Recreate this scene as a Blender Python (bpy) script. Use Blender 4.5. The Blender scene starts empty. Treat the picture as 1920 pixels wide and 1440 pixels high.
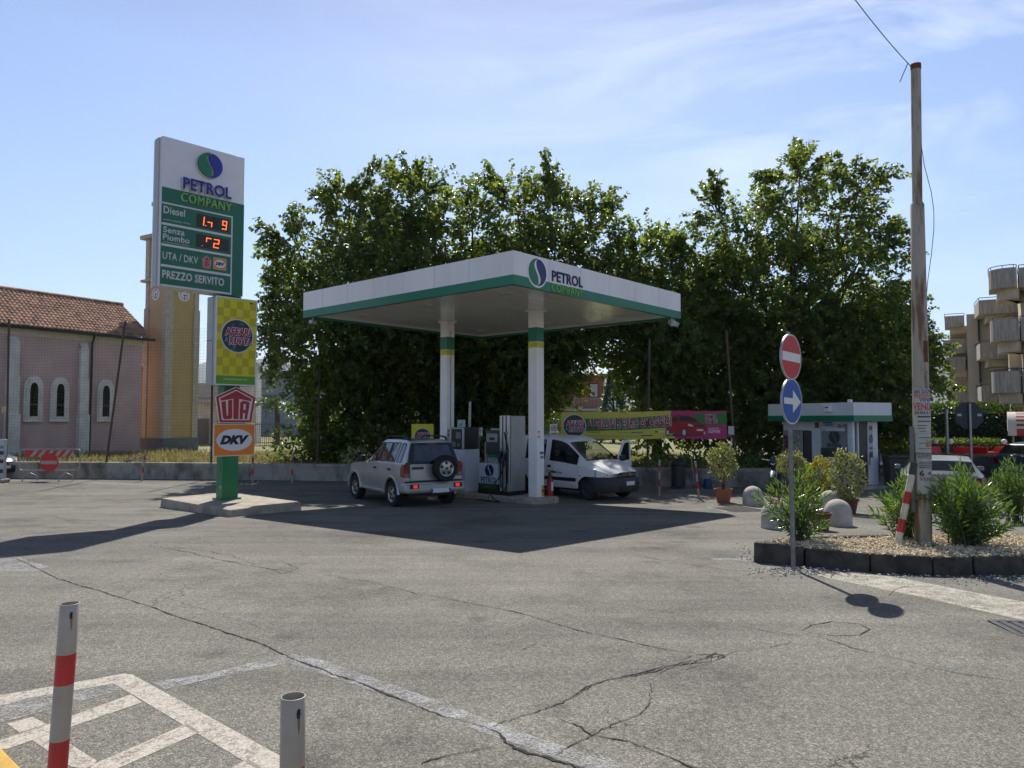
import bpy, bmesh, math, random
import numpy as np
from mathutils import Vector, Matrix, noise
R = math.radians
C = bpy.context.scene.collection
scene = bpy.context.scene
random.seed(7); rng = np.random.default_rng(11)

# ---------------------------------------------------------------- camera, sky, sun, exposure
F = 1377.0; CZ = 2.27; PITCH = R(2.74); HZ = 786.0
cam_d = bpy.data.cameras.new('camera'); cam = bpy.data.objects.new('camera', cam_d); C.objects.link(cam)
cam_d.sensor_width = 36; cam_d.lens = F / 1920 * 36; cam_d.clip_start = .05; cam_d.clip_end = 20000
cam.location = (0, 0, CZ); cam.rotation_euler = (R(90) + PITCH, 0, 0)
scene.camera = cam
SUN_EL = R(50.3); SUN_AZ = R(-1.0)       # azimuth from +Y (ahead of the camera) towards +X
w = bpy.data.worlds.new('World'); scene.world = w; w.use_nodes = True
nt = w.node_tree; nt.nodes.clear()
def wn(t, **k):
    n = nt.nodes.new(t)
    for a, b in k.items(): setattr(n, a, b)
    return n
sky = wn('ShaderNodeTexSky', sky_type='NISHITA', sun_disc=False, sun_elevation=SUN_EL, sun_rotation=SUN_AZ,
         air_density=1.0, dust_density=0.35, ozone_density=1.6, altitude=50)
tc = wn('ShaderNodeTexCoord'); mp = wn('ShaderNodeMapping')
mp.inputs['Rotation'].default_value = (0, R(18), R(24)); mp.inputs['Scale'].default_value = (1.1, 2.6, 6.5)
n1 = wn('ShaderNodeTexNoise'); n1.inputs['Scale'].default_value = 1.6; n1.inputs['Detail'].default_value = 9; n1.inputs['Roughness'].default_value = .62; n1.inputs['Distortion'].default_value = .5
rp = wn('ShaderNodeValToRGB'); rp.color_ramp.elements[0].position = .44; rp.color_ramp.elements[1].position = .80
sep = wn('ShaderNodeSeparateXYZ')
mr = wn('ShaderNodeMapRange'); mr.inputs[1].default_value = .10; mr.inputs[2].default_value = .42
mrx = wn('ShaderNodeMapRange'); mrx.inputs[1].default_value = -.28; mrx.inputs[2].default_value = .42
m1 = wn('ShaderNodeMath', operation='MULTIPLY'); m2 = wn('ShaderNodeMath', operation='MULTIPLY'); m3 = wn('ShaderNodeMath', operation='MULTIPLY'); m3.inputs[1].default_value = .8
mix = wn('ShaderNodeMix', data_type='RGBA'); mix.inputs['B'].default_value = (8.4, 8.9, 10.2, 1)
hs = wn('ShaderNodeHueSaturation'); hs.inputs['Saturation'].default_value = .98; hs.inputs['Value'].default_value = 1.0
tint = wn('ShaderNodeMix', data_type='RGBA', blend_type='MULTIPLY'); tint.inputs['Factor'].default_value = 1; tint.inputs['B'].default_value = (.985, .96, 1.03, 1)
bg = wn('ShaderNodeBackground'); bg.inputs['Strength'].default_value = .108
out = wn('ShaderNodeOutputWorld')
L = nt.links.new
L(tc.outputs['Generated'], mp.inputs['Vector']); L(mp.outputs[0], n1.inputs['Vector']); L(n1.outputs['Fac'], rp.inputs[0])
L(tc.outputs['Generated'], sep.inputs[0]); L(sep.outputs['Z'], mr.inputs[0]); L(sep.outputs['X'], mrx.inputs[0])
L(rp.outputs[0], m1.inputs[0]); L(mr.outputs[0], m1.inputs[1]); L(m1.outputs[0], m2.inputs[0]); L(mrx.outputs[0], m2.inputs[1]); L(m2.outputs[0], m3.inputs[0])
L(sky.outputs[0], hs.inputs['Color']); L(hs.outputs[0], tint.inputs['A']); L(tint.outputs['Result'], mix.inputs['A']); L(m3.outputs[0], mix.inputs['Factor'])
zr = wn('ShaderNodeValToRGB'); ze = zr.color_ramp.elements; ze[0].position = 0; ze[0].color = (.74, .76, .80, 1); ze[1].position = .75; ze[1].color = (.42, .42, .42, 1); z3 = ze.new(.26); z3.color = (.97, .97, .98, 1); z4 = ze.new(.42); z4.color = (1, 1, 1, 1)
dk = wn('ShaderNodeMix', data_type='RGBA', blend_type='MULTIPLY'); dk.inputs['Factor'].default_value = 1     # sky dimmed overhead, out of view, to deepen the shade; horizon toned down too
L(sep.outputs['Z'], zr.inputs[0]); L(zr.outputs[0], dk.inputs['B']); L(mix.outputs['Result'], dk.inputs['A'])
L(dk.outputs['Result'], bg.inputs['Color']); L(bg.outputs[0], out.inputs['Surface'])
sd = bpy.data.lights.new('sun', 'SUN'); sd.energy = 4.2; sd.angle = R(.53); sd.color = (1, .95, .86)
sun = bpy.data.objects.new('sun', sd); C.objects.link(sun)
sv = Vector((math.sin(SUN_AZ) * math.cos(SUN_EL), math.cos(SUN_AZ) * math.cos(SUN_EL), math.sin(SUN_EL)))
sun.rotation_euler = sv.to_track_quat('Z', 'Y').to_euler()
scene.view_settings.view_transform = 'Standard'; scene.view_settings.look = 'None'
scene.view_settings.exposure = 0.5; scene.view_settings.gamma = 1
scene.render.engine = 'CYCLES'
scene.cycles.max_bounces = 8; scene.cycles.transparent_max_bounces = 12
scene.cycles.use_denoising = True

# ---------------------------------------------------------------- geometry helpers
def gz(y): return .03 * (20 - y) if y < 20 else 0.0
def ray(px, py):
    u = (px - 960) / F; v = (720 - py) / F
    return u, math.cos(PITCH) - v * math.sin(PITCH), math.sin(PITCH) + v * math.cos(PITCH)
def P(px, py, Y):                         # the point seen at that pixel, Y metres ahead
    u, dy, dz = ray(px, py); t = Y / dy
    return Vector((u * t, Y, CZ + dz * t))
def G(px, py, dz0=0):                     # the ground point seen at that pixel
    u, dy, dz = ray(px, py); t = (dz0 - CZ) / dz
    if t * dy < 20 or dz >= 0: t = (.6 + dz0 - CZ) / (dz + .03 * dy)
    return Vector((u * t, dy * t, gz(dy * t) + dz0))

class MB:
    def __init__(s): s.v = []; s.f = []; s.mi = []; s.m = 0
    def add(s, vs, fs, m=None):
        o = len(s.v); s.v += [tuple(p) for p in vs]
        for f in fs: s.f.append([o + i for i in f]); s.mi.append(s.m if m is None else m)
        return s
    def box(s, x0, x1, y0, y1, z0, z1, m=None, M=None):
        v = [(x0,y0,z0),(x1,y0,z0),(x1,y1,z0),(x0,y1,z0),(x0,y0,z1),(x1,y0,z1),(x1,y1,z1),(x0,y1,z1)]
        if M: v = [M @ Vector(p) for p in v]
        return s.add(v, [(0,3,2,1),(4,5,6,7),(0,1,5,4),(1,2,6,5),(2,3,7,6),(3,0,4,7)], m)
    def quad(s, a, b, c, d, m=None): return s.add([a, b, c, d], [(0,1,2,3)], m)
    def tube(s, path, r, n=8, m=None, cap=True):
        path = [Vector(p) for p in path]; rs = r if isinstance(r, (list, tuple)) else [r] * len(path)
        vs = []; fs = []; up = None
        for i, p in enumerate(path):
            d = (path[min(i + 1, len(path) - 1)] - path[max(i - 1, 0)]).normalized()
            if up is None: up = d.orthogonal().normalized()
            up = (up - d * up.dot(d)).normalized(); q = d.cross(up)
            for k in range(n):
                a = 2 * math.pi * (k + .5) / n
                vs.append(p + (up * math.cos(a) + q * math.sin(a)) * rs[i])
        for i in range(len(path) - 1):
            for k in range(n): fs.append((i*n+k, i*n+(k+1)%n, (i+1)*n+(k+1)%n, (i+1)*n+k))
        if cap: fs.append(tuple(range(n))[::-1]); fs.append(tuple(range((len(path)-1)*n, len(path)*n)))
        return s.add(vs, fs, m)
    def lathe(s, prof, n=24, c=(0,0,0), m=None, axis='z', cap=True):
        vs = []; fs = []
        for r, z in prof:
            for k in range(n):
                a = 2 * math.pi * k / n; p = (r * math.cos(a), r * math.sin(a), z)
                if axis == 'y': p = (p[0], p[2], p[1])
                if axis == 'x': p = (p[2], p[0], p[1])
                vs.append((p[0] + c[0], p[1] + c[1], p[2] + c[2]))
        for i in range(len(prof) - 1):
            for k in range(n): fs.append((i*n+k, i*n+(k+1)%n, (i+1)*n+(k+1)%n, (i+1)*n+k))
        if cap: fs.append(tuple(range(n))[::-1]); fs.append(tuple(range((len(prof)-1)*n, len(prof)*n)))
        return s.add(vs, fs, m)
    def prism(s, poly, y0, y1, m=None):     # polygon in local x,z extruded along y (front face at y0)
        n = len(poly); vs = [(x, y0, z) for x, z in poly] + [(x, y1, z) for x, z in poly]
        fs = [tuple(range(n)), tuple(range(2*n-1, n-1, -1))] + [(i, n+i, n+(i+1)%n, (i+1)%n) for i in range(n)]
        return s.add(vs, fs, m)
    def plan(s, poly, z0, z1, m=None):      # polygon in x,y extruded in z
        n = len(poly); vs = [(x, y, z0) for x, y in poly] + [(x, y, z1) for x, y in poly]
        fs = [tuple(range(n))[::-1], tuple(range(n, 2*n))] + [(i, (i+1)%n, n+(i+1)%n, n+i) for i in range(n)]
        return s.add(vs, fs, m)
    def build(s, name, mats, parent=None, smooth=None, bevel=None, fix=True):
        me = bpy.data.meshes.new(name); me.from_pydata(s.v, [], s.f)
        for m in (mats if isinstance(mats, (list, tuple)) else [mats]): me.materials.append(m)
        if len(me.materials) > 1: me.polygons.foreach_set('material_index', s.mi)
        if fix and len(s.f) < 60000:
            bm = bmesh.new(); bm.from_mesh(me); bmesh.ops.recalc_face_normals(bm, faces=bm.faces); bm.to_mesh(me); bm.free()
        if smooth is not None:
            me.polygons.foreach_set('use_smooth', [True] * len(me.polygons)); me.set_sharp_from_angle(angle=R(smooth))
        o = bpy.data.objects.new(name, me); C.objects.link(o)
        if parent: o.parent = parent
        if bevel:
            b = o.modifiers.new('bevel', 'BEVEL'); b.width = bevel; b.segments = 2; b.limit_method = 'ANGLE'; b.angle_limit = R(35)
        return o
def tag(o, label=None, cat=None, group=None, kind=None):
    for k, v in (('label', label), ('category', cat), ('group', group), ('kind', kind)):
        if v: o[k] = v
    return o
def thing(name, label, cat, loc=(0, 0, 0), rotz=0, group=None):
    o = bpy.data.objects.new(name, None); C.objects.link(o); o.location = loc; o.rotation_euler = (0, 0, rotz)
    o.empty_display_size = .2
    return tag(o, label, cat, group)
def struct(o): o['kind'] = 'structure'; return o
def dup(o, loc=None, rotz=None, label=None, parent=None):
    c = o.copy(); C.objects.link(c)
    if parent: c.parent = parent
    if loc is not None: c.location = loc
    if rotz is not None: c.rotation_euler = (0, 0, rotz)
    if label: c['label'] = label
    for ch in list(o.children): dup(ch, parent=c)
    return c

# ---------------------------------------------------------------- materials
MATS = {}
def mat(name, col, rough=.6, metal=0., var=.12, scale=4., bump=0., spec=.5, col2=None, p0=.35, p1=.65, detail=5, stretch=None, coat=0., bscale=None, emit=None, estr=1.0):
    if name in MATS: return MATS[name]
    m = bpy.data.materials.new(name); m.use_nodes = True; t = m.node_tree; b = t.nodes['Principled BSDF']
    b.inputs['Roughness'].default_value = rough; b.inputs['Metallic'].default_value = metal
    b.inputs['Specular IOR Level'].default_value = spec; b.inputs['Coat Weight'].default_value = coat
    c1 = tuple(col) + (1,); c2 = (tuple(col2) if col2 else tuple(x * (1 - var * 2) for x in col)) + (1,)
    tcn = t.nodes.new('ShaderNodeTexCoord'); src = tcn.outputs['Object']
    if stretch:
        mpn = t.nodes.new('ShaderNodeMapping'); mpn.inputs['Scale'].default_value = stretch; t.links.new(src, mpn.inputs[0]); src = mpn.outputs[0]
    nz = t.nodes.new('ShaderNodeTexNoise'); nz.inputs['Scale'].default_value = scale; nz.inputs['Detail'].default_value = detail; nz.inputs['Roughness'].default_value = .6
    t.links.new(src, nz.inputs['Vector'])
    r = t.nodes.new('ShaderNodeValToRGB'); r.color_ramp.elements[0].position = p0; r.color_ramp.elements[1].position = p1
    r.color_ramp.elements[0].color = c2; r.color_ramp.elements[1].color = c1
    t.links.new(nz.outputs['Fac'], r.inputs[0]); t.links.new(r.outputs[0], b.inputs['Base Color'])
    if bump:
        bn = t.nodes.new('ShaderNodeBump'); bn.inputs['Strength'].default_value = bump; bn.inputs['Distance'].default_value = .02
        n2 = t.nodes.new('ShaderNodeTexNoise'); n2.inputs['Scale'].default_value = bscale or scale * 6; n2.inputs['Detail'].default_value = 6
        t.links.new(src, n2.inputs['Vector']); t.links.new(n2.outputs['Fac'], bn.inputs['Height']); t.links.new(bn.outputs[0], b.inputs['Normal'])
    if emit: b.inputs['Emission Color'].default_value = tuple(emit) + (1,); b.inputs['Emission Strength'].default_value = estr
    MATS[name] = m; return m
def asphalt_mat():
    m = bpy.data.materials.new('asphalt'); m.use_nodes = True; t = m.node_tree; b = t.nodes['Principled BSDF']; N = t.nodes.new; K = t.links.new
    b.inputs['Roughness'].default_value = .85; b.inputs['Specular IOR Level'].default_value = .25
    tcn = N('ShaderNodeTexCoord'); o = tcn.outputs['Object']
    def noi(s, d=4, ro=.6, vec=None):
        n = N('ShaderNodeTexNoise'); n.inputs['Scale'].default_value = s; n.inputs['Detail'].default_value = d; n.inputs['Roughness'].default_value = ro; K(vec or o, n.inputs['Vector']); return n.outputs['Fac']
    def ramp(f, a, ca, c, cb):
        r = N('ShaderNodeValToRGB'); r.color_ramp.elements[0].position = a; r.color_ramp.elements[1].position = c
        r.color_ramp.elements[0].color = (*ca, 1); r.color_ramp.elements[1].color = (*cb, 1); K(f, r.inputs[0]); return r.outputs[0]
    def mul(a, c2, f=1.0, bt='MULTIPLY'):
        x = N('ShaderNodeMix'); x.data_type = 'RGBA'; x.blend_type = bt; x.inputs['Factor'].default_value = f; K(a, x.inputs['A']); K(c2, x.inputs['B']); return x.outputs['Result']
    base = ramp(noi(.35, 6), .35, (.172, .166, .150), .68, (.226, .218, .194))
    stains = ramp(noi(.55, 8, .72), .36, (.60, .60, .62), .50, (1, 1, 1))
    base = mul(base, stains, .85)
    mpn = N('ShaderNodeMapping'); mpn.inputs['Rotation'].default_value = (0, 0, R(-24)); mpn.inputs['Scale'].default_value = (.25, 3.2, 1); K(o, mpn.inputs[0])
    base = mul(base, ramp(noi(1.2, 5, .6, mpn.outputs[0]), .36, (.90, .90, .91), .6, (1.03, 1.02, 1.0)))
    v = N('ShaderNodeTexVoronoi'); v.inputs['Scale'].default_value = 125; K(o, v.inputs['Vector'])
    vs = N('ShaderNodeSeparateColor'); K(v.outputs['Color'], vs.inputs[0])
    sp = ramp(vs.outputs[0], .0, (.50, .50, .51), .74, (1.06, 1.05, 1.03)); e_ = sp.node.color_ramp.elements.new(.97); e_.color = (1.7, 1.68, 1.6, 1)
    base = mul(base, sp)
    mp2 = N('ShaderNodeMapping'); mp2.inputs['Rotation'].default_value = (0, 0, R(-38)); mp2.inputs['Scale'].default_value = (.06, 1.5, 1); K(o, mp2.inputs[0])
    base = mul(base, ramp(noi(1.0, 4, .5, mp2.outputs[0]), .40, (.80, .80, .81), .56, (1, 1, 1)), .9)          # tyre lanes
    oil = N('ShaderNodeTexVoronoi'); oil.inputs['Scale'].default_value = .8; oil.inputs['Randomness'].default_value = 1; K(o, oil.inputs['Vector'])
    on = N('ShaderNodeMath'); on.operation = 'MULTIPLY_ADD'; on.inputs[1].default_value = .30; K(noi(5, 5), on.inputs[0]); K(oil.outputs['Distance'], on.inputs[2])
    base = mul(base, ramp(on.outputs[0], .20, (.52, .52, .53), .30, (1, 1, 1)), .75)                            # drips
    ck = N('ShaderNodeTexVoronoi'); ck.feature = 'DISTANCE_TO_EDGE'; ck.inputs['Scale'].default_value = 2.3
    wv = N('ShaderNodeMix'); wv.data_type = 'RGBA'; wv.blend_type = 'LINEAR_LIGHT'; wv.inputs['Factor'].default_value = .10; K(o, wv.inputs['A'])
    nc = N('ShaderNodeTexNoise'); nc.inputs['Scale'].default_value = 6; nc.inputs['Detail'].default_value = 6; K(o, nc.inputs['Vector']); K(nc.outputs['Color'], wv.inputs['B']); K(wv.outputs['Result'], ck.inputs['Vector'])
    line = ramp(ck.outputs['Distance'], .004, (.30, .30, .30), .016, (1, 1, 1)); msk = ramp(noi(.30, 3, .5), .56, (0, 0, 0), .64, (1, 1, 1))
    mm_ = N('ShaderNodeMix'); mm_.data_type = 'RGBA'; mm_.inputs['A'].default_value = (1, 1, 1, 1); K(msk, mm_.inputs['Factor']); K(line, mm_.inputs['B']); base = mul(base, mm_.outputs['Result'])     # fine crazing
    v2 = N('ShaderNodeTexVoronoi'); v2.inputs['Scale'].default_value = 42; K(o, v2.inputs['Vector'])
    vs2 = N('ShaderNodeSeparateColor'); K(v2.outputs['Color'], vs2.inputs[0])
    base = mul(base, ramp(vs2.outputs[1], .0, (.80, .80, .80), .9, (1.12, 1.12, 1.10)))
    K(base, b.inputs['Base Color'])
    bn = N('ShaderNodeBump'); bn.inputs['Strength'].default_value = .55; bn.inputs['Distance'].default_value = .006
    K(v.outputs['Distance'], bn.inputs['Height']); K(bn.outputs[0], b.inputs['Normal'])
    return m
def paint_mat(name, col, amount=.5, soft=.12, scale=26.):          # worn road paint: gaps show the asphalt below
    m = bpy.data.materials.new(name); m.use_nodes = True; t = m.node_tree; b = t.nodes['Principled BSDF']; N = t.nodes.new; K = t.links.new
    b.inputs['Roughness'].default_value = .8
    tcn = N('ShaderNodeTexCoord'); n = N('ShaderNodeTexNoise'); n.inputs['Scale'].default_value = scale; n.inputs['Detail'].default_value = 8; n.inputs['Roughness'].default_value = .72; K(tcn.outputs['Object'], n.inputs['Vector'])
    v = N('ShaderNodeTexVoronoi'); v.inputs['Scale'].default_value = 95; K(tcn.outputs['Object'], v.inputs['Vector'])
    sc = N('ShaderNodeSeparateColor'); K(v.outputs['Color'], sc.inputs[0])
    ad = N('ShaderNodeMath'); ad.operation = 'MULTIPLY_ADD'; ad.inputs[1].default_value = .3; K(sc.outputs[0], ad.inputs[0]); K(n.outputs['Fac'], ad.inputs[2])
    r = N('ShaderNodeMapRange'); r.inputs[1].default_value = 1.05 - amount; r.inputs[2].default_value = 1.05 - amount + soft * 1.5; K(ad.outputs[0], r.inputs[0])
    r2 = N('ShaderNodeValToRGB'); r2.color_ramp.elements[0].color = tuple(x * .72 for x in col) + (1,); r2.color_ramp.elements[1].color = (*col, 1); K(sc.outputs[1], r2.inputs[0]); K(r2.outputs[0], b.inputs['Base Color'])
    K(r.outputs[0], b.inputs['Alpha']); return m
def glass_mat(name, tintc, trans, rough=.03):
    m = bpy.data.materials.new(name); m.use_nodes = True; t = m.node_tree; N = t.nodes.new; K = t.links.new
    b = t.nodes['Principled BSDF']; b.inputs['Base Color'].default_value = (*tintc, 1); b.inputs['Roughness'].default_value = rough; b.inputs['Specular IOR Level'].default_value = .6
    tr = N('ShaderNodeBsdfTransparent'); tr.inputs[0].default_value = (.86, .92, .9, 1)
    fr = N('ShaderNodeFresnel'); fr.inputs[0].default_value = 1.5
    mm = N('ShaderNodeMath'); mm.operation = 'MULTIPLY_ADD'; mm.inputs[1].default_value = trans; mm.inputs[2].default_value = 1 - trans; K(fr.outputs[0], mm.inputs[0])
    mx = N('ShaderNodeMixShader'); K(mm.outputs[0], mx.inputs[0]); K(tr.outputs[0], mx.inputs[1]); K(b.outputs[0], mx.inputs[2])
    K(mx.outputs[0], t.nodes['Material Output'].inputs[0]); return m
def leaf_mat(name, c1, c2, trans=(.16, .30, .03), tf=.45, rough=.38, spec=.5):
    m = bpy.data.materials.new(name); m.use_nodes = True; t = m.node_tree; N = t.nodes.new; K = t.links.new
    b = t.nodes['Principled BSDF']; b.inputs['Roughness'].default_value = rough; b.inputs['Specular IOR Level'].default_value = spec
    g = N('ShaderNodeNewGeometry'); r = N('ShaderNodeValToRGB'); r.color_ramp.elements[0].color = (*c1, 1); r.color_ramp.elements[1].color = (*c2, 1)
    K(g.outputs['Random Per Island'], r.inputs[0]); K(r.outputs[0], b.inputs['Base Color'])
    tl = N('ShaderNodeBsdfTranslucent')
    mc = N('ShaderNodeMix'); mc.data_type = 'RGBA'; mc.inputs['A'].default_value = tuple(x * .6 for x in trans) + (1,); mc.inputs['B'].default_value = (*trans, 1); K(g.outputs['Random Per Island'], mc.inputs['Factor']); K(mc.outputs['Result'], tl.inputs[0])
    mx = N('ShaderNodeMixShader'); mx.inputs[0].default_value = tf; K(b.outputs[0], mx.inputs[1]); K(tl.outputs[0], mx.inputs[2]); K(mx.outputs[0], t.nodes['Material Output'].inputs[0])
    return m
ASPH = asphalt_mat()
WHITE = mat('white_paint', (.78, .78, .78), .45, var=.04)
GREEN = mat('sign_green', (.006, .125, .065), .4, var=.05)
DGREEN = mat('post_green', (.008, .16, .055), .4, var=.06, scale=3)
NAVY = mat('navy', (.012, .014, .11), .4, var=0)
BLUE = mat('logo_blue', (.012, .02, .26), .4, var=0)
LOGOG = mat('logo_green', (.006, .15, .075), .4, var=0)
LIME = mat('lime', (.22, .50, .05), .45, var=0)
BLACK = mat('black', (.012, .012, .013), .5, var=.1)
RUBBER = mat('rubber', (.018, .018, .018), .8, var=.1, scale=20)
RED = mat('red_paint', (.42, .018, .018), .45, var=.1)
SIGNRED = mat('sign_red', (.52, .015, .02), .4, var=.05)
SIGNBLUE = mat('sign_blue', (.008, .07, .36), .4, var=.05)
YEL = mat('poster_yellow', (.62, .55, .012), .5, var=.02)
CHROME = mat('chrome', (.7, .7, .7), .2, 1., var=.05)
GALV = mat('galvanised', (.36, .37, .38), .45, .6, var=.15, scale=9)
ALU = mat('aluminium', (.56, .57, .57), .35, .55, var=.06)
GREY = mat('grey_plastic', (.16, .165, .17), .5, var=.1)
LGREY = mat('light_grey', (.45, .46, .47), .5, var=.08)
DGREY = mat('dark_grey', (.035, .037, .04), .5, var=.1)
CONC = mat('concrete', (.36, .34, .30), .85, var=.22, scale=2.2, bump=.4, bscale=30)
KERB = mat('pale_kerb', (.38, .34, .28), .85, scale=3, bump=.4, bscale=30, col2=(.22, .18, .14), p0=.3, p1=.6)
ORANGE = mat('sign_orange', (.72, .20, .012), .4, var=.03)
WOODB = mat('branch_bark', (.055, .045, .035), .9, var=.2, scale=8, bump=.5)
LED = mat('led_orange', (.9, .12, .01), .5, var=0, emit=(1, .16, .02), estr=1.2)
GLASSD = glass_mat('dark_glass', (.006, .008, .009), .0)
GLASSM = glass_mat('tinted_glass', (.02, .025, .028), .55)
GLASSC = glass_mat('clear_glass', (.03, .035, .035), .82)

# ---------------------------------------------------------------- lettering: curves turned into meshes, facing local -y
def text(name, s, x0, z0, wd, ht, y, m, parent, bold=0., shear=0., depth=.004, tilt=0., spacing=1.04, edge=0.):      # edge: outline grown round the same letters
    cu = bpy.data.curves.new(name, 'FONT'); cu.body = s; cu.size = 1; cu.offset = bold + edge; cu.shear = shear; cu.space_character = spacing; cu.resolution_u = 3
    o = bpy.data.objects.new(name, cu); C.objects.link(o); dg = bpy.context.evaluated_depsgraph_get()
    me = bpy.data.meshes.new_from_object(o.evaluated_get(dg)); bpy.data.objects.remove(o); bpy.data.curves.remove(cu)
    n = len(me.vertices); co = np.empty(n * 3); me.vertices.foreach_get('co', co); co = co.reshape(-1, 3)
    mn = co.min(0) + edge; mx = co.max(0) - edge; q = np.zeros((n, 3))
    q[:, 0] = x0 + (co[:, 0] - mn[0]) / max(mx[0] - mn[0], 1e-6) * wd; q[:, 2] = z0 + (co[:, 1] - mn[1]) / max(mx[1] - mn[1], 1e-6) * ht
    if tilt:
        cx = x0 + wd / 2; cz = z0 + ht / 2; ca, sa = math.cos(tilt), math.sin(tilt); dx = q[:, 0] - cx; dz = q[:, 2] - cz
        q[:, 0] = cx + dx * ca - dz * sa; q[:, 2] = cz + dx * sa + dz * ca
    q[:, 1] = y
    bm = bmesh.new(); bm.from_mesh(me)
    for v, p in zip(bm.verts, q): v.co = p
    if depth:
        g = bmesh.ops.extrude_face_region(bm, geom=bm.faces[:]); bmesh.ops.translate(bm, verts=[e for e in g['geom'] if isinstance(e, bmesh.types.BMVert)], vec=(0, -depth, 0))
    bmesh.ops.recalc_face_normals(bm, faces=bm.faces); bm.to_mesh(me); bm.free()
    me.materials.clear(); me.materials.append(m)
    o = bpy.data.objects.new(name, me); C.objects.link(o); o.parent = parent; return o
def leaf_halves(r):
    K = [(-.34, -.94), (-.12, -.96), (.05, -.88), (.11, -.70), (.10, -.48), (-.01, -.20), (-.20, .10), (-.34, .38), (-.36, .60), (-.23, .82), (.06, .985)]
    inner = []
    for i in range(len(K) - 1):
        p0, p1, p2, p3 = (Vector(K[max(0, min(len(K) - 1, i + j))]) for j in (-1, 0, 1, 2))
        for k in range(5):
            t = k / 5; p = .5 * (2 * p1 + (p2 - p0) * t + (2 * p0 - 5 * p1 + 4 * p2 - p3) * t * t + (3 * p1 - p0 - 3 * p2 + p3) * t ** 3); inner.append((p.x * r, p.y * r))
    arc = [(r * math.cos(R(a)), r * math.sin(R(a))) for a in range(87, 249, 6)]
    green = inner + arc; return green, [(-x, -y) for x, y in green]
def logo(parent, cx, cz, r, y, mg, mb_, disc=None, depth=.01, sx=1.0):
    a, b = leaf_halves(r)
    if disc: MB().prism([(cx + 1.12 * r * sx * math.cos(t * math.pi / 24), cz + 1.12 * r * math.sin(t * math.pi / 24)) for t in range(48)], y - depth * .4, y).build('logo_disc', disc, parent)
    for poly, m, nm in ((a, mg, 'logo_half'), (b, mb_, 'logo_half')):
        MB().prism([(cx + x * sx, cz + z) for x, z in poly], y - depth, y).build(nm, m, parent)
def roundel(parent, cx, cz, r, y, tilt=.0, sc=1.0, d=.004):      # dark prize-draw badge with its lettering
    ring = lambda q: [(cx + q * math.cos(t * math.pi / 20), cz + q * math.sin(t * math.pi / 20)) for t in range(40)]
    MB().prism(ring(r * 1.08), y - d, y).build('badge_rim', mat('badge_cream', (.6, .58, .5), .5, var=.05), parent)
    MB().prism(ring(r), y - 2 * d, y - d).build('badge', mat('badge_dark', (.02, .17, .20), .5, col2=(.018, .028, .042), scale=5, p0=.56, p1=.66), parent)
    for k, (mm, bo) in enumerate(((WHITE, .055), (mat('badge_pink', (.40, .012, .07), .5, var=0), 0))):
        yy = y - (2 + k) * d
        text('badge_lettering', 'AFFARI', cx - r * .82, cz + r * .03, r * 1.7, r * .46, yy, mm, parent, bold=.035, edge=bo, shear=.12, depth=d * .9, tilt=.04)
        text('badge_lettering', 'RUOTA', cx - r * .52, cz - r * .55, r * 1.46, r * .46, yy, mm, parent, bold=.035, edge=bo, shear=.06, depth=d * .9, tilt=.0)
    text('badge_lettering', 'A', cx - r * .84, cz - r * .42, r * .26, r * .32, y - 3 * d, mat('badge_teal', (.05, .4, .45), .5, var=0), parent, bold=.02, depth=d)

# ---------------------------------------------------------------- foliage
def leaf_mesh(name, pos, axis, side, ln, wd, m, parent=None, shape='heart', fold=.18):
    n = len(pos)
    if shape == 'heart': T = np.array([(0, 0, 0), (-.46, .12, 1), (-.40, .52, 1), (0, 1, 0), (.40, .52, 1), (.46, .12, 1)]); Fc = [(0, 3, 2, 1), (0, 5, 4, 3)]
    elif shape == 'lance': T = np.array([(0, 0, 0), (-.5, .35, 1), (-.38, .7, 1), (0, 1, 0), (.38, .7, 1), (.5, .35, 1)]); Fc = [(0, 3, 2, 1), (0, 5, 4, 3)]
    else: T = np.array([(0, 0, 0), (-.5, .5, .6), (0, 1, 0), (.5, .5, .6)]); Fc = [(0, 3, 2, 1)]
    axis = axis / np.linalg.norm(axis, axis=1, keepdims=True)
    side = side - axis * (side * axis).sum(1, keepdims=True); side /= np.linalg.norm(side, axis=1, keepdims=True) + 1e-9
    nor = np.cross(side, axis)
    ln = np.broadcast_to(ln, n)[:, None, None]; wd = np.broadcast_to(wd, n)[:, None, None]
    V = pos[:, None, :] + side[:, None, :] * T[None, :, 0:1] * wd + axis[:, None, :] * T[None, :, 1:2] * ln + nor[:, None, :] * T[None, :, 2:3] * wd * fold
    k = len(T); fl = len(Fc[0]); idx = (np.arange(n)[:, None, None] * k + np.array(Fc)[None]).reshape(-1)
    nf = n * len(Fc); me = bpy.data.meshes.new(name)
    me.vertices.add(n * k); me.vertices.foreach_set('co', V.reshape(-1)); me.loops.add(len(idx)); me.loops.foreach_set('vertex_index', idx.astype(np.int32))
    me.polygons.add(nf); me.polygons.foreach_set('loop_start', (np.arange(nf) * fl).astype(np.int32))
    me.update(calc_edges=True); me.validate(); me.materials.append(m)
    o = bpy.data.objects.new(name, me); C.objects.link(o)
    if parent: o.parent = parent
    return o
def unit(a): return a / (np.linalg.norm(a, axis=1, keepdims=True) + 1e-9)
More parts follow.
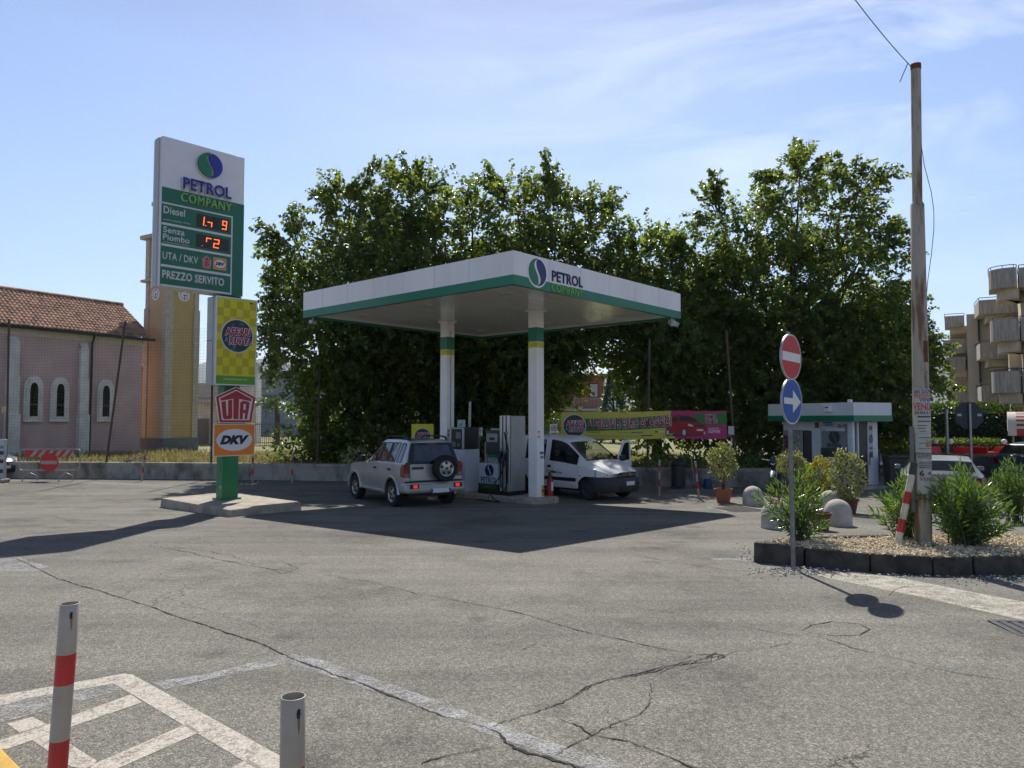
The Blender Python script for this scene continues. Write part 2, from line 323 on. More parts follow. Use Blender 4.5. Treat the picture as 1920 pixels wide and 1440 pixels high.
# ================================================================= SETTING: ground, kerbs, paint, cracks
def sheet(name, polys, m, dz=.0022, kind='structure'):
    b = MB()
    for poly in polys:
        pts = [G(*q) if not isinstance(q, Vector) else q for q in poly]
        b.add([(p.x, p.y, p.z + dz) for p in pts], [tuple(range(len(pts)))])
    o = b.build(name, m); o['kind'] = kind; return o
ys = [-40, -5, 0] + [i * 1.0 for i in range(1, 20)] + [20, 40, 120, 600, 9000]
gb = MB(); xs = [-6000, -300, -60, -20, -10, 0, 10, 20, 60, 300, 6000]
gb.add([(x, y, gz(y)) for y in ys for x in xs], [(j*len(xs)+i, j*len(xs)+i+1, (j+1)*len(xs)+i+1, (j+1)*len(xs)+i) for j in range(len(ys)-1) for i in range(len(xs)-1)])
struct(gb.build('ground', ASPH))
WHITEP = paint_mat('worn_white_paint', (.51, .46, .40), .73, .24, 14.); FAINT = paint_mat('faded_white_paint', (.50, .50, .52), .52, .3, 6.); CREAMP = paint_mat('cream_paint', (.56, .52, .44), .66, .3, 7.)
q = lambda L_: [(x / 3, 1080 + y / 3) for x, y in L_]
sheet('road_marking', [q([(-40,672),(30,668),(700,550),(745,556),(705,592),(640,606),(400,648),(150,690),(-40,745)]),
    q([(640,606),(705,592),(745,556),(1660,1060),(1760,1120),(1500,1120)]),
    q([(-60,945),(280,832),(735,668),(800,712),(400,850),(40,975),(-60,985)]),
    q([(480,1082),(560,1045),(1052,832),(1125,880),(700,1068),(640,1092)]),
    q([(1290,1090),(1395,1032),(1470,1075),(1450,1090)]),
    q([(40,832),(185,794),(262,836),(110,884)]), q([(180,925),(290,880),(545,1042),(500,1090),(400,1075)])], WHITEP)
sheet('road_marking', [q([(60,700),(640,610),(700,640),(400,720),(0,830),(-30,790)]), q([(850,600),(1150,556),(1600,445),(1690,480),(1250,565),(930,640)]),
    [(545,1226),(600,1237),(760,1293),(900,1345),(1010,1385),(1210,1445),(1110,1445),(900,1372),(760,1316),(540,1243)],
    [(0,1036),(90,1062),(70,1072),(0,1072)]], FAINT, .0032)
sheet('road_marking', [[(1530,1078),(1600,1071),(1700,1086),(1800,1106),(1990,1142),(1990,1180),(1860,1150),(1720,1118),(1560,1086)]], CREAMP)
sheet('road_marking', [[(155,902),(330,911),(330,913.5),(150,905)], [(1330,1047),(1402,1047),(1402,1052),(1340,1050)]], FAINT)
CRACK = mat('crack_dark', (.022, .020, .018), .95, var=.2, scale=30)
def crack(pts, w0, w1, jit=.02, b=None, seg=.028):
    pts = [G(*p) for p in pts]; fine = []
    for a, c in zip(pts[:-1], pts[1:]):
        n = max(2, int((c - a).length / seg))
        for i in range(n): fine.append(a.lerp(c, i / n))
    fine.append(pts[-1]); n = len(fine); vs = []
    for i, p in enumerate(fine):
        d = (fine[min(i+1, n-1)] - fine[max(i-1, 0)]).normalized(); s = Vector((-d.y, d.x, 0))
        off = noise.noise(p * 2.3) * jit * 2.0 + noise.noise(p * 9) * jit * .8 + noise.noise(p * 31) * jit * .9
        t = i / (n - 1); wd = (w0 + (w1 - w0) * t) * (.25 + 1.5 * abs(noise.noise(p * 6 + Vector((5, 3, 1)))) + .5 * abs(noise.noise(p * 29))) * min(1, 8 * t + .15, 8 * (1 - t) + .15)
        c = p + s * off
        for e in (-1, 1):
            vv = c + s * e * wd * .5; vs.append((vv.x, vv.y, gz(vv.y) + .0046))
    b.add(vs, [(2*i, 2*i+1, 2*i+3, 2*i+2) for i in range(n - 1)])
cb = MB()
crack([(-20,1032),(40,1052),(110,1086),(250,1127),(360,1166),(480,1203),(560,1240),(700,1292),(800,1332),(915,1367)], .015, .022, .012, cb)
crack([(915,1367),(1000,1336),(1060,1312),(1092,1296),(1150,1274),(1240,1256),(1300,1237),(1392,1219)], .011, .010, .02, cb)
crack([(1060,1312),(1100,1288),(1180,1266),(1250,1250),(1330,1240),(1330,1228)], .018, .008, .015, cb)
crack([(1270,1240),(1300,1228),(1350,1226),(1362,1232),(1330,1245),(1270,1258)], .01, .008, .01, cb)
crack([(1230,1264),(1290,1246),(1340,1222),(1360,1228),(1345,1240)], .012, .008, .02, cb)
crack([(915,1367),(960,1392),(1000,1408),(1030,1414),(1060,1425),(1110,1445)], .02, .03, .03, cb)
crack([(1030,1414),(1110,1380),(1130,1368),(1190,1340),(1220,1318),(1228,1295),(1222,1280)], .012, .008, .02, cb)
crack([(1040,1345),(1110,1378),(1180,1392),(1260,1425),(1330,1450)], .012, .012, .02, cb)
crack([(770,1108),(860,1128),(980,1150),(1050,1173),(1150,1196),(1250,1218),(1330,1228)], .012, .012, .02, cb)
crack([(1392,1219),(1440,1214),(1490,1205)], .008, .005, .02, cb)
crack([(620,1080),(700,1092),(800,1118)], .01, .008, .02, cb)
crack([(1500,1183),(1520,1172),(1560,1166),(1610,1170),(1630,1180),(1612,1192),(1560,1192),(1515,1186)], .014, .012, .01, cb)
crack([(1515,1190),(1480,1190),(1380,1176)], .010, .006, .02, cb)
crack([(1515,1190),(1600,1215),(1700,1240),(1800,1262),(1920,1282)], .010, .006, .02, cb)
crack([(300,1025),(380,1043),(455,1058),(540,1072),(600,1084)], .018, .012, .03, cb)
crack([(300,1025),(360,1030),(430,1042),(480,1058),(560,1058)], .012, .010, .05, cb)
crack([(480,1052),(530,1052),(560,1066),(530,1076),(480,1062)], .012, .010, .03, cb)
crack([(230,1074),(270,1068),(300,1062)], .01, .006, .02, cb); crack([(390,1060),(420,1052),(455,1057)], .01, .006, .02, cb)
crack([(85,966),(150,980),(220,990),(240,998)], .02, .02, .05, cb); crack([(130,992),(190,1000),(250,1002)], .012, .012, .05, cb)
crack([(180,935),(230,942),(330,958),(300,960)], .014, .012, .04, cb); crack([(440,980),(540,992),(640,1004),(700,1008)], .014, .01, .04, cb)
crack([(200,1098),(300,1120),(420,1152),(520,1190)], .006, .004, .03, cb); crack([(640,1012),(760,1030),(900,1062),(1010,1080)], .008, .006, .04, cb)
crack([(1100,1130),(1200,1140),(1330,1160)], .006, .006, .03, cb); crack([(1160,1058),(1260,1068),(1380,1090),(1400,1086)], .008, .008, .04, cb)
crack([(1660,1118),(1690,1102),(1716,1094)], .012, .008, .02, cb); crack([(790,1435),(800,1428),(870,1415),(930,1400)], .012, .004, .02, cb)
crack([(980,1219),(1008,1207)], .012, .008, .01, cb); crack([(667,1118),(728,1101)], .008, .006, .01, cb)
crack([(0,888+40),(90,936),(200,950)], .014, .01, .05, cb); crack([(60,905),(135,918),(150,930)], .02, .01, .05, cb)
struct(cb.build('pavement_crack', CRACK, fix=False))
# faint darker bitumen seams, bigger than cracks
sb = MB()
crack([(1180,1040),(1300,1060),(1420,1074)], .05, .05, .05, sb, .2)
struct(sb.build('pavement_seam', paint_mat('seam_dark', (.07, .068, .064), .52, .25, 5.), fix=False))
# kerb with a yellow edge at the near left corner
a = G(-2, 1396, .12); b_ = G(46, 1444, .12); dv = (b_ - a).normalized(); nv = Vector((-dv.y, dv.x, 0)); nv = nv if nv.x < 0 else -nv
A0, B0 = a - dv * 9, b_ + dv * 6
def strip(name, o0, o1, z0, z1, m):
    b = MB(); pl = [A0 + nv * o0, B0 + nv * o0, B0 + nv * o1, A0 + nv * o1]
    vs = [(p.x, p.y, gz(p.y) + z0) for p in pl] + [(p.x, p.y, gz(p.y) + z1) for p in pl]
    b.add(vs, [(3,2,1,0),(4,5,6,7),(0,1,5,4),(1,2,6,5),(2,3,7,6),(3,0,4,7)]); return struct(b.build(name, m, bevel=.015))
strip('kerb', 0, .22, -.1, .12, mat('kerb_yellow', (.62, .36, .03), .7, scale=6, bump=.3, col2=(.42, .25, .05)))
strip('sidewalk', .225, 3, -.1, .118, CONC)
# drain grate in the road at the right edge
t = thing('drain_grate', 'black iron drain grate set in the asphalt at the right edge', 'drain', G(1930, 1180), R(-6))
b = MB(); b.box(-.22, .75, -.26, -.21, -.06, .012); b.box(-.22, .75, .21, .26, -.06, .012); b.box(-.22, -.17, -.21, .21, -.06, .012); b.box(.70, .75, -.21, .21, -.06, .012)
b.build('grate_frame', mat('cast_iron', (.09, .088, .085), .6, .4, var=.2, scale=20), t, bevel=.004)
b = MB()
for i in range(9): b.box(-.14 + i * .095, -.085 + i * .095, -.21, .21, -.05, .010)
b.build('grate_bar', MATS['cast_iron'], t); MB().box(-.16, .69, -.20, .20, .003, .0045).build('drain_hole', BLACK, t)
# iron cover in the forecourt
t = thing('manhole_cover', 'grey chequered iron cover with pale rim beside the concrete domes', 'manhole cover', G(1386, 956), R(20))
MB().box(-.55, .55, -.55, .55, .004, .012).build('cover_rim', mat('cover_rim', (.5, .49, .46), .6, var=.2), t)
b = MB()
b.box(-.5, .5, -.5, .5, .012, .018)
for i in range(16):
    for j in range(16): b.box(-.48 + i * .06, -.445 + i * .06, -.48 + j * .06, -.445 + j * .06, .018, .024)
b.build('cover_plate', mat('cover_plate', (.10, .10, .095), .6, .3, var=.2), t)

# ---- field behind the low wall, with dry grass
WL = [(-34, 29.6), (-15.6, 28.3), (-8, 27.5), (0, 26.1), (5, 25.0), (8.75, 24.6)]
fb = MB(); fr = [(8.75, 24.6), (12.2, 33.5), (14, 60), (40, 140), (900, 2600)]
pts = [(-1500, 90), (-34, 29.6)] + WL[1:] + fr[1:] + [(-1500, 2600)]
fb.add([(x, y + .1, .42) for x, y in pts], [tuple(range(len(pts)))])
struct(fb.build('field', mat('dry_soil', (.27, .23, .11), .95, scale=.9, col2=(.11, .14, .04), detail=8, bump=.5)))
def wall_y(x):
    for (x0, y0), (x1, y1) in zip(WL[:-1], WL[1:]):
        if x0 <= x <= x1: return y0 + (y1 - y0) * (x - x0) / (x1 - x0)
    return WL[-1][1]
n = 15000
gx = rng.uniform(-24, 8.6, n); gy = np.array([wall_y(x) for x in gx]) + .35 + rng.uniform(0, 1, n) ** 1.6 * 11
keep = ~((gx > 8.0) & (gy > 27)); gx = gx[keep]; gy = gy[keep]; n = len(gx)
gh = .10 + .22 * rng.random(n) * (.5 + .5 * np.sin(gx * 1.3) * np.sin(gy * .9 + gx * .4)) + .05
pos = np.stack([gx, gy, np.full(n, .41)], 1); ax = np.stack([rng.normal(0, .35, n), rng.normal(0, .35, n), np.ones(n)], 1); sd_ = rng.normal(0, 1, (n, 3))
o = leaf_mesh('dry_grass', pos, ax, sd_, gh * 1.5, .05, leaf_mat('straw', (.40, .33, .15), (.24, .23, .09), (.36, .31, .12), .45, .7, .2), shape='blade'); o['kind'] = 'stuff'

# ---- the low boundary wall
MWALL = mat('stained_concrete', (.34, .32, .285), .9, scale=1.7, bump=.5, bscale=25, col2=(.13, .12, .105), p0=.36, p1=.56, detail=9, stretch=(1, 1, .55))
b = MB()
for (x0, y0), (x1, y1) in zip(WL[:-1], WL[1:]):
    d = Vector((x1 - x0, y1 - y0)).normalized(); nn = Vector((d.y, -d.x)) * .13
    for z0, z1, e in ((-.05, .50, 1.0), (.50, .62, 1.35)):
        m_ = nn * e; pl = [(x0 + m_.x, y0 + m_.y), (x1 + m_.x, y1 + m_.y), (x1 - m_.x, y1 - m_.y), (x0 - m_.x, y0 - m_.y)]
        b.plan(pl, z0, z1 - (.002 if e == 1 else 0))
tag(b.build('boundary_wall', MWALL), 'low stained concrete wall along the back of the forecourt', 'wall')
# ---- fence posts and wire netting on the wall
fence = thing('wire_fence', 'tall sagging wire mesh fence on leaning rusty posts above the low wall', 'fence', (0, 0, 0))
RUSTY = mat('rusty_post', (.055, .05, .045), .8, scale=9, col2=(.10, .055, .03), bump=.3)
for (p0, p1) in (((12, 868), (17, 598)), ((199, 868), (235, 602)), ((396, 868), (399, 604)), ((595, 868), (601, 620)), ((1214, 878), (1218, 636)), ((1379, 872), (1362, 620)), ((835, 872), (836, 640))):
    y0 = wall_y((p0[0] - 960) / F * 28) - .0; a = P(*p0, y0); c = P(*p1, y0 + .1); a.z = .55
    MB().tube([a, c], .04, 8).build('fence_post', RUSTY, fence, smooth=40)
b = MB()
X0, X1 = -22.0, -8.3; th = .0023
nx = int((X1 - X0) / .12)
def netp(x, z): return Vector((x, wall_y(x) + .06 + .10 * math.sin(x * .7 + z * .5), z + .05 * math.sin(x * 1.1)))
for i in range(nx + 1):
    x = X0 + i * .12; prev = None
    for k in range(7):
        p = netp(x, .66 + 5.1 * k / 6)
        if prev: b.quad(prev - Vector((th, 0, 0)), prev + Vector((th, 0, 0)), p + Vector((th, 0, 0)), p - Vector((th, 0, 0)))
        prev = p
for k in range(44):
    z = .66 + 5.1 * k / 43; prev = None
    for i in range(0, nx + 1, 4):
        p = netp(X0 + i * .12, z)
        if prev: b.quad(prev - Vector((0, 0, th)), p - Vector((0, 0, th)), p + Vector((0, 0, th)), prev + Vector((0, 0, th)))
        prev = p
b.build('netting', mat('netting_wire', (.10, .11, .10), .6, .3, var=.1), fence, fix=False)

# ---- distant hills
for nm, x0, x1, Y, prof in (('hills', -2600, 1500, 3600, ((0, .35), (.2, .75), (.36, .93), (.5, .62), (.62, .78), (.8, .66), (1, .5))), ('hills', 900, 5200, 3900, ((0, .55), (.2, 1.0), (.28, 1.28), (.42, 1.0), (.7, .9), (1, .4)))):
    b = MB(); n = 90; vs = []
    for j in range(9):
        for i in range(n + 1):
            t_ = i / n; h = np.interp(t_, [p[0] for p in prof], [p[1] for p in prof]) * 340 * math.sin(math.pi * .5 * min(1, j / 7)) * (1 if j < 8 else .9)
            x = x0 + (x1 - x0) * t_; y = Y - 900 + j * 150
            vs.append((x, y, -8 + h * (1 + .10 * noise.noise(Vector((x * .004, y * .004, 2))) + .05 * noise.noise(Vector((x * .015, y * .01, 7))))))
    b.add(vs, [(j*(n+1)+i, j*(n+1)+i+1, (j+1)*(n+1)+i+1, (j+1)*(n+1)+i) for j in range(8) for i in range(n)])
    struct(b.build(nm, mat('far_hillside', (.10, .13, .12), .95, scale=.01, col2=(.14, .15, .15)), smooth=60))

# ================================================================= BUILDINGS
PINK = mat('pink_render', (.52, .37, .35), .9, scale=.7, var=.10, bump=.15, bscale=14); CREAM = mat('pale_stone', (.64, .62, .57), .85, scale=2, var=.12)
TILE = mat('roof_tile', (.44, .25, .16), .85, scale=2.6, col2=(.19, .105, .075), p0=.38, p1=.62, detail=7)
def tiles(b, x0, x1, fa, fb, n_rows, pitch=.21, m=None):     # rounded roof tiles; fa(x), fb(x): lower and upper edge points
    nc = int((x1 - x0) / pitch); seg = 4; prof = [math.sin(math.pi * k / seg) for k in range(seg)]
    for r in range(n_rows):
        vs = []; cols = nc * seg + 1
        for e in (0, 1):
            for i in range(cols):
                x = x0 + (x1 - x0) * i / (cols - 1); a = fa(x); c = fb(x); t_ = (r + e * 1.12) / n_rows
                p = a.lerp(c, min(t_, 1)); hh = prof[i % seg] * .065 + (.045 if e == 0 else 0)
                vs.append((p.x, p.y, p.z + hh))
        b.add(vs, [(i, i + 1, cols + i + 1, cols + i) for i in range(cols - 1)], m)
        b.add([(v[0], v[1], v[2]) for v in vs[:cols]] + [(v[0], v[1], v[2] - .06) for v in vs[:cols]], [(i, i + 1, cols + i + 1, cols + i) for i in range(cols - 1)], m)
ch = thing('church', 'pink church with tiled roof, stone buttresses and pointed windows', 'church', (-20.2, 40, .4), R(59))
MB().box(-16, 0, 0, 6.2, 0, 6.05).build('wall', PINK, ch)
b = MB(); b.box(-16, .04, -.04, 0, 5.85, 6.12); b.box(-16, .15, -.14, .0, 6.12, 6.24); b.build('cornice', mat('cream_render', (.58, .50, .40), .85, var=.08), ch)
b = MB(); tiles(b, -16.2, .45, lambda x: Vector((x, -.34, 6.26)), lambda x: Vector((min(x, x * 1.0), 2.7, 8.35)), 13)
tiles(b, -16.2, .45, lambda x: Vector((x, 5.7, 6.26)), lambda x: Vector((x, 2.7, 8.35)), 13); b.tube([(-16.2, 2.7, 8.42), (.45, 2.7, 8.42)], .11, 8); b.box(-16, 0, .1, 5.3, 6.05, 6.2)
b.add([(.0, 0, 6.05), (.0, 5.4, 6.05), (.0, 2.7, 8.2)], [(0, 1, 2)])
b.build('roof', TILE, ch, fix=False)
MB().box(-16.2, .47, -.46, -.34, 6.13, 6.27).build('gutter', BLACK, ch)
MB().tube([(-2.78, -.3, 6.15), (-2.78, -.1, 5.75), (-2.78, -.08, 0)], .05, 8).build('downpipe', BLACK, ch)
for xa, xb in ((-6.75, -6.15), (-3.42, -2.92)):
    b = MB(); b.box(xa, xb, -.30, 0, 0, 2.1); b.box(xa + .03, xb - .03, -.22, 0, 2.1, 3.9); b.box(xa + .05, xb - .05, -.16, 0, 3.9, 5.45)
    b.add([(xa + .05, -.16, 5.45), (xb - .05, -.16, 5.45), (xb - .05, 0, 5.78), (xa + .05, 0, 5.78)], [(0, 1, 2, 3)]); b.build('buttress', CREAM, ch)
def gothic(w_, z0, zs, zt, n=8):
    pts = [(-w_, z0), (w_, z0), (w_, zs)]
    pts += [(w_ * math.cos(R(90) * i / n) ** .8, zs + (zt - zs) * math.sin(R(90) * i / n) ** .9) for i in range(1, n + 1)]
    return pts + [(-x, z) for x, z in pts[::-1][1:-2]] + [(-w_, zs)]
for cx in (-5.5, -4.28, -2.0):
    f = MB().prism([(cx + x, z) for x, z in gothic(.44, 1.80, 3.25, 3.95)], -.10, -.002)
    f.prism([(cx + x, z) for x, z in gothic(.34, 1.93, 3.2, 3.80)], -.13, -.10); f.box(cx - .46, cx + .46, -.17, 0, 1.74, 1.80)
    wdw = f.build('window', CREAM, ch); p_ = MB().prism([(cx + x, z) for x, z in gothic(.18, 2.0, 3.2, 3.62)], -.136, -.131); p_.build('pane', GLASSD, wdw)
    MB().box(cx - .18, cx + .18, -.15, -.137, 2.56, 2.585).build('glazing_bar', GREY, wdw)
# bell tower
tw = thing('bell_tower', 'yellow square bell tower with pale corner strips and clocks', 'bell tower', (-19.4, 41, .4), R(59))
YELLOW = mat('ochre_render', (.50, .36, .15), .9, scale=1.3, var=.06, bump=.12, bscale=12); PEACH = mat('peach_render', (.50, .37, .23), .9, scale=1.3, var=.06)
b = MB(); b.box(0, 2.0, 0, 1.9, 0, 12.2)
for i, f_ in enumerate(b.f): b.mi[i] = 1 if i == 5 else 0
b.build('wall', [YELLOW, PEACH], tw)
b = MB()
for x0, x1, y0, y1 in ((-.07, .40, -.07, .22), (1.72, 2.07, -.07, .22), (-.07, .30, 1.62, 1.97), (1.72, 2.07, 1.62, 1.97)):
    b.box(x0, x1, y0, y1, .8, 5.0); b.box(x0 - .015, x1 + .015, y0 - .015, y1 + .015, 5.0, 8.2); b.box(x0 + .03, x1 - .03, y0 + .03, y1 - .03, 8.2, 9.9); b.box(x0 - .0, x1, y0, y1, 9.9, 12.2)
b.build('corner_strip', mat('tower_stone', (.50, .43, .34), .85, var=.1), tw)
MB().box(-.12, 2.12, -.12, 2.02, 0, .8).build('plinth', mat('tower_plinth', (.16, .17, .19), .85, var=.12), tw)
MB().box(-.25, 2.25, -.25, 2.15, 9.72, 9.86).build('cornice', MATS['tower_stone'], tw); MB().box(-.3, 2.3, -.3, 2.2, 12.2, 12.42).build('cornice', MATS['tower_stone'], tw)
b = MB()
for x0 in (.15, 1.45): 
    for y0 in (.15, 1.35): b.box(x0, x0 + .4, y0, y0 + .4, 12.42, 14.2)
b.box(.1, 1.9, .1, 1.8, 14.2, 14.4); b.add([(.1,.1,14.4),(1.9,.1,14.4),(1.9,1.8,14.4),(.1,1.8,14.4),(1,.95,15.4)], [(0,1,4),(1,2,4),(2,3,4),(3,0,4)]); b.build('belfry', MATS['tower_stone'], tw)
for face in (0, 1):
    ck = MB().lathe([(.36, 0), (.36, .03), (.30, .03), (.30, .018), (0.001, .018)], 32, axis='y').build('clock', WHITE, tw)
    hb = MB()
    for h in range(12):
        a = R(30 * h); M = Matrix.Rotation(-a, 4, 'Y'); hb.box(-.018, .018, -.036, -.030, .19, .28, M=M)
    hb.box(-.016, .016, -.044, -.038, -.05, .24, M=Matrix.Rotation(R(175), 4, 'Y')); hb.box(-.02, .02, -.040, -.036, -.05, .16, M=Matrix.Rotation(R(95), 4, 'Y'))
    hb.build('clock_hand', BLACK, ck); ck.data.transform(Matrix.Scale(-1, 4, (0, 1, 0)))
    if face == 0: ck.location = (1.05, -.005, 8.98)
    else: ck.location = (-.005, 1.0, 8.98); ck.rotation_euler = (0, 0, R(-90))
# orange annex between church and tower
an = thing('annex', 'bright orange annex with tiled roof between church and bell tower', 'building', (-21.9, 46, .4), R(59))
MB().box(-3, 1.2, 0, 4, 0, 5.0).build('wall', mat('orange_render', (.60, .25, .09), .9, var=.05), an)
b = MB(); tiles(b, -3.2, 1.3, lambda x: Vector((x, -.4, 5.05)), lambda x: Vector((x, 2.2, 7.0)), 8); b.box(-3.2, 1.3, -.45, -.36, 4.9, 5.08); b.build('roof', TILE, an, fix=False)
# pale warehouse and blocks seen between tower and trees
wh = thing('warehouse', 'low white warehouse with grey shutter behind the price pylon', 'warehouse', (-24.2, 55, .3), R(6))
WRENDER = mat('white_render', (.66, .64, .62), .9, scale=1.5, var=.1); 
b = MB(); b.box(0, 2.4, .6, 8, 0, 4.6); b.box(2.4, 4.9, 0, 1.6, 0, 6.1); b.build('wall', WRENDER, wh)
MB().box(-.2, 2.39, .2, .6, 3.2, 3.45).build('porch_roof', LGREY, wh); MB().box(-.1, 2.39, .45, .6, 3.6, 4.7).build('fascia', LGREY, wh); MB().box(2.38, 4.95, -.08, 1.7, 6.1, 6.25).build('roof', LGREY, wh)
MB().box(.15, 1.3, .52, .598, 0, 2.0).build('shutter', GREY, wh); MB().box(3.6, 4.1, -.05, -.002, 0, 3.0).build('door', GREY, wh)
bk = thing('grey_block', 'blue grey flat roofed block far behind the white warehouse', 'building', (-33, 82, .2), R(3))
MB().box(0, 27, 0, 12, 0, 6.6).build('wall', mat('blue_grey_render', (.28, .30, .36), .9, var=.08), bk)
b = MB(); b.box(-.1, 27.1, -.1, 12.1, 6.6, 7.5); b.build('parapet', mat('dark_parapet', (.17, .18, .20), .9, var=.08), bk)
for i in range(7): MB().box(1.5 + i * 3.6, 3.1 + i * 3.6, -.03, -.001, 3.2, 4.8).build('window', GLASSD, bk)
gt = thing('gate_railing', 'grey iron railing beside a white gate pillar and palm tree', 'railing', (-18.4, 52, .3), R(4))
b = MB(); b.box(-.25, .0, -.12, .12, 0, 4.6); b.build('gate_pillar', WRENDER, gt)
b = MB()
for i in range(22): b.tube([(.12 + i * .13, 0, .1), (.12 + i * .13, 0, 1.75)], .02, 5)
b.tube([(.0, 0, 1.6), (3.0, 0, 1.6)], .025, 5); b.tube([(0, 0, .3), (3.0, 0, .3)], .025, 5); b.box(0, 3, -.1, .1, -.1, .12); b.build('railing', GREY, gt)
# red house behind the trees
hs_ = thing('red_house', 'red brick house with white balcony railing seen through the trees', 'house', (.6, 70, .1), 0)
BRICK = mat('red_render', (.42, .12, .07), .9, scale=2, var=.12)
MB().box(0, 8.1, 0, 8, 0, 6.3).build('wall', BRICK, hs_); MB().box(8.1, 8.25, -.05, .1, 0, 6.4).build('downpipe', LGREY, hs_)
MB().box(-.4, 8.5, -.4, 8.4, 6.3, 6.5).build('roof', TILE, hs_)
for z0 in (1.0, 4.3):
    f = MB().box(6.75, 7.65, -.05, -.002, z0 - .1, z0 + 1.3).build('window', mat('brown_frame', (.07, .04, .03), .6, var=.1), hs_); MB().box(6.85, 7.55, -.07, -.051, z0, z0 + 1.2).build('pane', LGREY, f)
b = MB(); b.box(-.2, 9.2, -1.3, -.002, 2.95, 3.15)
b.build('balcony_slab', LGREY, hs_)
b = MB()
for i in range(76): b.tube([(-.2 + i * .124, -1.25, 3.15), (-.2 + i * .124, -1.25, 4.1)], .016, 4)
b.box(-.2, 9.2, -1.28, -1.22, 4.1, 4.16); b.build('balcony_railing', mat('railing_grey', (.4, .41, .43), .5, .3, var=.1), hs_)
# ---- apartment building on the right
BOARD = mat('board_concrete', (.44, .40, .34), .9, scale=2.0, stretch=(5, 5, .5), col2=(.25, .225, .195), p0=.38, p1=.66, bump=.3, bscale=14)
BEIGE = mat('beige_render', (.58, .49, .37), .9, scale=.8, var=.07, bump=.1)
AZ = R(-33); ap = thing('apartment_building', 'beige apartment building with board marked concrete balconies at the right', 'apartment building', (0, 0, 0), AZ)
def B(px, py, D):                        # in the building's own axes: x along its front, y the distance of that front
    u, dy, dz = ray(px, py); u /= dy; t = D / (math.sin(-AZ) * u + math.cos(AZ)); return Vector((t * (math.cos(AZ) * u - math.sin(-AZ)), D, CZ + dz / dy * t))
b = MB()
nx0 = B(1918, 700, 52.5).x; b.box(nx0, nx0 + 24, 52.5, 68, 0, 11.2)
mx0 = B(1815, 700, 60.5).x; b.box(mx0, nx0 + 4, 60.5, 75, 0, B(1880, 585, 60.5).z)
fx0 = B(1783, 700, 68).x; b.box(fx0, fx0 + 10, 68, 80, 0, B(1790, 612, 68).z)
cx0 = B(1893, 700, 54).x; b.box(cx0, nx0, 54, 56, 0, B(1890, 650, 54).z)
b.build('wall', BEIGE, ap)
for px, z1 in ((1838, B(1838, 590, 60.4).z), (1887, B(1887, 765, 60.4).z)): x = B(px, 700, 60.4).x; MB().box(x - .06, x + .06, 60.34, 60.45, 0, z1).build('downpipe', DGREY, ap)
def balcony(path, z0, z1, slab=.35, rail=True, inner=None):
    """parapet along a plan path, slab below to the back line"""
    b = MB(); n = len(path); vs = []
    for (x, y), k in zip(path, range(n)):
        a = Vector(path[max(k-1, 0)]); c = Vector(path[min(k+1, n-1)]); d = (c - a).normalized(); nn = Vector((-d.y, d.x)) * .12
        for e, z in ((0, z0), (0, z1), (1, z1), (1, z0)): vs.append((x + nn.x * e, y + nn.y * e, z))
    fs = []
    for k in range(n - 1):
        for j in range(4): fs.append((k*4+j, k*4+(j+1)%4, (k+1)*4+(j+1)%4, (k+1)*4+j))
    fs += [(0,1,2,3), ((n-1)*4+3, (n-1)*4+2, (n-1)*4+1, (n-1)*4)]
    b.add(vs, fs); o = b.build('balcony', BOARD, ap)
    s = MB(); cx = sum(p[0] for p in path) / n; back = inner
    pl = [(cx + (x - cx) * .99, y + .02) for x, y in path] + back; s.plan(pl, z0 - .02, z0 + .12)
    pl2 = [(cx + (x - cx) * .8 + .25, y + .5) for x, y in path] + back
    s.plan(pl2, z0 - slab, z0 - .02); s.build('slab', mat('slab_soffit', (.54, .45, .33), .9, scale=1.5, var=.15), o)
    if rail:
        r = MB(); pth = [Vector((x, y + .06, z1 + .16)) for x, y in path]; r.tube(pth, .025, 6)
        for p in pth[::max(1, n // 4)]: r.tube([p - Vector((0, 0, .2)), p], .018, 5)
        r.build('handrail', DGREY, o)
def rounded(x0, x1, y, r=1.1, yb=None):
    return [(x0, yb or y + 2.2)] + [(x0 + r - r * math.cos(R(15 * i)), y + r - r * math.sin(R(15 * i))) for i in range(7)] + [(x1 - r * .35 + r * .35 * math.sin(R(30*i)), y + r*.35 - r*.35 * math.cos(R(30 * i))) for i in range(4)] + [(x1, yb or y + 2.2)]
for y0, y1, D in ((502, 538, 50.0), (598, 638, 50.0), (696, 736, 50.0)):
    x0 = B(1859, 700, D).x; x1 = B(1913, 700, D).x; zt = lambda py: B(1885, py, D).z
    balcony(rounded(x0, x1, D, .9, D + 2.6), zt(y1), zt(y0), .62, inner=[(x1 + .6, D + 2.6), (x0 + .7, D + 2.6)])
    x2 = B(1917, 700, D).x; balcony([(x2, D + 2.4), (x2, D + .4), (x2 + 4, D + .2)], zt(y1), zt(y0), .3, inner=[(x2 + 4, D + 2.4)])
for y0, y1 in ((562, 588), (643, 672), (724, 752)):
    D = 57.5; x0 = B(1839, 700, D).x; x1 = x0 + 2.9; xl = B(1830, 700, D + 2.9).x; zt = lambda py: B(1850, py, D).z
    balcony([(xl, D + 2.9), (x0, D), (x1, D + .1)], zt(y1), zt(y0), .5, inner=[(x1, D + 2.9)])
for y0, y1, px in ((592, 612, 1774), (637, 662, 1770), (670, 694, 1776), (737, 760, 1777)):
    D = 65.5; x0 = B(px, 700, D).x; x1 = B(1811, 700, D).x; zt = lambda py: B(1790, py, D).z
    balcony([(x0 - .1, D + 2.4), (x0, D), (x1, D)], zt(y1), zt(y0), .5, inner=[(x1, D + 2.4)])
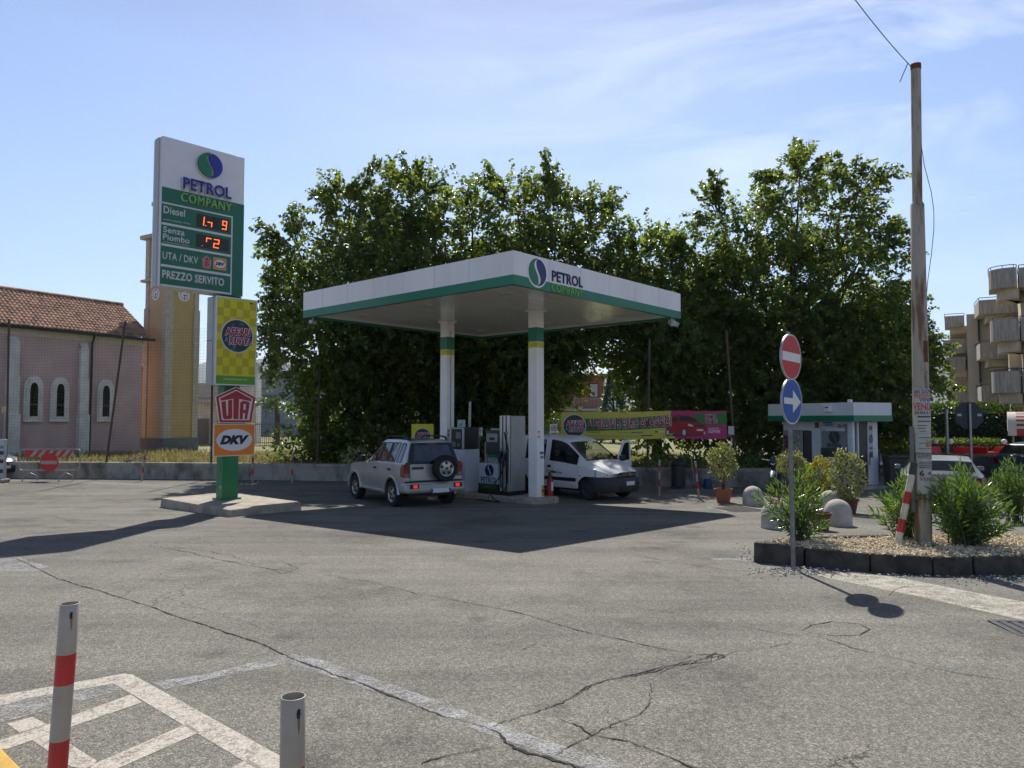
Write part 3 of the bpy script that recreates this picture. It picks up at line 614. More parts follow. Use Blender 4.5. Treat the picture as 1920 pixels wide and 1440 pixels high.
for k, z0 in enumerate((.2, 3.3)):
    xw = B(1894, 700, 53.9).x; f = MB().box(xw, xw + .55, 53.93, 53.998, z0, z0 + 2.2).build('window', LGREY, ap); MB().box(xw + .08, xw + .47, 53.90, 53.928, z0 + .1, z0 + 2.1).build('pane', GLASSD, f)
for px0, px1, py0, py1 in ((1775, 1800, 785, 822), (1786, 1803, 722, 733)): a = B(px0, py1, 67.9); c = B(px1, py0, 67.9); MB().box(a.x, c.x, 67.9, 67.98, a.z, c.z).build('window', GLASSD, ap)
a = B(1780, 712, 66.5); c = B(1812, 699, 66.5); MB().box(a.x, c.x, 66.4, 66.5, a.z, c.z).build('sun_blind', mat('striped_blind', (.55, .53, .5), .8, scale=3, stretch=(6, 1, .01), col2=(.25, .24, .22)), ap)
# awning
aw = thing('awning', 'domed red and cream striped awning at the right edge', 'awning', P(1890, 815, 38), AZ)
b = MB(); W_ = 3.0; n = 12
for i in range(24):
    x0 = i * W_ / 24; x1 = (i + 1) * W_ / 24
    for k in range(n):
        a0, a1 = R(90 * k / n), R(90 * (k + 1) / n); f = lambda x, a: (x * (1) + (.55 * (1 - math.sin(a)) if False else 0), .0 + 1.1 * (1 - math.cos(a)), .18 + 1.0 * math.sin(a))
        b.quad(f(x0, a0), f(x1, a0), f(x1, a1), f(x0, a1), m=k % 2 if i >= 3 else 1)
    b.quad((x0, -.005, -.05), (x1, -.005, -.05), (x1, 0, .18), (x0, 0, .18), m=2 if i >= 3 else 1)
for k in range(n):
    a0, a1 = R(90 * k / n), R(90 * (k + 1) / n); b.add([(0, 1.1*(1-math.cos(a0)), .18+math.sin(a0)), (0, 1.1*(1-math.cos(a1)), .18+math.sin(a1)), (0, 1.1, .18)], [(0,1,2)], m=1)
b.build('fabric', [mat('awning_red', (.34, .06, .045), .8, var=.05), mat('awning_cream', (.66, .56, .48), .8, var=.05), RED], aw, fix=False)
b = MB(); b.tube([(.05, 0, -.05), (.05, 1.1, 0)], .025, 6); b.tube([(.25, .9, -2.6), (.25, .9, .2)], .04, 6); b.build('frame', GALV, aw)
# terrace: planter wall, hedge, globe lamps, chairs
pw = tag(MB().plan([(16.3, 30.0), (20.6, 28.6), (20.7, 28.9), (16.4, 30.3)], -.05, .72).build('planter_wall', mat('dark_planter', (.075, .07, .065), .85, var=.2, scale=3)), 'dark low planter wall in front of the red terrace chairs', 'planter')
struct(sheet('kerb_line', [[(1828, 884), (1872, 886), (1872, 888.5), (1828, 886.5)]], WHITEP, .02))
HEDGE = leaf_mat('hedge_leaf', (.03, .07, .01), (.10, .17, .02), (.25, .36, .03), .4)
def box_leaves(name, x0, x1, y0, y1, z0, z1, n, ls, m, parent=None, jit=.08):
    side = rng.integers(0, 5, n); u = rng.random((n, 3)); p = np.stack([x0 + (x1-x0)*u[:,0], y0 + (y1-y0)*u[:,1], z0 + (z1-z0)*u[:,2]], 1); nr = rng.normal(0, .6, (n, 3))
    for k, (axi, val, sg) in enumerate(((1, y0, -1), (2, z1, 1), (0, x0, -1), (0, x1, 1), (2, z1, 1))):
        s = side == k; p[s, axi] = val; nr[s, axi] += sg
    p += rng.normal(0, jit, (n, 3)) * .6
    return leaf_mesh(name, p, nr, rng.normal(0, 1, (n, 3)), ls * rng.uniform(.7, 1.3, n), ls * .6, m, parent, 'lance')
hd = thing('hedge', 'clipped bright green hedge behind the red chairs', 'hedge', (0, 0, 0))
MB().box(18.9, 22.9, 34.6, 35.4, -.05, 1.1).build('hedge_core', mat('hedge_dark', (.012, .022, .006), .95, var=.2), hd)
box_leaves('foliage', 18.8, 23.0, 34.5, 35.5, .1, 1.22, 5200, .10, HEDGE, hd)
hd = thing('hedge', 'lower clipped hedge strip left of the stop sign post', 'hedge', (0, 0, 0))
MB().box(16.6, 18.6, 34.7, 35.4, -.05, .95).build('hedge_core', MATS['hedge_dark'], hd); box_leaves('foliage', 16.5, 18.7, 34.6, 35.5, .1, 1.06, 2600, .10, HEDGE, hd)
hd = thing('hedge', 'tall dark hedge mass behind the terrace left of the beige wall', 'hedge', (0, 0, 0))
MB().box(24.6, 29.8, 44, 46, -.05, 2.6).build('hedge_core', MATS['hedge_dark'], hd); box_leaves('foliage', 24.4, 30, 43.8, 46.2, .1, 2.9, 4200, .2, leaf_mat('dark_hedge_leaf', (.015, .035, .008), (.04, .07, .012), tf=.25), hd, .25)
for k, px in enumerate((1754, 1782, 1883)):
    p = P(px, 828, 31.5); g = thing('globe_lamp', ('white globe lamp nearest the tall rusty pole', 'white globe lamp in the middle of the three along the terrace', 'white globe lamp near the striped awning')[k], 'lamp', (p.x, p.y, 0), 0, 'globe lamps along the terrace')
    MB().tube([(0, 0, 0), (0, 0, p.z - .1)], .03, 8).build('post', DGREY, g); MB().lathe([(.001, -.11)] + [(.11 * math.sin(R(15*i)), -.11 * math.cos(R(15*i))) for i in range(1, 12)] + [(.001, .11)], 16, (0, 0, p.z)).build('globe', WHITE, g, smooth=60)
fl = leaf_mesh('flower_bed', np.stack([(xx := rng.uniform(16.4, 20.6, 1500)), 30.15 - (xx - 16.4) * .33 + rng.normal(0, .1, 1500), .7 + rng.random(1500) * .16], 1), rng.normal(0, 1, (1500, 3)) + [0, 0, .6], rng.normal(0, 1, (1500, 3)), .07, .05, leaf_mat('bed_flowers', (.05, .10, .02), (.62, .35, .25), tf=.3), shape='lance')
fl['kind'] = 'stuff'
CHAIR = mat('chair_red', (.62, .018, .022), .4, var=.03)
def make_chair():
    c = thing('plastic_chair', 'x', 'chair', (0, 0, 0), 0, 'red plastic terrace chairs')
    MB().box(-.24, .24, -.23, .23, .40, .44).build('seat', CHAIR, c, bevel=.02)
    b = MB(); n = 6
    for i in range(n):
        a0, a1 = -.26 + .52 * i / n, -.26 + .52 * (i + 1) / n; f = lambda a, z: (a, .25 + (z - .44) * .28 - .5 * a * a, z)
        if i % 2 == 0 or True: b.quad(f(a0, .46), f(a1, .46), f(a1, .86), f(a0, .86))
    o = b.build('backrest', CHAIR, c); so = o.modifiers.new('s', 'SOLIDIFY'); so.thickness = .02
    for s in (-1, 1):
        b = MB(); b.tube([(s*.26, -.2, .62), (s*.27, .05, .64), (s*.26, .29, .62)], .025, 6); b.tube([(s*.26, -.2, .62), (s*.25, -.22, .42)], .022, 6); b.build('armrest', CHAIR, c)
        for yy in (-.21, .22): MB().tube([(s*.22, yy, .41), (s*.25, yy * 1.15, 0)], .022, 6).build('leg', CHAIR, c)
    return c
ch0 = make_chair()
for k, (px, rz, Y, lb) in enumerate(((1764, 10, 30.8, 'leftmost red plastic chair on the terrace'), (1793, 175, 31.2, 'red chair just right of the thin lamp post'), (1808, 200, 31.4, 'red chair directly left of the stop sign pole'), (1832, 170, 31.2, 'first red chair right of the stop sign pole'),
        (1845, 120, 30.9, 'red chair turned sideways by the terrace table'), (1862, 190, 31.3, 'red chair on the far side of the terrace table'), (1877, 250, 31.0, 'red chair leaning towards the awning side'), (1893, 280, 31.3, 'rightmost red plastic chair on the terrace'))):
    p = P(px, 850, Y); o = ch0 if k == 0 else dup(ch0); o.location = (p.x, p.y, 0); o.rotation_euler = (0, 0, R(rz)); o['label'] = lb; o.scale = (1.1, 1.1, 1.3)
p = P(1857, 850, 30.9); tb = thing('plastic_table', 'square red plastic table between the terrace chairs', 'table', (p.x, p.y, 0)); MB().box(-.4, .4, -.4, .4, .84, .9).build('tabletop', CHAIR, tb, bevel=.01)
for sx in (-.33, .33):
    for sy in (-.33, .33): MB().tube([(sx, sy, 0), (sx, sy, .84)], .03, 6).build('leg', CHAIR, tb)

# ---- stop sign seen from behind, street posts
p = P(1817.5, 779, 22.5); ss = thing('stop_sign', 'octagonal stop sign seen from its dark back', 'road sign', (p.x, p.y, 0), R(-6))
b = MB(); oc = [(.44 * math.cos(R(22.5 + 45*i)), p.z + .44 * math.sin(R(22.5 + 45*i))) for i in range(8)]; b.prism(oc, .0, .025); b.build('plate', mat('sign_back', (.018, .022, .032), .55, var=.05), ss)
MB().tube([(0, -.045, 0), (0, -.045, p.z + .36)], .035, 10).build('post', GALV, ss, smooth=40)
b = MB(); b.box(-.35, -.23, -.008, -.001, p.z - .02, p.z + .05); b.box(.23, .35, -.008, -.001, p.z - .02, p.z + .05); b.build('sticker', LGREY, ss)
p = P(1772.5, 700, 30.3); MBp = MB().tube([(p.x, p.y, 0), (p.x, p.y, P(1772, 768, 30.3).z)], [.07, .055], 10).build('street_post', GALV, smooth=40); tag(MBp, 'plain grey metal post beside the terrace left of the stop sign', 'post')
p = G(1649, 902); tag(MB().tube([p, P(1649, 836, p.y)], .02, 6).build('thin_stake', DGREY), 'thin dark stake standing right of the kiosk', 'stake')

# ================================================================= FUEL CANOPY
CAR_ = (0.03, 16.0); RZ = R(48.6)
def CL(x, y, z=0): c, s = math.cos(RZ), math.sin(RZ); return Vector((CAR_[0] + c * x - s * y, CAR_[1] + s * x + c * y, z))
CAN_ = (0.035, 15.77); WX, WY = 7.39, 8.1; ZB, ZG, ZT = 5.19, 5.405, 5.93
cp = thing('fuel_canopy', 'white fuel station canopy with green edge band on two square pillars', 'canopy', (*CAN_, 0), RZ)
FASC = mat('fascia_white', (.82, .80, .81), .4, scale=1.2, stretch=(1, 1, .2), col2=(.70, .68, .69), p0=.3, p1=.7, detail=3)
GREENC = mat('canopy_green', (.005, .165, .085), .35, var=.03)
def ringbox(b, o0, o1, z0, z1):
    for pl in ([(-o1, -o1), (WX + o1, -o1), (WX + o1, -o0), (-o1, -o0)], [(-o1, WY + o0), (WX + o1, WY + o0), (WX + o1, WY + o1), (-o1, WY + o1)], [(-o1, -o0), (-o0, -o0), (-o0, WY + o0), (-o1, WY + o0)], [(WX + o0, -o0), (WX + o1, -o0), (WX + o1, WY + o0), (WX + o0, WY + o0)]): b.plan(pl, z0, z1)
b = MB(); ringbox(b, -.08, 0, ZG, ZT); b.plan([(.08, .08), (WX - .08, .08), (WX - .08, WY - .08), (.08, WY - .08)], ZT - .2, ZT - .12); b.build('fascia', FASC, cp)
b = MB(); ringbox(b, -.10, .003, ZB, ZG - .001); b.build('green_band', GREENC, cp)
b = MB()
for i in range(1, 7):                     # panel joints: thin covers
    y = i * WY / 7 + .2; b.box(-.0035, -.0005, y - .006, y + .006, ZG, ZT)
    if i < 6: x = i * WX / 6; b.box(x - .006, x + .006, -.0035, -.0005, ZG, ZT)
b.build('panel_joint', mat('joint_grey', (.52, .51, .53), .5, var=0), cp)
SOF = mat('soffit_white', (.87, .85, .81), .13, scale=1.0, var=.06, spec=.7, stretch=(.4, 3, 1))
b = MB(); n = 54
for i in range(n):                        # metal planks, each with a shadow gap beside it
    y0 = .10 + i * (WY - .2) / n; y1 = .10 + (i + 1) * (WY - .2) / n; b.box(.10, WX - .10, y0, y1 - .022, 5.285, 5.30)
b.box(.10, WX - .10, .10, WY - .10, 5.31, 5.33); b.build('soffit', SOF, cp)
b = MB(); ringbox(b, -.20, -.1005, 5.255, 5.284); b.build('soffit_trim', mat('trim_white', (.66, .63, .58), .4, var=.03), cp)
for (lx, ly) in ((1.2, 1.3), (6.2, 1.3), (1.2, 4.1), (6.2, 4.1), (1.2, 6.9), (6.2, 6.9)):
    MB().lathe([(.17, 5.284), (.17, 5.262), (.13, 5.25), (.001, 5.25)], 18, (lx, ly, 0)).build('ceiling_lamp', LGREY, cp)
PIL = mat('pillar_white', (.85, .82, .80), .4, scale=1.5, var=.05)
for k, (px_, py_) in enumerate(((3.79, 2.50), (3.79, 6.05))):
    h = .155; b = MB(); b.box(px_ - h, px_ + h, py_ - h, py_ + h, .14, 5.284); o = b.build('pillar', PIL, cp, bevel=.012)
    g = h + .003
    MB().box(px_ - g, px_ + g, py_ - g, py_ + g, 4.40, 4.80).build('green_stripe', GREENC, o, bevel=.012)
    MB().box(px_ - g, px_ + g, py_ - g, py_ + g, 4.235, 4.397).build('yellow_stripe', mat('stripe_yellow', (.55, .50, .01), .4, var=.03), o, bevel=.012)
    MB().box(px_ - h - .05, px_ + h + .05, py_ - h - .05, py_ + h + .05, 5.245, 5.28).build('collar', PIL, o)
    MB().box(px_ - h + .02, px_ - h + .12, py_ - h - .006, py_ - h - .001, 1.70, 2.02).build('sticker', mat('sticker_white', (.8, .78, .78), .4, var=0), o)
    b = MB()
    for i in range(2):
        for j in range(2):
            cx, cz = px_ - h + .045 + i * .05, 1.80 + j * .13
            b.lathe([(.02, -.004), (.02, 0), (.001, 0)], 12, (cx, py_ - h - .006, cz), axis='y'); b.box(cx - .014, cx + .014, py_ - h - .010, py_ - h - .0065, cz - .05, cz - .03)
    b.build('warning_symbol', SIGNRED, o)
    if k: MB().box(px_ - .012, px_ + .006, py_ - h - .0045, py_ - h - .0005, .2, 5.0).build('seam', DGREY, o)
pr = cp
py_ = 2.50 - .155; px_ = 3.79 + .155
b = MB(); yy = 2.2
def pillar_note(x0, x1, z0, z1, m, nm='notice', dx=.003):
    MB().box(px_ + .001, px_ + dx, x0, x1, z0, z1).build(nm, m, cp)
MB().box(3.83, 3.935, py_ - .004, py_ - .0005, .17, .46).build('warning_sticker', mat('sticker_ochre', (.55, .33, .01), .5, var=.05), cp); MB().lathe([(.035, -.003), (.035, 0), (.001, 0)], 12, (3.882, py_ - .004, .31), axis='y').build('sticker_mark', BLACK, cp)
MB().box(3.74, 3.93, py_ - .003, py_ - .0005, 1.15, 1.55).build('notice', mat('sticker_white', (.8,.78,.78)), cp)
b = MB()
for i in range(3): b.box(3.755 + i * .058, 3.80 + i * .058, py_ - .006, py_ - .0032, 1.31, 1.38)
for i in range(2): b.box(3.78 + i * .07, 3.825 + i * .07, py_ - .006, py_ - .0032, 1.19, 1.27)
b.build('notice_mark', NAVY, cp)
# canopy lettering on the right-hand fascia
lg = .31
logo(cp, .80, 5.565, lg, -.004, LOGOG, NAVY, disc=mat('fascia_disc', (.82, .80, .81), .4, var=0), depth=.014)
text('canopy_lettering', 'PETROL', 1.33, 5.445, 1.20, .255, -.002, NAVY, cp, bold=.03, depth=.012)
text('canopy_lettering', 'COMPANY', 1.31, 5.215, 1.23, .185, -.005, LIME, cp, bold=-.004, spacing=1.1, depth=.012)
# floodlights and cameras under the edge
def floodlight(x, y, rz, parent):
    b = MB(); M = Matrix.Translation((x, y, 5.06)) @ Matrix.Rotation(rz, 4, 'Z') @ Matrix.Rotation(R(-28), 4, 'X'); b.box(-.09, .09, -.05, .13, -.07, .06, M=M); b.box(-.07, .07, .131, .135, -.05, .04, M=M); b.tube([M @ Vector((0, 0, 0)), (x, y, 5.20)], .02, 6)
    b.build('floodlight', LGREY, parent, bevel=.01)
floodlight(WX - .42, .06, R(150), cp); floodlight(WX - .20, .10, R(205), cp)
b = MB(); M = Matrix.Translation((.10, WY - .35, 5.05)) @ Matrix.Rotation(R(120), 4, 'Z'); b.box(-.05, .05, -.16, .16, -.05, .05, M=M); b.tube([(.10, WY - .35, 5.05), (.10, WY - .35, 5.2)], .02, 6); b.build('camera', LGREY, cp, bevel=.015)

# pump island
pts = [CL(3.05, 2.0), CL(3.05, 7.2), CL(4.1, 7.2), CL(4.1, 2.0), CL(3.98, 1.84), CL(3.75, 1.78), CL(3.4, 1.78), CL(3.17, 1.84)]
isl = struct(MB().plan([(p.x, p.y) for p in pts], -.1, .15).build('kerb_island', KERB, bevel=.03))
b = MB()
for y_ in (2.6, 3.6, 4.6, 5.6): b.box(3.045, 3.06, y_, y_ + .012, -.05, .14)
b.box(3.66, 3.672, 1.772, 1.79, -.05, .14)
o = struct(b.build('island_joint', BLACK)); o.location = (*CAR_, 0); o.rotation_euler = (0, 0, RZ)

# fuel dispenser
pu = thing('fuel_dispenser', 'tall silver fuel dispenser with black hoses and logo panel at its foot', 'fuel pump', (*CAR_, 0), RZ)
RIB = mat('ribbed_silver', (.40, .42, .41), .35, .5, var=.05)
b = MB(); b.box(3.34, 3.94, 3.02, 3.40, .26, 2.36)
for i in range(5): b.box(3.345 + i * .118, 3.345 + i * .118 + .1165, 3.004, 3.02, .26, 2.36)
b.build('hose_cabinet', RIB, pu, bevel=.008)
b = MB(); b.box(3.27, 3.335, 3.02, 3.12, .26, 2.37); b.box(3.27, 3.335, 3.17, 3.25, .26, 2.37); b.box(3.27, 3.335, 3.30, 3.385, .26, 2.37); b.build('cabinet_strip', ALU, pu, bevel=.006)
MB().box(3.28, 3.338, 3.02, 3.39, .26, 2.34).build('hose_recess', BLACK, pu)
MB().box(3.24, 3.95, 2.99, 4.2, .15, .255).build('plinth', BLACK, pu)
text('pump_number', '2', 3.262, 1.86, .04, .07, 0, BLACK, pu); 
o = [c for c in pu.children if c.name.startswith('pump_number')][0]; o.rotation_euler = (0, 0, R(-90)); o.location = (3.268, 3.08 + 3.282, 0)
for k, (yy, zz) in enumerate(((3.145, 1.02), (3.275, 1.08))):
    b = MB(); b.box(3.18, 3.27, yy - .03, yy + .03, zz + .10, zz + .30); b.tube([(3.19, yy, zz + .3), (3.16, yy, zz + .12), (3.19, yy, zz - .06)], [.03, .035, .022], 8); b.tube([(3.14, yy, zz + .22), (3.11, yy, zz + .1), (3.15, yy, zz)], .012, 6)
    nz_ = b.build('nozzle', BLACK, pu); MB().box(3.22, 3.262, yy - .02, yy + .02, zz + .32, zz + .38).build('nozzle_flap', mat('flap_teal', (.02, .2, .2), .5, var=0), nz_)
MB().tube([(3.19, 3.145, 1.0), (3.12, 3.2, .72), (3.0, 3.36, .45), (2.86, 3.42, .28), (2.80, 3.2, .1), (2.86, 3.0, .02), (3.02, 2.9, .02)][:5] + [(2.84, 3.0, .03), (2.80, 3.5, .03), (2.9, 3.9, .02)], .018, 8).build('hose', RUBBER, pu, smooth=60)
MB().tube([(3.19, 3.275, 1.05), (3.17, 3.26, .7), (3.13, 3.2, .4), (3.16, 3.12, .28), (3.24, 3.07, .5), (3.25, 3.06, 1.4), (3.26, 3.2, 1.9)], .018, 8).build('hose', RUBBER, pu, smooth=60)
def side_panel(parent, nm, y0, y1, z0, z1, x0, x1, m): return MB().box(x0, x1, y0, y1, z0, z1).build(nm, m, parent, bevel=.006)
pf = thing('panel_frame', None, None, (3.27, 4.18, 0), R(-90)); pf.parent = pu; pf.name = 'logo_panel'      # local x runs along the island towards the camera
MB().prism([(0, .30), (.74, .30), (.74, 1.02), (0, 1.02)], 0, .10).build('panel_sheet', mat('panel_white', (.56, .60, .66), .4, var=.03), pf)
MB().prism([(-.03, .26), (.745, .26), (.745, .44), (-.03, .44)], -.004, .12).build('panel_foot', mat('panel_dark_green', (.008, .05, .03), .4, var=0), pf)
logo(pf, .40, .815, .17, -.002, NAVY, NAVY, depth=.003); text('panel_lettering', 'PETROL', .07, .46, .62, .17, -.001, NAVY, pf, bold=.015, depth=.003); text('panel_lettering', 'COMPANY', .07, .30, .60, .12, -.005, mat('dim_lime', (.09, .22, .03), .5, var=0), pf, depth=.003)
MB().box(3.32, 3.9, 3.45, 3.98, 1.28, 1.95).build('display_head', DGREY, pu, bevel=.02)
MB().box(3.305, 3.319, 3.50, 3.93, 1.62, 1.86).build('display', mat('lcd_panel', (.30, .31, .28), .4, var=.08), pu); MB().box(3.29, 3.304, 3.62, 3.80, 1.68, 1.75).build('display_digits', BLACK, pu)
MB().box(3.31, 3.36, 3.50, 3.88, 1.03, 1.27).build('price_card', mat('card_pale', (.35, .42, .35), .5, var=.25, scale=12), pu)
b = MB(); b.box(3.30, 3.309, 3.50, 3.88, 1.18, 1.27); b.build('card_header', LOGOG, pu)
MB().tube([(3.5, 4.12, .15), (3.5, 4.12, 1.6)], .05, 8).build('upright', GALV, pu); MB().box(3.45, 3.75, 3.55, 3.9, 1.955, 2.0).build('head_cap', LGREY, pu)
# payment terminal
te = thing('payment_terminal', 'white cabinet with dark self service payment screen under the canopy', 'payment terminal', (*CAR_, 0), RZ)
MB().box(3.26, 3.84, 4.72, 5.45, .15, 1.38).build('cabinet', mat('cabinet_white', (.58, .60, .66), .45, scale=2, var=.06), te, bevel=.01)
b = MB(); b.box(3.24, 3.84, 4.74, 5.38, 1.385, 2.03); b.build('terminal_head', BLACK, te, bevel=.02)
b = MB(); b.box(3.225, 3.24, 4.76, 4.84, 1.40, 2.02); b.box(3.225, 3.24, 5.30, 5.36, 1.40, 2.02); b.box(3.225, 3.24, 4.84, 5.30, 1.98, 2.02); b.build('head_bezel', LGREY, te)
MB().box(3.228, 3.238, 4.9, 5.1, 1.70, 1.88).build('screen', mat('screen_blue', (.10, .16, .24), .2, var=.1), te)
b = MB(); b.box(3.20, 3.238, 4.92, 5.02, 1.46, 1.56); b.box(3.21, 3.238, 5.1, 5.25, 1.46, 1.6); b.build('keypad', GREY, te)
MB().box(3.30, 3.38, 4.86, 5.12, 2.035, 2.25).build('topper', mat('topper_grey', (.5, .5, .48), .5, var=.05), te); MB().box(3.292, 3.299, 4.885, 5.10, 2.06, 2.23).build('topper_picture', mat('topper_teal', (.05, .32, .36), .5, scale=9, col2=(.55, .45, .42), p0=.48, p1=.52), te)
MB().box(3.252, 3.2595, 5.30, 5.40, 1.1, 1.32).build('slot', BLACK, te)
# odd post, extinguisher, notices
p = CL(3.85, 5.2); tag(MB().tube([(p.x, p.y, .15), (p.x + .05, p.y, 2.8)], [.05, .04], 8).build('vent_pipe', GALV, smooth=40), 'thin grey vent pipe rising behind the fuel dispenser', 'pipe')
ex = thing('fire_extinguisher', 'red fire extinguisher standing at the foot of the near pillar', 'fire extinguisher', CL(4.02, 2.18, .15), RZ)
MB().lathe([(.001, 0), (.085, .0), (.088, .03), (.088, .40), (.07, .47), (.03, .50), (.03, .54)], 20).build('cylinder', RED, ex, smooth=50)
b = MB(); b.box(-.02, .02, -.09, .03, .56, .58); b.box(-.02, .02, -.08, .03, .60, .615); b.tube([(0, 0, .53), (0, 0, .60)], .022, 8); b.build('valve', BLACK, ex)
MB().tube([(0, .0, .57), (-.05, -.03, .66), (-.13, -.05, .60), (-.14, -.06, .45), (-.10, -.05, .36)], .012, 8).build('hose', RUBBER, ex, smooth=60)
b = MB(); ar = [R(-115 + 50 * i / 6) for i in range(7)]; b.add([(.0895 * math.cos(a), .0895 * math.sin(a), z) for z in (.14, .38) for a in ar], [(i, i+1, 8+i, 7+i) for i in range(6)]); b.build('label_sheet', WHITE, ex, fix=False)
def notice(px, py0, py1, Y, w_, nm, label, rz=0):
    p = P(px, py1, Y); z1 = P(px, py0, Y).z; t_ = thing(nm, label, 'sign', (p.x, p.y, 0), rz); MB().tube([(0, .03, gz(Y)), (0, .03, z1)], .02, 6).build('post', GALV, t_)
    MB().box(-w_/2, w_/2, -.005, .008, p.z, z1).build('plate', WHITE, t_); cz = z1 - (z1 - p.z) * .38; rr = w_ * .38
    ring = [(rr, -.004), (rr, 0), (rr * .72, 0), (rr * .72, -.004)]; MB().lathe(ring, 20, (0, -.0055, cz), axis='y', cap=False).build('prohibition_ring', SIGNRED, t_)
    MB().box(-.012, .012, -.010, -.006, cz - rr * .72, cz + rr * .72, M=Matrix.Translation((0, 0, cz)) @ Matrix.Rotation(R(45), 4, 'Y') @ Matrix.Translation((0, 0, -cz))).build('prohibition_bar', SIGNRED, t_)
    b = MB(); b.box(-rr * .4, rr * .4, -.0058, -.0052, cz - .02, cz + .02); b.box(-w_ * .35, w_ * .35, -.008, -.0052, p.z + .02, p.z + .05); b.build('notice_mark', BLACK, t_)
notice(1038, 795, 815, 25.2, .26, 'prohibition_sign', 'small white prohibition sign on a post left of the long banner'); notice(897.5, 802, 818, 25.5, .26, 'prohibition_sign', 'small white prohibition sign peeking out behind the payment terminal')
# promotional poster behind the SUV
p = P(792, 830, 24.0); z1 = P(792, 795, 24).z; ps = thing('poster_stand', 'yellow poster board with a dark badge standing behind the silver car', 'poster', (p.x, p.y, 0), R(0))
MB().box(-.36, .36, 0, .03, z1 - .98, z1).build('board', YEL, ps); b = MB(); b.tube([(-.33, .05, 0), (-.33, .05, z1)], .018, 6); b.tube([(.33, .05, 0), (.33, .05, z1)], .018, 6); b.build('frame', GALV, ps)
roundel(ps, 0, z1 - .40, .25, -.001)

# ================================================================= PRICE PYLON
PX = P(302, 400, 16.95); py = thing('price_pylon', 'tall white and green fuel price pylon with hanging sign panels', 'pylon', (PX.x, PX.y, 0), R(47.5))
WP = 2.04; zt_ = P(302, 254, 16.95).z; zb_ = P(297.5, 535.6, 16.95).z; HP = zt_ - zb_
zf = lambda px, py_: zb_ + HP * (1 - py_)        # fraction from the top
MB().box(0, WP, 0, .50, zb_, zt_).build('cabinet', mat('pylon_white', (.66, .65, .69), .4, var=.03), py, bevel=.01)
b = MB(); b.box(-.03, -.001, .14, .36, zb_, zt_ - .01); b.box(WP + .001, WP + .02, .05, .45, zb_, zt_); b.build('side_strip', mat('pylon_side', (.42, .42, .45), .5, var=.05), py)
b = MB()
for x in (.10, WP - .12): b.lathe([(.05, zt_ + .005), (.05, zt_ + .04), (.03, zt_ + .055), (.001, zt_ + .055)], 10, (x, .17, 0))
b.build('lifting_eye', LGREY, py)
GZ = zt_ - HP * .341
b = MB(); b.box(.004, WP, -.012, -.001, zb_ + .0, GZ); b.build('green_face', GREEN, py)
xr = WP * .838
rows = [(.552, .392, 'Diesel'), (.372, .232, 'Senza'), (.212, .082, 'UTA / DKV'), (.064, -.068, 'PREZZO SERVITO')]
rows = [(zt_ - a * HP, zt_ - c * HP) for a, c in ((.452, .578), (.593, .718), (.733, .855), (.871, .987))]
FR = mat('frame_white', (.60, .60, .60), .45, var=.04)
b = MB(); b.box(.01, xr, -.02, -.0125, rows[0][0], rows[0][0] + .035); b.box(xr - .002, xr + .03, -.02, -.0125, zb_ + .0, rows[0][0] + .035)
for (a, c), (a2, c2) in zip(rows[:-1], rows[1:]): b.box(.01, xr - .003, -.02, -.0125, a2, c)
b.box(.01, xr - .003, -.02, -.0125, zb_, rows[3][1]); b.build('panel_frame', FR, py)
PT = mat('panel_text', (.55, .56, .53), .5, var=0)
y_ = -.0125; X_ = .05
text('panel_lettering', 'Diesel', X_, rows[0][1] + .22, .50, .18, y_, PT, py, bold=.02); text('panel_lettering', 'prezzo praticato €/litro', X_, rows[0][1] + .05, .64, .055, y_, PT, py, bold=.006, shear=.25)
text('panel_lettering', 'Senza', X_, rows[1][1] + .265, .50, .15, y_, PT, py, bold=.02); text('panel_lettering', 'Piombo', X_, rows[1][1] + .09, .62, .15, y_, PT, py, bold=.02); text('panel_lettering', 'prezzo praticato €/litro', X_, rows[1][1] + .02, .62, .05, y_, PT, py, bold=.006, shear=.25)
text('panel_lettering', 'UTA / DKV', X_, rows[2][1] + .12, .84, .18, y_, PT, py, bold=.02); text('panel_lettering', 'PREZZO SERVITO', X_, rows[3][1] + .14, 1.50, .20, y_, PT, py, bold=.035)
SEGS = {'1': 'bc', '9': 'abcdfg', '2': 'abged', 'r': 'af', '-': 'gc'}
def digit(b, ch_, x, z, w_, h_, y):
    t_ = .022; sk = lambda zz: (zz - z) * .08
    S = {'a': (0, w_, h_ - t_, h_), 'g': (0, w_, h_/2 - t_/2, h_/2 + t_/2), 'd': (0, w_, 0, t_), 'f': (0, t_, h_/2, h_), 'b': (w_ - t_, w_, h_/2, h_), 'e': (0, t_, 0, h_/2), 'c': (w_ - t_, w_, 0, h_/2)}
    for s in SEGS[ch_]:
        x0, x1, z0, z1 = S[s]; q_ = [(x + x0 + sk(z + z0), z + z0), (x + x1 + sk(z + z0), z + z0), (x + x1 + sk(z + z1), z + z1), (x + x0 + sk(z + z1), z + z1)]; b.prism(q_, y - .004, y)
for k in (0, 1):
    d = MB().box(.83, xr - .06, -.018, -.0125, rows[k][1] + .055, rows[k][1] + .375).build('price_display', mat('display_black', (.03, .028, .028), .5, scale=5, col2=(.012, .012, .012)), py)
    zz = rows[k][1] + .105
    for ch_, x, w_ in ((('1', .90, .11), ('-', 1.09, .12), ('9', 1.46, .12)), (('r', 1.06, .13), ('2', 1.25, .14)))[k]:
        b = MB(); digit(b, ch_, x, zz, w_, .22, -.0185); b.build('price_digit', LED, d)
    MB().box(1.045, 1.065, -.022, -.0185, zz, zz + .02).build('decimal_point', LED, d) if k == 0 else MB().box(.97, .985, -.022, -.0185, zz - .01, zz + .005).build('decimal_point', LED, d)
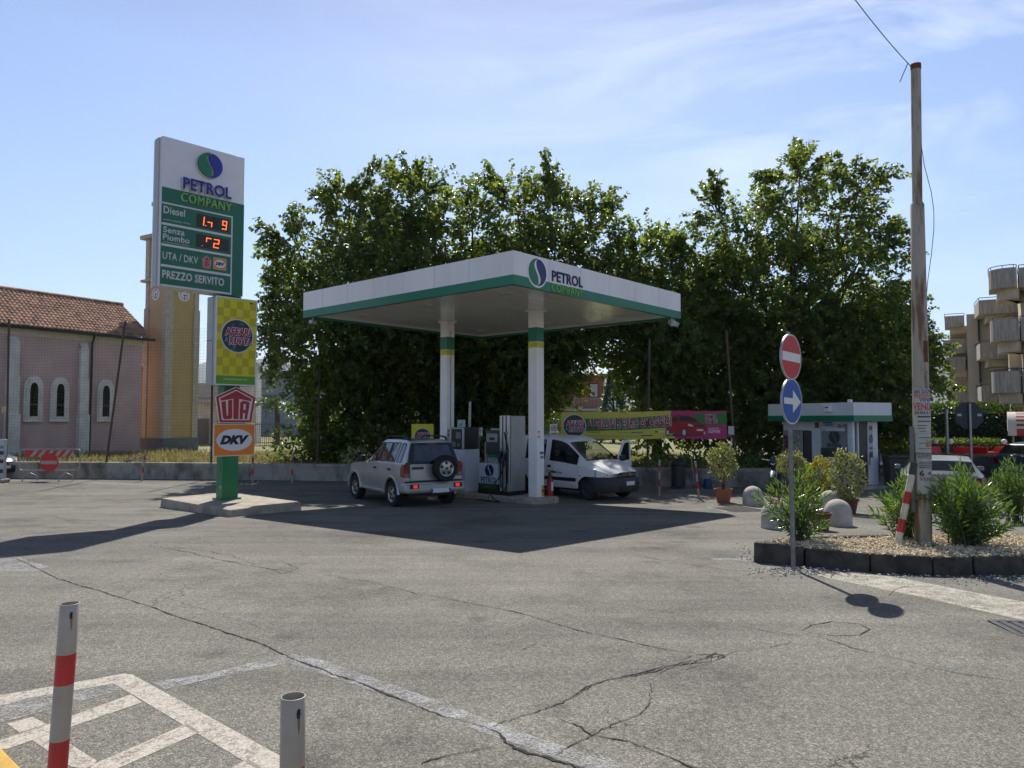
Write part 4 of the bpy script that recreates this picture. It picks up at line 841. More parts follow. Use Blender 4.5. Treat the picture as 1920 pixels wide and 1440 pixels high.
def uta(parent, cx, z0, w_, h_, y, dep):
    def pent(s): 
        c = z0 + h_ * .46; return [(cx + (x - .0) * w_ * s, c + (z * h_ - h_ * .46) * s) for x, z in ((-.40, 0), (.40, 0), (.5, .72), (0, 1), (-.5, .72))]
    MB().prism(pent(1.0), y - dep, y).build('card_sign', mat('card_cream', (.68, .64, .58), .45, var=.03), parent)
    b = MB(); b.prism(pent(.965), y - dep - .004, y - dep); b.build('card_border', mat('card_red', (.36, .012, .025), .4, var=.02), parent)
    MB().prism(pent(.84), y - dep - .008, y - dep - .004).build('card_field', MATS['card_cream'], parent)
    cr = lambda pts: [(cx + x * w_, z0 + z * h_) for x, z in pts]
    b = MB(); yy = y - dep - .008
    for poly in (((0, .885), (-.385, .665), (-.37, .60), (-.07, .665), (-.062, .10), (.062, .10), (.07, .665), (.37, .60), (.385, .665)),
                 ((-.36, .57), (-.255, .60), (-.225, .20), (-.19, .20), (-.20, .615), (-.095, .64), (-.09, .13), (-.13, .10), (-.28, .10), (-.315, .14)),
                 ((.09, .10), (.10, .56), (.16, .615), (.27, .60), (.34, .56), (.28, .10), (.215, .10), (.225, .27), (.175, .27), (.17, .10))): b.prism(cr(poly), yy - .004, yy)
    b.build('card_lettering', mat('card_red', (.36, .012, .025)), parent)
    MB().prism(cr(((.18, .36), (.23, .36), (.245, .52), (.185, .52))), yy - .006, yy - .0042).build('card_counter', MATS['card_cream'], parent)
def dkv(parent, cx, z0, w_, h_, y, dep):
    MB().box(cx - w_/2, cx + w_/2, y - dep, y, z0, z0 + h_).build('card_sign', MATS['card_cream'], parent, bevel=.004)
    MB().box(cx - w_*.48, cx + w_*.48, y - dep - .003, y - dep - .0002, z0 + h_*.025, z0 + h_*.975).build('card_face', ORANGE, parent)
    MB().prism([(cx + w_ * .43 * math.cos(R(9*i)), z0 + h_/2 + h_ * .34 * math.sin(R(9*i))) for i in range(40)], y - dep - .006, y - dep - .0032).build('card_oval', mat('oval_white', (.62, .62, .66), .4, var=0), parent)
    text('card_lettering', 'DKV', cx - w_ * .35, z0 + h_ * .36, w_ * .70, h_ * .28, y - dep - .006, mat('card_black', (.015, .016, .03), .4, var=0), parent, bold=.07, shear=.32, depth=.004)
uta(py, 1.10, rows[2][1] + .06, .23, .31, -.0125, .006); dkv(py, 1.43, rows[2][1] + .07, .33, .29, -.0125, .006)
# raised logo and letters
logo(py, 1.12, zt_ - .123 * HP, .305, -.03, LOGOG, BLUE, depth=.05); logo(py, 1.12 - .02, zt_ - .123 * HP - .02, .318, -.001, mat('letter_return', (.52, .50, .50), .5, var=0), MATS['letter_return'], depth=.03)
for mm, yy, dd, off, bo in ((MATS['letter_return'], -.001, .06, -.012, .012), (BLUE, -.062, .02, 0, 0)): text('pylon_lettering', 'PETROL', .47 + off, zt_ - .328 * HP + off, 1.20, .285, yy, mm, py, bold=.02, edge=bo, depth=dd)
for mm, yy, dd, off, bo in ((mat('letter_edge', (.36, .50, .28), .5, var=0), -.0125, .03, -.006, .0), (mat('letter_green', (.20, .50, .10), .5, var=0), -.044, .015, 0, 0)): text('pylon_lettering', 'COMPANY', .44 + off, zt_ - .412 * HP + off, 1.25, .205, yy, mm, py, bold=-.006, edge=bo, depth=dd, spacing=1.14)
# post below, poster cabinet and card signs
pc = 1.86
MB().box(pc - .21, pc + .21, .10, .42, .3, zb_).build('post', DGREEN, py, bevel=.012)
b = MB(); b.box(pc - .27, pc + .27, .04, .48, .27, .31); b.build('post_foot', DGREEN, py)
MB().box(pc - .213, pc - .2105, .18, .20, .95, 1.25).build('slot', BLACK, py); MB().box(pc - .213, pc - .2105, .15, .22, .55, .62).build('sticker', LGREY, py)
FY = -.05
x0, x1, z0_, z1_ = 1.33, 2.41, 0, 0
z1_ = P(405, 552, 17.75).z; z0_ = P(401, 721, 17.75).z
MB().box(x0, x1, FY, FY + .46, z0_, z1_).build('poster_cabinet', mat('cabinet_grey', (.40, .40, .41), .45, .3, var=.06), py, bevel=.01)
b = MB(); b.box(x0 - .003, x0 - .0005, FY + .11, FY + .125, z0_, z1_); b.box(x0 - .003, x0 - .0005, FY + .126, FY + .455, (z0_ + z1_)/2, (z0_ + z1_)/2 + .015); b.build('cabinet_seam', DGREY, py)
fr = MB(); fr.box(x0, x1, FY - .02, FY - .0005, z0_, z0_ + .03); fr.box(x0, x1, FY - .02, FY - .0005, z1_ - .03, z1_); fr.box(x0, x0 + .03, FY - .02, FY - .0005, z0_ + .031, z1_ - .031); fr.box(x1 - .03, x1, FY - .02, FY - .0005, z0_ + .031, z1_ - .031); fr.build('poster_frame', ALU, py)
pb = MB().box(x0 + .03, x1 - .03, FY - .010, FY - .001, z0_ + .03, z1_ - .03).build('poster', YEL, py)
b = MB(); cw = (x1 - x0 - .06) / 6
for i in range(6):
    for j in range(9):
        zz = z0_ + .28 + j * .205
        if (i + j) % 2: b.box(x0 + .03 + i * cw, x0 + .03 + (i + 1) * cw, FY - .012, FY - .0102, zz, min(zz + .205, z1_ - .03))
b.build('poster_checks', mat('poster_ochre', (.46, .38, .008), .5, var=.02), pb)
MB().box(x0 + .03, x1 - .03, FY - .0125, FY - .0102, z0_ + .03, z0_ + .24).build('poster_strip', mat('poster_green', (.06, .24, .02), .5, col2=(.13, .30, .01), scale=1), pb)
text('poster_lettering', 'www.petrolcompanysrl.com', x0 + .22, z0_ + .13, .62, .045, FY - .0125, WHITE, pb, bold=.005)
roundel(pb, (x0 + x1)/2 + .02, z0_ + (z1_ - z0_) * .565, .40, FY - .0125, d=.006)
b = MB(); b.box(x1 - .20, x1 - .12, FY - .013, FY - .0102, z1_ - .11, z1_ - .08); b.build('poster_mark', BLACK, pb)
uta(py, pc + .02, P(405, 793, 17.8).z, 1.06, .90, FY, .03); dkv(py, pc + .0, P(397, 857, 17.75).z, 1.08, .80, FY, .03)
MB().box(pc - .3, pc + .3, FY + .001, .099, P(405, 800, 17.8).z, P(405, 740, 17.8).z).build('bracket', DGREEN, py)
# concrete plinth
a, b1, c1 = G(430, 970), G(299, 951), G(567, 957); d1 = b1 + c1 - a
b = MB(); z = .30
def ins(pts, k): 
    cx = sum(p.x for p in pts)/4; cy = sum(p.y for p in pts)/4; return [(p.x + (cx - p.x) * k, p.y + (cy - p.y) * k) for p in pts]
lo = ins([a, c1, d1, b1], 0); hi = ins([a, c1, d1, b1], .02)
vs = [(x, y, -.05) for x, y in lo] + [(x, y, .27) for x, y in hi]
b.add(vs, [(0,1,5,4),(1,2,6,5),(2,3,7,6),(3,0,4,7),(4,5,6,7)]); pl = b.build('kerb_island', KERB, bevel=.03); struct(pl)
# ================================================================= KIOSK
KO = (10.97, 23.6); KZ = math.atan2(.45, .89)
ki = thing('kiosk', 'small white kiosk with green roof edge behind the potted shrubs', 'kiosk', (*KO, 0), KZ)      # local x: right face, local y: away along the left face
def KL(x, y, z=0): c, s = math.cos(KZ), math.sin(KZ); return Vector((KO[0] + c*x - s*y, KO[1] + s*x + c*y, z))
KW, KD = 1.85, 3.6
KWH = mat('kiosk_white', (.66, .67, .70), .45, scale=2, var=.05)
zr1 = P(1600, 754.3, 23.6).z; zr0 = P(1600, 790.3, 23.6).z; zg = zr0 + (zr1 - zr0) * .32
MB().box(0, KW, 0, KD, zg, zr1).build('roof', KWH, ki); MB().box(-.02, KW + .02, -.02, KD + .02, zr0, zg - .001).build('green_band', GREENC, ki)
w0 = .32
b = MB(); b.box(w0, w0 + .12, w0, w0 + .12, .1, zr0); b.box(w0 + .001, w0 + .08, w0 + .12, 1.95, .1, .98); b.box(w0 + .001, w0 + .08, w0 + .12, w0 + .18, .98, zr0); b.box(w0 + .001, w0 + .08, 1.58, 1.95, .98, zr0); b.box(w0 + .001, w0 + .08, w0 + .18, 1.58, zr0 - .08, zr0)
b.box(1.33, 1.55, w0, w0 + .12, .1, zr0); b.box(w0 + .12, w0 + .30, w0 + .02, w0 + .08, .1, .95); b.box(w0 + .27, w0 + .33, w0 + .01, w0 + .09, .1, zr0); b.box(1.55 - .06, 1.55, w0 + .12, 3.2, .1, zr0); b.box(w0 + .02, 1.5, 3.1, 3.2, .1, zr0); b.box(w0 + .001, w0 + .06, 1.95, 3.2, zr0 - .32, zr0); b.build('wall', KWH, ki)
MB().box(w0 + .03, w0 + .05, w0 + .18, 1.58, .98, zr0 - .08).build('window', mat('window_film', (.25, .28, .31), .25, var=.06), ki)
wl = thing('window_sign', None, None, (w0 - .004, 1.58, 0), R(-90)); wl.parent = ki                        # local x runs towards the corner
MB().box(.01, 1.07, -.004, 0, 1.0, 1.30).build('film_strip', mat('film_green', (.045, .075, .055), .4, var=.05), wl)
logo(wl, .56, 1.68, .21, -.001, mat('film_dark', (.045, .06, .065), .4, var=0), MATS['film_dark'], depth=.003)
text('film_lettering', 'PETROL', .26, 1.33, .60, .13, -.001, MATS['film_dark'], wl, bold=.02, depth=.003); text('film_lettering', 'COMPANY', .28, 1.20, .56, .09, -.0045, mat('film_lime', (.09, .13, .05), .5, var=0), wl, depth=.003)
ps_ = MB().box(.06, 1.0, -.014, -.006, 1.87, zr0 - .09).build('window_poster', mat('poster_white', (.62, .64, .67), .5, var=.03), wl)
MB().box(.09, .62, -.0165, -.0145, 1.99, zr0 - .10).build('poster_picture', mat('poster_blue', (.22, .40, .52), .5, scale=5, col2=(.40, .50, .58)), ps_); MB().box(.67, .99, -.0165, -.0145, 1.98, zr0 - .10).build('poster_photo', mat('poster_photo', (.42, .43, .43), .5, scale=11, col2=(.03, .03, .035), p0=.45, p1=.55), ps_)
b = MB(); b.box(.13, .52, -.0185, -.017, 2.13, 2.165); b.box(.20, .50, -.0185, -.017, 2.06, 2.09); b.box(.11, .20, -.0185, -.0145, 1.90, 1.93); b.build('poster_lettering', NAVY, ps_)
MB().box(w0 + .35, w0 + .62, w0 + .03, w0 + .05, .95, zr0 - .08).build('window', GLASSD, ki)
b = MB(); b.box(w0 + .02, w0 + .05, 1.955, 3.1, .1, zr0 - .35); b.build('side_panel', mat('panel_dark', (.07, .07, .075), .5, var=.1), ki)
b = MB(); b.box(.68, 1.05, w0 + .02, w0 + .08, .1, zr0 - .03); b.build('doorway', mat('door_dark', (.035, .034, .033), .4, var=.1), ki)
dl = MB().box(1.06, 1.32, w0 - .015, w0 + .04, .1, zr0 - .02).build('door', KWH, ki); MB().box(1.10, 1.28, w0 - .022, w0 - .016, 1.0, zr0 - .12).build('pane', mat('door_film', (.38, .40, .42), .3, var=.05), dl)
logo(dl, 1.19, 1.62, .15, w0 - .023, MATS['film_dark'], MATS['film_dark'], depth=.003, sx=.6)
for a_, c_ in ((1.0, 1.2), (zr0 - .28, zr0 - .16), (1.28, 1.34)): MB().box(1.115, 1.265, w0 - .026, w0 - .0225, a_, c_).build('pane_mark', MATS['film_dark'], dl)
MB().tube([(1.08, w0 - .05, .75), (1.08, w0 - .05, 1.15)], .012, 6).build('handle', BLACK, dl)
MB().box(-.0, KW + .55, -.05, KD, -.02, .10).build('step_slab', CONC, ki, bevel=.01)
yc = .92
b = MB(); b.box(-.14, -.001, yc - .10, yc + .12, zg + .12, zr1 - .10); b.build('siren_box', WHITE, ki, bevel=.02); b = MB(); b.box(-.146, -.1405, yc - .07, yc + .07, zr1 - .17, zr1 - .13); b.build('siren_mark', BLACK, ki)
MB().box(.05, .16, .15, .27, zr1, zr1 + .10).build('roof_lamp', WHITE, ki, bevel=.02)
MB().box(w0 - .06, w0 - .001, 1.63, 1.76, zr0 - .22, zr0 - .04).build('alarm_box', mat('alarm_brown', (.16, .07, .05), .5), ki)
# vending machine under the overhang
vp = KL(.25, 2.72); vm = thing('vending_machine', 'grey vending machine under the kiosk roof behind the sign pole', 'vending machine', (vp.x, vp.y, 0), KZ + R(-90))
MB().box(-.45, .42, 0, .05, .1, 1.86).build('cabinet', mat('vending_grey', (.30, .29, .28), .4, var=.08, scale=5), vm, bevel=.02)
b = MB(); b.box(-.40, -.12, -.012, -.001, 1.0, 1.7); b.build('vending_picture', mat('vending_pic', (.30, .07, .12), .4, scale=7, col2=(.02, .02, .03), p0=.5, p1=.56), vm)
b = MB(); b.box(.06, .14, -.012, -.001, .9, 1.75); b.box(.2, .34, -.012, -.001, 1.1, 1.5); b.box(.2, .34, -.012, -.001, 1.6, 1.7); b.build('vending_mark', mat('mark_pale', (.5, .5, .48), .5, scale=14, col2=(.05, .05, .05), p0=.45, p1=.52), vm)

# ================================================================= ROAD SIGN, RUSTY POLE, PLANTER
p0 = G(1488, 1068); p1 = P(1477, 622, p0.y)
sg = thing('road_sign', 'road sign pole with no entry disc above blue right arrow disc', 'road sign', p0, 0)
top = p1 - p0; MB().tube([(0, 0, -.05), top], .03, 12).build('pole', mat('weathered_steel', (.24, .245, .25), .5, .5, scale=6, col2=(.15, .15, .15)), sg, smooth=40)
def disc(pxc, pyc, rad, face, nm, lean):
    c = P(pxc, pyc, p0.y - .07) - p0; h = bpy.data.objects.new(nm, None); C.objects.link(h); h.parent = sg; h.location = c; h.rotation_euler = (0, R(lean), R(45))
    return h
for k, (cx, cy, fm) in enumerate(((1482.5, 669.5, SIGNRED), (1484, 752.5, SIGNBLUE))):
    h = disc(cx, cy, .3, fm, 'sign_disc', 2.2); rr = .305
    MB().lathe([(rr, .012), (rr, -.012), (rr - .006, -.012), (rr - .006, -.006), (.001, -.006)], 48, axis='y').build('disc_plate', GALV, h)
    MB().lathe([(rr - .007, -.0062), (rr - .007, -.008), (.001, -.008)], 48, axis='y').build('disc_rim', mat('sign_white', (.70, .70, .68), .4, var=.02), h)
    MB().lathe([(rr - .022, -.0082), (rr - .022, -.010), (.001, -.010)], 48, axis='y').build('disc_face', fm, h)
    if k == 0: MB().box(-.265, .265, -.0125, -.0102, -.058, .058).build('disc_bar', MATS['sign_white'], h)
    else: MB().prism([(-.24, -.04), (.02, -.04), (.02, -.15), (.255, 0), (.02, .15), (.02, .04), (-.24, .04)], -.0125, -.0102).build('disc_arrow', MATS['sign_white'], h)
    MB().box(-.04, .04, .0125, .09, -.03, .03).build('clamp', GALV, h)
# planter island with basalt kerb stones and gravel
BAS = mat('basalt', (.085, .074, .064), .9, scale=5, col2=(.032, .028, .025), detail=9, bump=1.0, bscale=22)
kl = [G(1411, 1054), G(1508, 1063), G(1632, 1074), G(1751, 1079.5), G(1828, 1079), G(1925, 1078), G(2080, 1077), G(2260, 1075)]
ZK = .56
def stone(a, c, wd=.16):
    d = (c - a); d.z = 0; L_ = d.length; d.normalize(); n_ = Vector((-d.y, d.x, 0)); b = MB(); a = a + d * .012; c = c - d * .012; h = ZK + rng.uniform(-.012, .012); tl = n_ * .02
    vs = [a, c, c + n_*wd, a + n_*wd]; vt = [(p.x, p.y, h) for p in (a + tl, c + tl, c + n_*wd, a + n_*wd)]
    b.add([(p.x, p.y, gz(p.y) - .05) for p in vs] + vt, [(3,2,1,0),(4,5,6,7),(0,1,5,4),(1,2,6,5),(2,3,7,6),(3,0,4,7)]); return b
def GP(px, py, z): u, dy, dz = ray(px, py); t = (z - CZ) / dz; return Vector((u * t, dy * t, z))
back = [GP(2260, 1012, ZK), GP(1925, 1001, ZK), GP(1700, 1000, ZK), GP(1560, 1003, ZK), GP(1455, 1008, ZK)]
nose = [GP(1420, 1014, ZK)]
ring_ = kl + back[:] + nose
k = 0
kerb_all = MB()
for i in range(len(ring_)):
    a, c = ring_[i], ring_[(i + 1) % len(ring_)]; s = stone(a, c); kerb_all.add(s.v, s.f)
struct(kerb_all.build('planter_kerb', BAS, bevel=.02))
gp = [p + (Vector((5.5, 10.2, 0)) - Vector((p.x, p.y, 0))) * .03 for p in ring_]
struct(MB().add([(p.x, p.y, ZK - .035) for p in gp], [tuple(range(len(gp)))]).build('gravel_bed', mat('gravel_base', (.42, .34, .22), .95, scale=14, bump=.8, bscale=60, col2=(.2, .16, .11))))
# pebbles
from mathutils.geometry import intersect_point_tri_2d
def inside(x, y, poly):
    r = False; j = len(poly) - 1
    for i in range(len(poly)):
        if (poly[i].y > y) != (poly[j].y > y) and x < (poly[j].x - poly[i].x) * (y - poly[i].y) / (poly[j].y - poly[i].y) + poly[i].x: r = not r
        j = i
    return r
def pebbles(name, pts, smin, smax, m):
    T = np.array([(1,0,0),(-1,0,0),(0,1,0),(0,-1,0),(0,0,.7),(0,0,-.7)]); Fc = np.array([(0,2,4),(2,1,4),(1,3,4),(3,0,4),(2,0,5),(1,2,5),(3,1,5),(0,3,5)])
    n = len(pts); pts = np.array(pts); s = rng.uniform(smin, smax, n); V = T[None] * rng.uniform(.6, 1.3, (n, 6, 1)) * s[:, None, None]; a = rng.uniform(0, 6.28, n); ca, sa = np.cos(a)[:, None], np.sin(a)[:, None]
    X = V[:,:,0]*ca - V[:,:,1]*sa; Y = V[:,:,0]*sa + V[:,:,1]*ca; V = np.stack([X, Y, V[:,:,2]], 2) + pts[:, None, :]
    me = bpy.data.meshes.new(name); me.from_pydata(V.reshape(-1, 3).tolist(), [], (np.arange(n)[:,None,None]*6 + Fc[None]).reshape(-1, 3).tolist()); me.materials.append(m)
    o = bpy.data.objects.new(name, me); C.objects.link(o); o['kind'] = 'stuff'; return o
PEB = leaf_mat('pebble', (.40, .30, .17), (.80, .70, .52), tf=0., rough=.8, spec=.2); PEBW = leaf_mat('pebble_white', (.30, .29, .27), (.60, .58, .54), tf=0., rough=.8)
xs_ = [p.x for p in gp]; ys_ = [p.y for p in gp]; pp = []
while len(pp) < 14000:
    x, y = rng.uniform(min(xs_), 9.5), rng.uniform(min(ys_), max(ys_))
    if inside(x, y, gp): pp.append((x, y, ZK - .028 + rng.random() * .035 + .03 * noise.noise(Vector((x * 2, y * 2, 0)))))
pebbles('gravel', pp, .010, .026, PEB)
pp = []
for k in range(120):
    t_ = rng.random(); c = G(1400 + 560 * t_, 1067 + abs(rng.normal(0, 5)) + 10 * min(1, t_ * 2.5)); pp.append((c.x, c.y, c.z + .008))
for k in range(190): c = G(1488 + rng.normal(0, 42), 1066 + abs(rng.normal(0, 7))); pp.append((c.x, c.y, c.z + .01 + .05 * max(0, rng.random() - .4) * math.exp(-((c.x - p0.x) / .25) ** 2)))
for k in range(60): c = G(1760 + rng.random() * 170, 1088 + rng.normal(0, 6)); pp.append((c.x, c.y, c.z + .008))
for k in range(35): c = G(1375 + rng.random() * 45, 1040 + rng.normal(0, 10)); pp.append((c.x, c.y, c.z + .008))
pebbles('gravel', pp, .008, .024, PEBW)
# the rusty utility pole
POLEM = mat('painted_rusty_steel', (.36, .315, .25), .6, scale=6, stretch=(1, 1, .14), col2=(.16, .085, .045), p0=.42, p1=.51, detail=9, bump=.25, bscale=20)
YP = 10.35; pa = P(1731, 1013, YP); pa.z = ZK - .05
q0, q1, q2, q3 = pa, P(1725, 655, YP), P(1720, 385, YP), P(1717, 122, YP)
up = thing('utility_pole', 'tall rusty stepped steel pole covered with torn paper notices', 'pole', pa, 0)
rel = lambda v: v - pa
r1, r2, r3 = .115, .090, .066
b = MB(); b.tube([rel(q0), rel(q1), rel(q1) + Vector((0, 0, .04))], [r1, .104, .104], 20); b.tube([rel(q1) + Vector((0, 0, .0)), rel(q2), rel(q2) + Vector((0, 0, .05))], [.104, .089, r3], 20); b.tube([rel(q2) + Vector((0, 0, .0)), rel(q3)], r3, 20)
b.build('shaft', POLEM, up, smooth=40)
MB().tube([rel(q3) - Vector((0, 0, .07)), rel(q3) + Vector((0, 0, .01))], r3 + .004, 20).build('cap', mat('rust', (.16, .06, .025), .85, scale=12, var=.25), up, smooth=40)
b = MB()
for f_ in (.72, .80, .88):
    c = rel(q0).lerp(rel(q1), f_)
    for s in (-.04, .04): b.lathe([(.014, -.012), (.014, 0), (.008, .004)], 8, (c.x + s, c.y - r1 * math.cos(math.asin(s / r1)) - .0, c.z), axis='y')
b.build('bolt', GALV, up)
MB().box(.02, .075, -.11, -.085, rel(P(1730, 680, YP)).z, rel(P(1730, 640, YP)).z).build('rust_hole', mat('rust', (.16, .06, .025)), up)
def wrap(z0, z1, a0, a1, m, nm, rad=r1 + .003, n=10):            # paper stuck round the shaft
    b = MB(); vs = []
    for i in range(n + 1):
        a = R(a0 + (a1 - a0) * i / n)
        for z in (z0, z1):
            c = rel(q0).lerp(rel(q1), (z - rel(q0).z) / (rel(q1).z - rel(q0).z)); vs.append((c.x + rad * math.sin(a), c.y - rad * math.cos(a), z))
    b.add(vs, [(2*i, 2*i+2, 2*i+3, 2*i+1) for i in range(n)]); return b.build(nm, m, up, smooth=60, fix=False)
zp = lambda py: rel(P(1728, py, YP)).z
PAPER = mat('paper_white', (.50, .49, .45), .8, scale=6, var=.08); PAPER2 = mat('paper_grey', (.50, .50, .47), .8, scale=9, var=.14)
def lines(z0, z1, n, a0=-60, a1=20, m=None):
    for i in range(n):
        z = z0 + (z1 - z0) * (i + .5) / n; wrap(z - .006, z + .006, a0 + rng.uniform(0, 20), a1 + rng.uniform(-25, 30), m or mat('ink_grey', (.12, .12, .12), .8, var=0), 'notice_line', r1 + .0055, 6)
def wraptext(s, z0, z1, a0, a1, m):
    o = text('notice_lettering', s, 0, z0, 1, z1 - z0, 0, m, up, bold=.02, depth=0); bm = bmesh.new(); bm.from_mesh(o.data)
    bmesh.ops.subdivide_edges(bm, edges=[e for e in bm.edges if e.calc_length() > .08], cuts=1)
    for v in bm.verts:
        a = R(a0 + (a1 - a0) * v.co.x); z = v.co.z; c = rel(q0).lerp(rel(q1), (z - rel(q0).z) / (rel(q1).z - rel(q0).z)); v.co = Vector((c.x + (r1 + .006) * math.sin(a), c.y - (r1 + .006) * math.cos(a), z))
    bm.to_mesh(o.data); bm.free(); return o
wrap(zp(768), zp(729), -85, 70, PAPER, 'paper_notice'); wrap(zp(812), zp(768.5), -85, 75, PAPER, 'paper_notice'); wrap(zp(848), zp(812.5), -70, 75, PAPER2, 'paper_notice'); wrap(zp(851), zp(848.5), -75, 78, GREY, 'strap', r1 + .005); wrap(zp(878), zp(851.5), -62, 75, PAPER2, 'paper_notice'); wrap(zp(925), zp(878.5), -60, 72, PAPER, 'paper_notice')
INKB = mat('ink_blue', (.05, .06, .28), .8, var=0); INKR = mat('ink_red', (.50, .04, .05), .8, var=0); INKO = mat('ink_orange', (.55, .12, .04), .8, var=0); INKK = mat('ink_black', (.05, .05, .06), .8, var=0)
wraptext('SAI DOVE', zp(738), zp(731), -75, 55, INKB); wraptext('PRESENTI', zp(746), zp(738.5), -75, 60, INKO); wraptext('VENDE', zp(753), zp(747), -40, 60, INKB); wraptext('VENDE', zp(769), zp(755.5), -80, 60, INKR)
wraptext('DIVANI & C.', zp(777), zp(771), -70, 40, INKK); wraptext('AFFITTASI', zp(860), zp(852), -55, 70, mat('ink_grey', (.12, .12, .12))); wraptext('VENDE', zp(901), zp(894), -45, 70, mat('ink_brown', (.22, .14, .12), .8, var=0)); wraptext('6 <', zp(892), zp(881), -45, 40, INKK)
wrap(zp(791), zp(780), -50, 40, INKK, 'notice_mark', r1 + .005); wrap(zp(789), zp(783), -62, 55, PAPER, 'notice_mark', r1 + .0065); wraptext('rrbuona', zp(788), zp(784), -55, 48, INKK)
lines(zp(811), zp(795), 3); lines(zp(846), zp(815), 3, -50, 50); lines(zp(877), zp(864), 4, -50, 40)
wrap(zp(838), zp(826), -5, 40, mat('print_ochre', (.42, .30, .14), .8, var=.2, scale=30), 'notice_picture', r1 + .005, 6)
MB().box(-.155, -.11, -.03, .0, zp(960), zp(800)).build('conduit', GREY, up)
# wires
wr = MB(); rnd = []
def sag(a, c, s, n=14): return [a.lerp(c, i / n) - Vector((0, 0, s * 4 * (i / n) * (1 - i / n))) for i in range(n + 1)]
wr.tube(sag(rel(q3) - Vector((.06, 0, .03)), rel(P(1560, -60, 8.6)), .05), .006, 5); wr.tube([rel(P(1702, 119, YP)), rel(P(1693, 140, YP)), rel(P(1687, 154, YP))], .006, 5)
hang = [(1722, 235), (1727, 270), (1733, 310), (1746, 360), (1751, 395), (1751, 430), (1746, 480), (1739, 530), (1737, 560)]
wr.tube([rel(P(x, y, YP - .05)) for x, y in hang], .005, 5); wr.build('wire', BLACK, up, smooth=60)
# leaning marker post beside it
a = P(1681, 1011, 10.15); a.z = ZK - .06; c = P(1714, 868, 10.2)
mk = thing('marker_post', 'leaning red and cream marker post with dark top beside the utility pole', 'marker post', a, 0); dv = c - a; MCREAM = mat('marker_cream', (.62, .57, .44), .6, var=.12, scale=10)
def bands(parent, v, spec, r, n=16):
    for f0, f1, m, nm in spec: MB().tube([v * f0, v * f1], r, n).build(nm, m, parent, smooth=40)
MRED = mat('marker_red', (.45, .02, .022), .45, var=.1, scale=10); MWHITE = mat('marker_white', (.38, .335, .285), .45, scale=8, col2=(.28, .245, .205), p0=.25)
bands(mk, dv, [(0, .19, MCREAM, 'cream_band'), (.19, .34, MRED, 'red_band'), (.34, .52, MCREAM, 'cream_band'), (.52, .66, MRED, 'red_band'), (.66, .86, MCREAM, 'cream_band'), (.86, 1, DGREY, 'top_sleeve')], .045)

# ================================================================= BOLLARDS AND MARKER POSTS
RUSTD = mat('rust_drip', (.30, .13, .04), .8, scale=30, var=.2)
def bollard(px, pyy, Y, h, label, lean=(0, 0)):
    tp = P(px, pyy, Y); z0 = gz(Y); bo = thing('bollard', label, 'bollard', (tp.x - lean[0], tp.y - lean[1], z0), 0, 'red and white tube bollards in the foreground'); hh = tp.z - z0; r = .030
    ax = Vector((lean[0], lean[1], hh)); n = 36
    zs = [(hh, hh - .165, MWHITE, 'white_band'), (hh - .165, hh - .265, MRED, 'red_band'), (hh - .265, hh - .447, MWHITE, 'white_band'), (hh - .447, hh - .545, MRED, 'red_band'), (hh - .545, hh - .73, MWHITE, 'white_band'), (hh - .73, hh - .83, MRED, 'red_band'), (hh - .83, -.02, MWHITE, 'white_band')]
    for i, (a, c, m, nm) in enumerate(zs):
        b = MB(); vs = []
        f = lambda z: ax * (z / hh)
        for z, rr in (((c, r), (a, r)) if i else ((c, r), (a - .0008, r), (a, r - .0008), (a, r - .0028), (a - .14, r - .003))):
            for k in range(n): an = 2*math.pi*k/n; p = f(z); vs.append((p.x + rr*math.cos(an), p.y + rr*math.sin(an), p.z))
        R_ = len(vs) // n
        b.add(vs, [(j*n+k, j*n+(k+1)%n, (j+1)*n+(k+1)%n, (j+1)*n+k) for j in range(R_-1) for k in range(n)]); o = b.build(nm, m, bo, smooth=50, fix=False)
    an = R(-48); p = ax * ((hh - .035) / hh); dr = Vector((math.cos(an), math.sin(an), 0)); tg = Vector((-dr.y, dr.x, 0)); b = MB()
    vs = [p + dr * .0303 + tg * .0055 * math.cos(R(20*i)) + Vector((0, 0, .013 * math.sin(R(20*i)))) for i in range(18)]; b.add(vs, [tuple(range(18))]); b.build('chain_hole', BLACK, bo, fix=False)
    b = MB(); vs = [p + dr * .0304 + tg * x + Vector((0, 0, z)) for x, z in ((-.003, -.014), (.004, -.012), (.003, -.034), (.001, -.052), (-.001, -.034))]; b.add(vs, [tuple(range(5))]); b.build('rust_stain', RUSTD, bo, fix=False)
    b = MB(); b.tube([p + dr * .030 + tg * .004 + Vector((0, 0, -.006)), p + dr * .038 + tg * .003 + Vector((0, 0, .002)), p + dr * .034 + tg * .004 + Vector((0, 0, .008))], .0022, 6); b.build('chain_eye', GALV, bo)
    return bo
bollard(131.5, 1131, 2.5, 1.1, 'red and white tube bollard at the far left, leaning, over white road markings', (.055, .0))
bollard(550, 1305, 1.84, 1.0, 'white tube bollard in the bottom foreground, cut by the picture edge', (.0, .0))
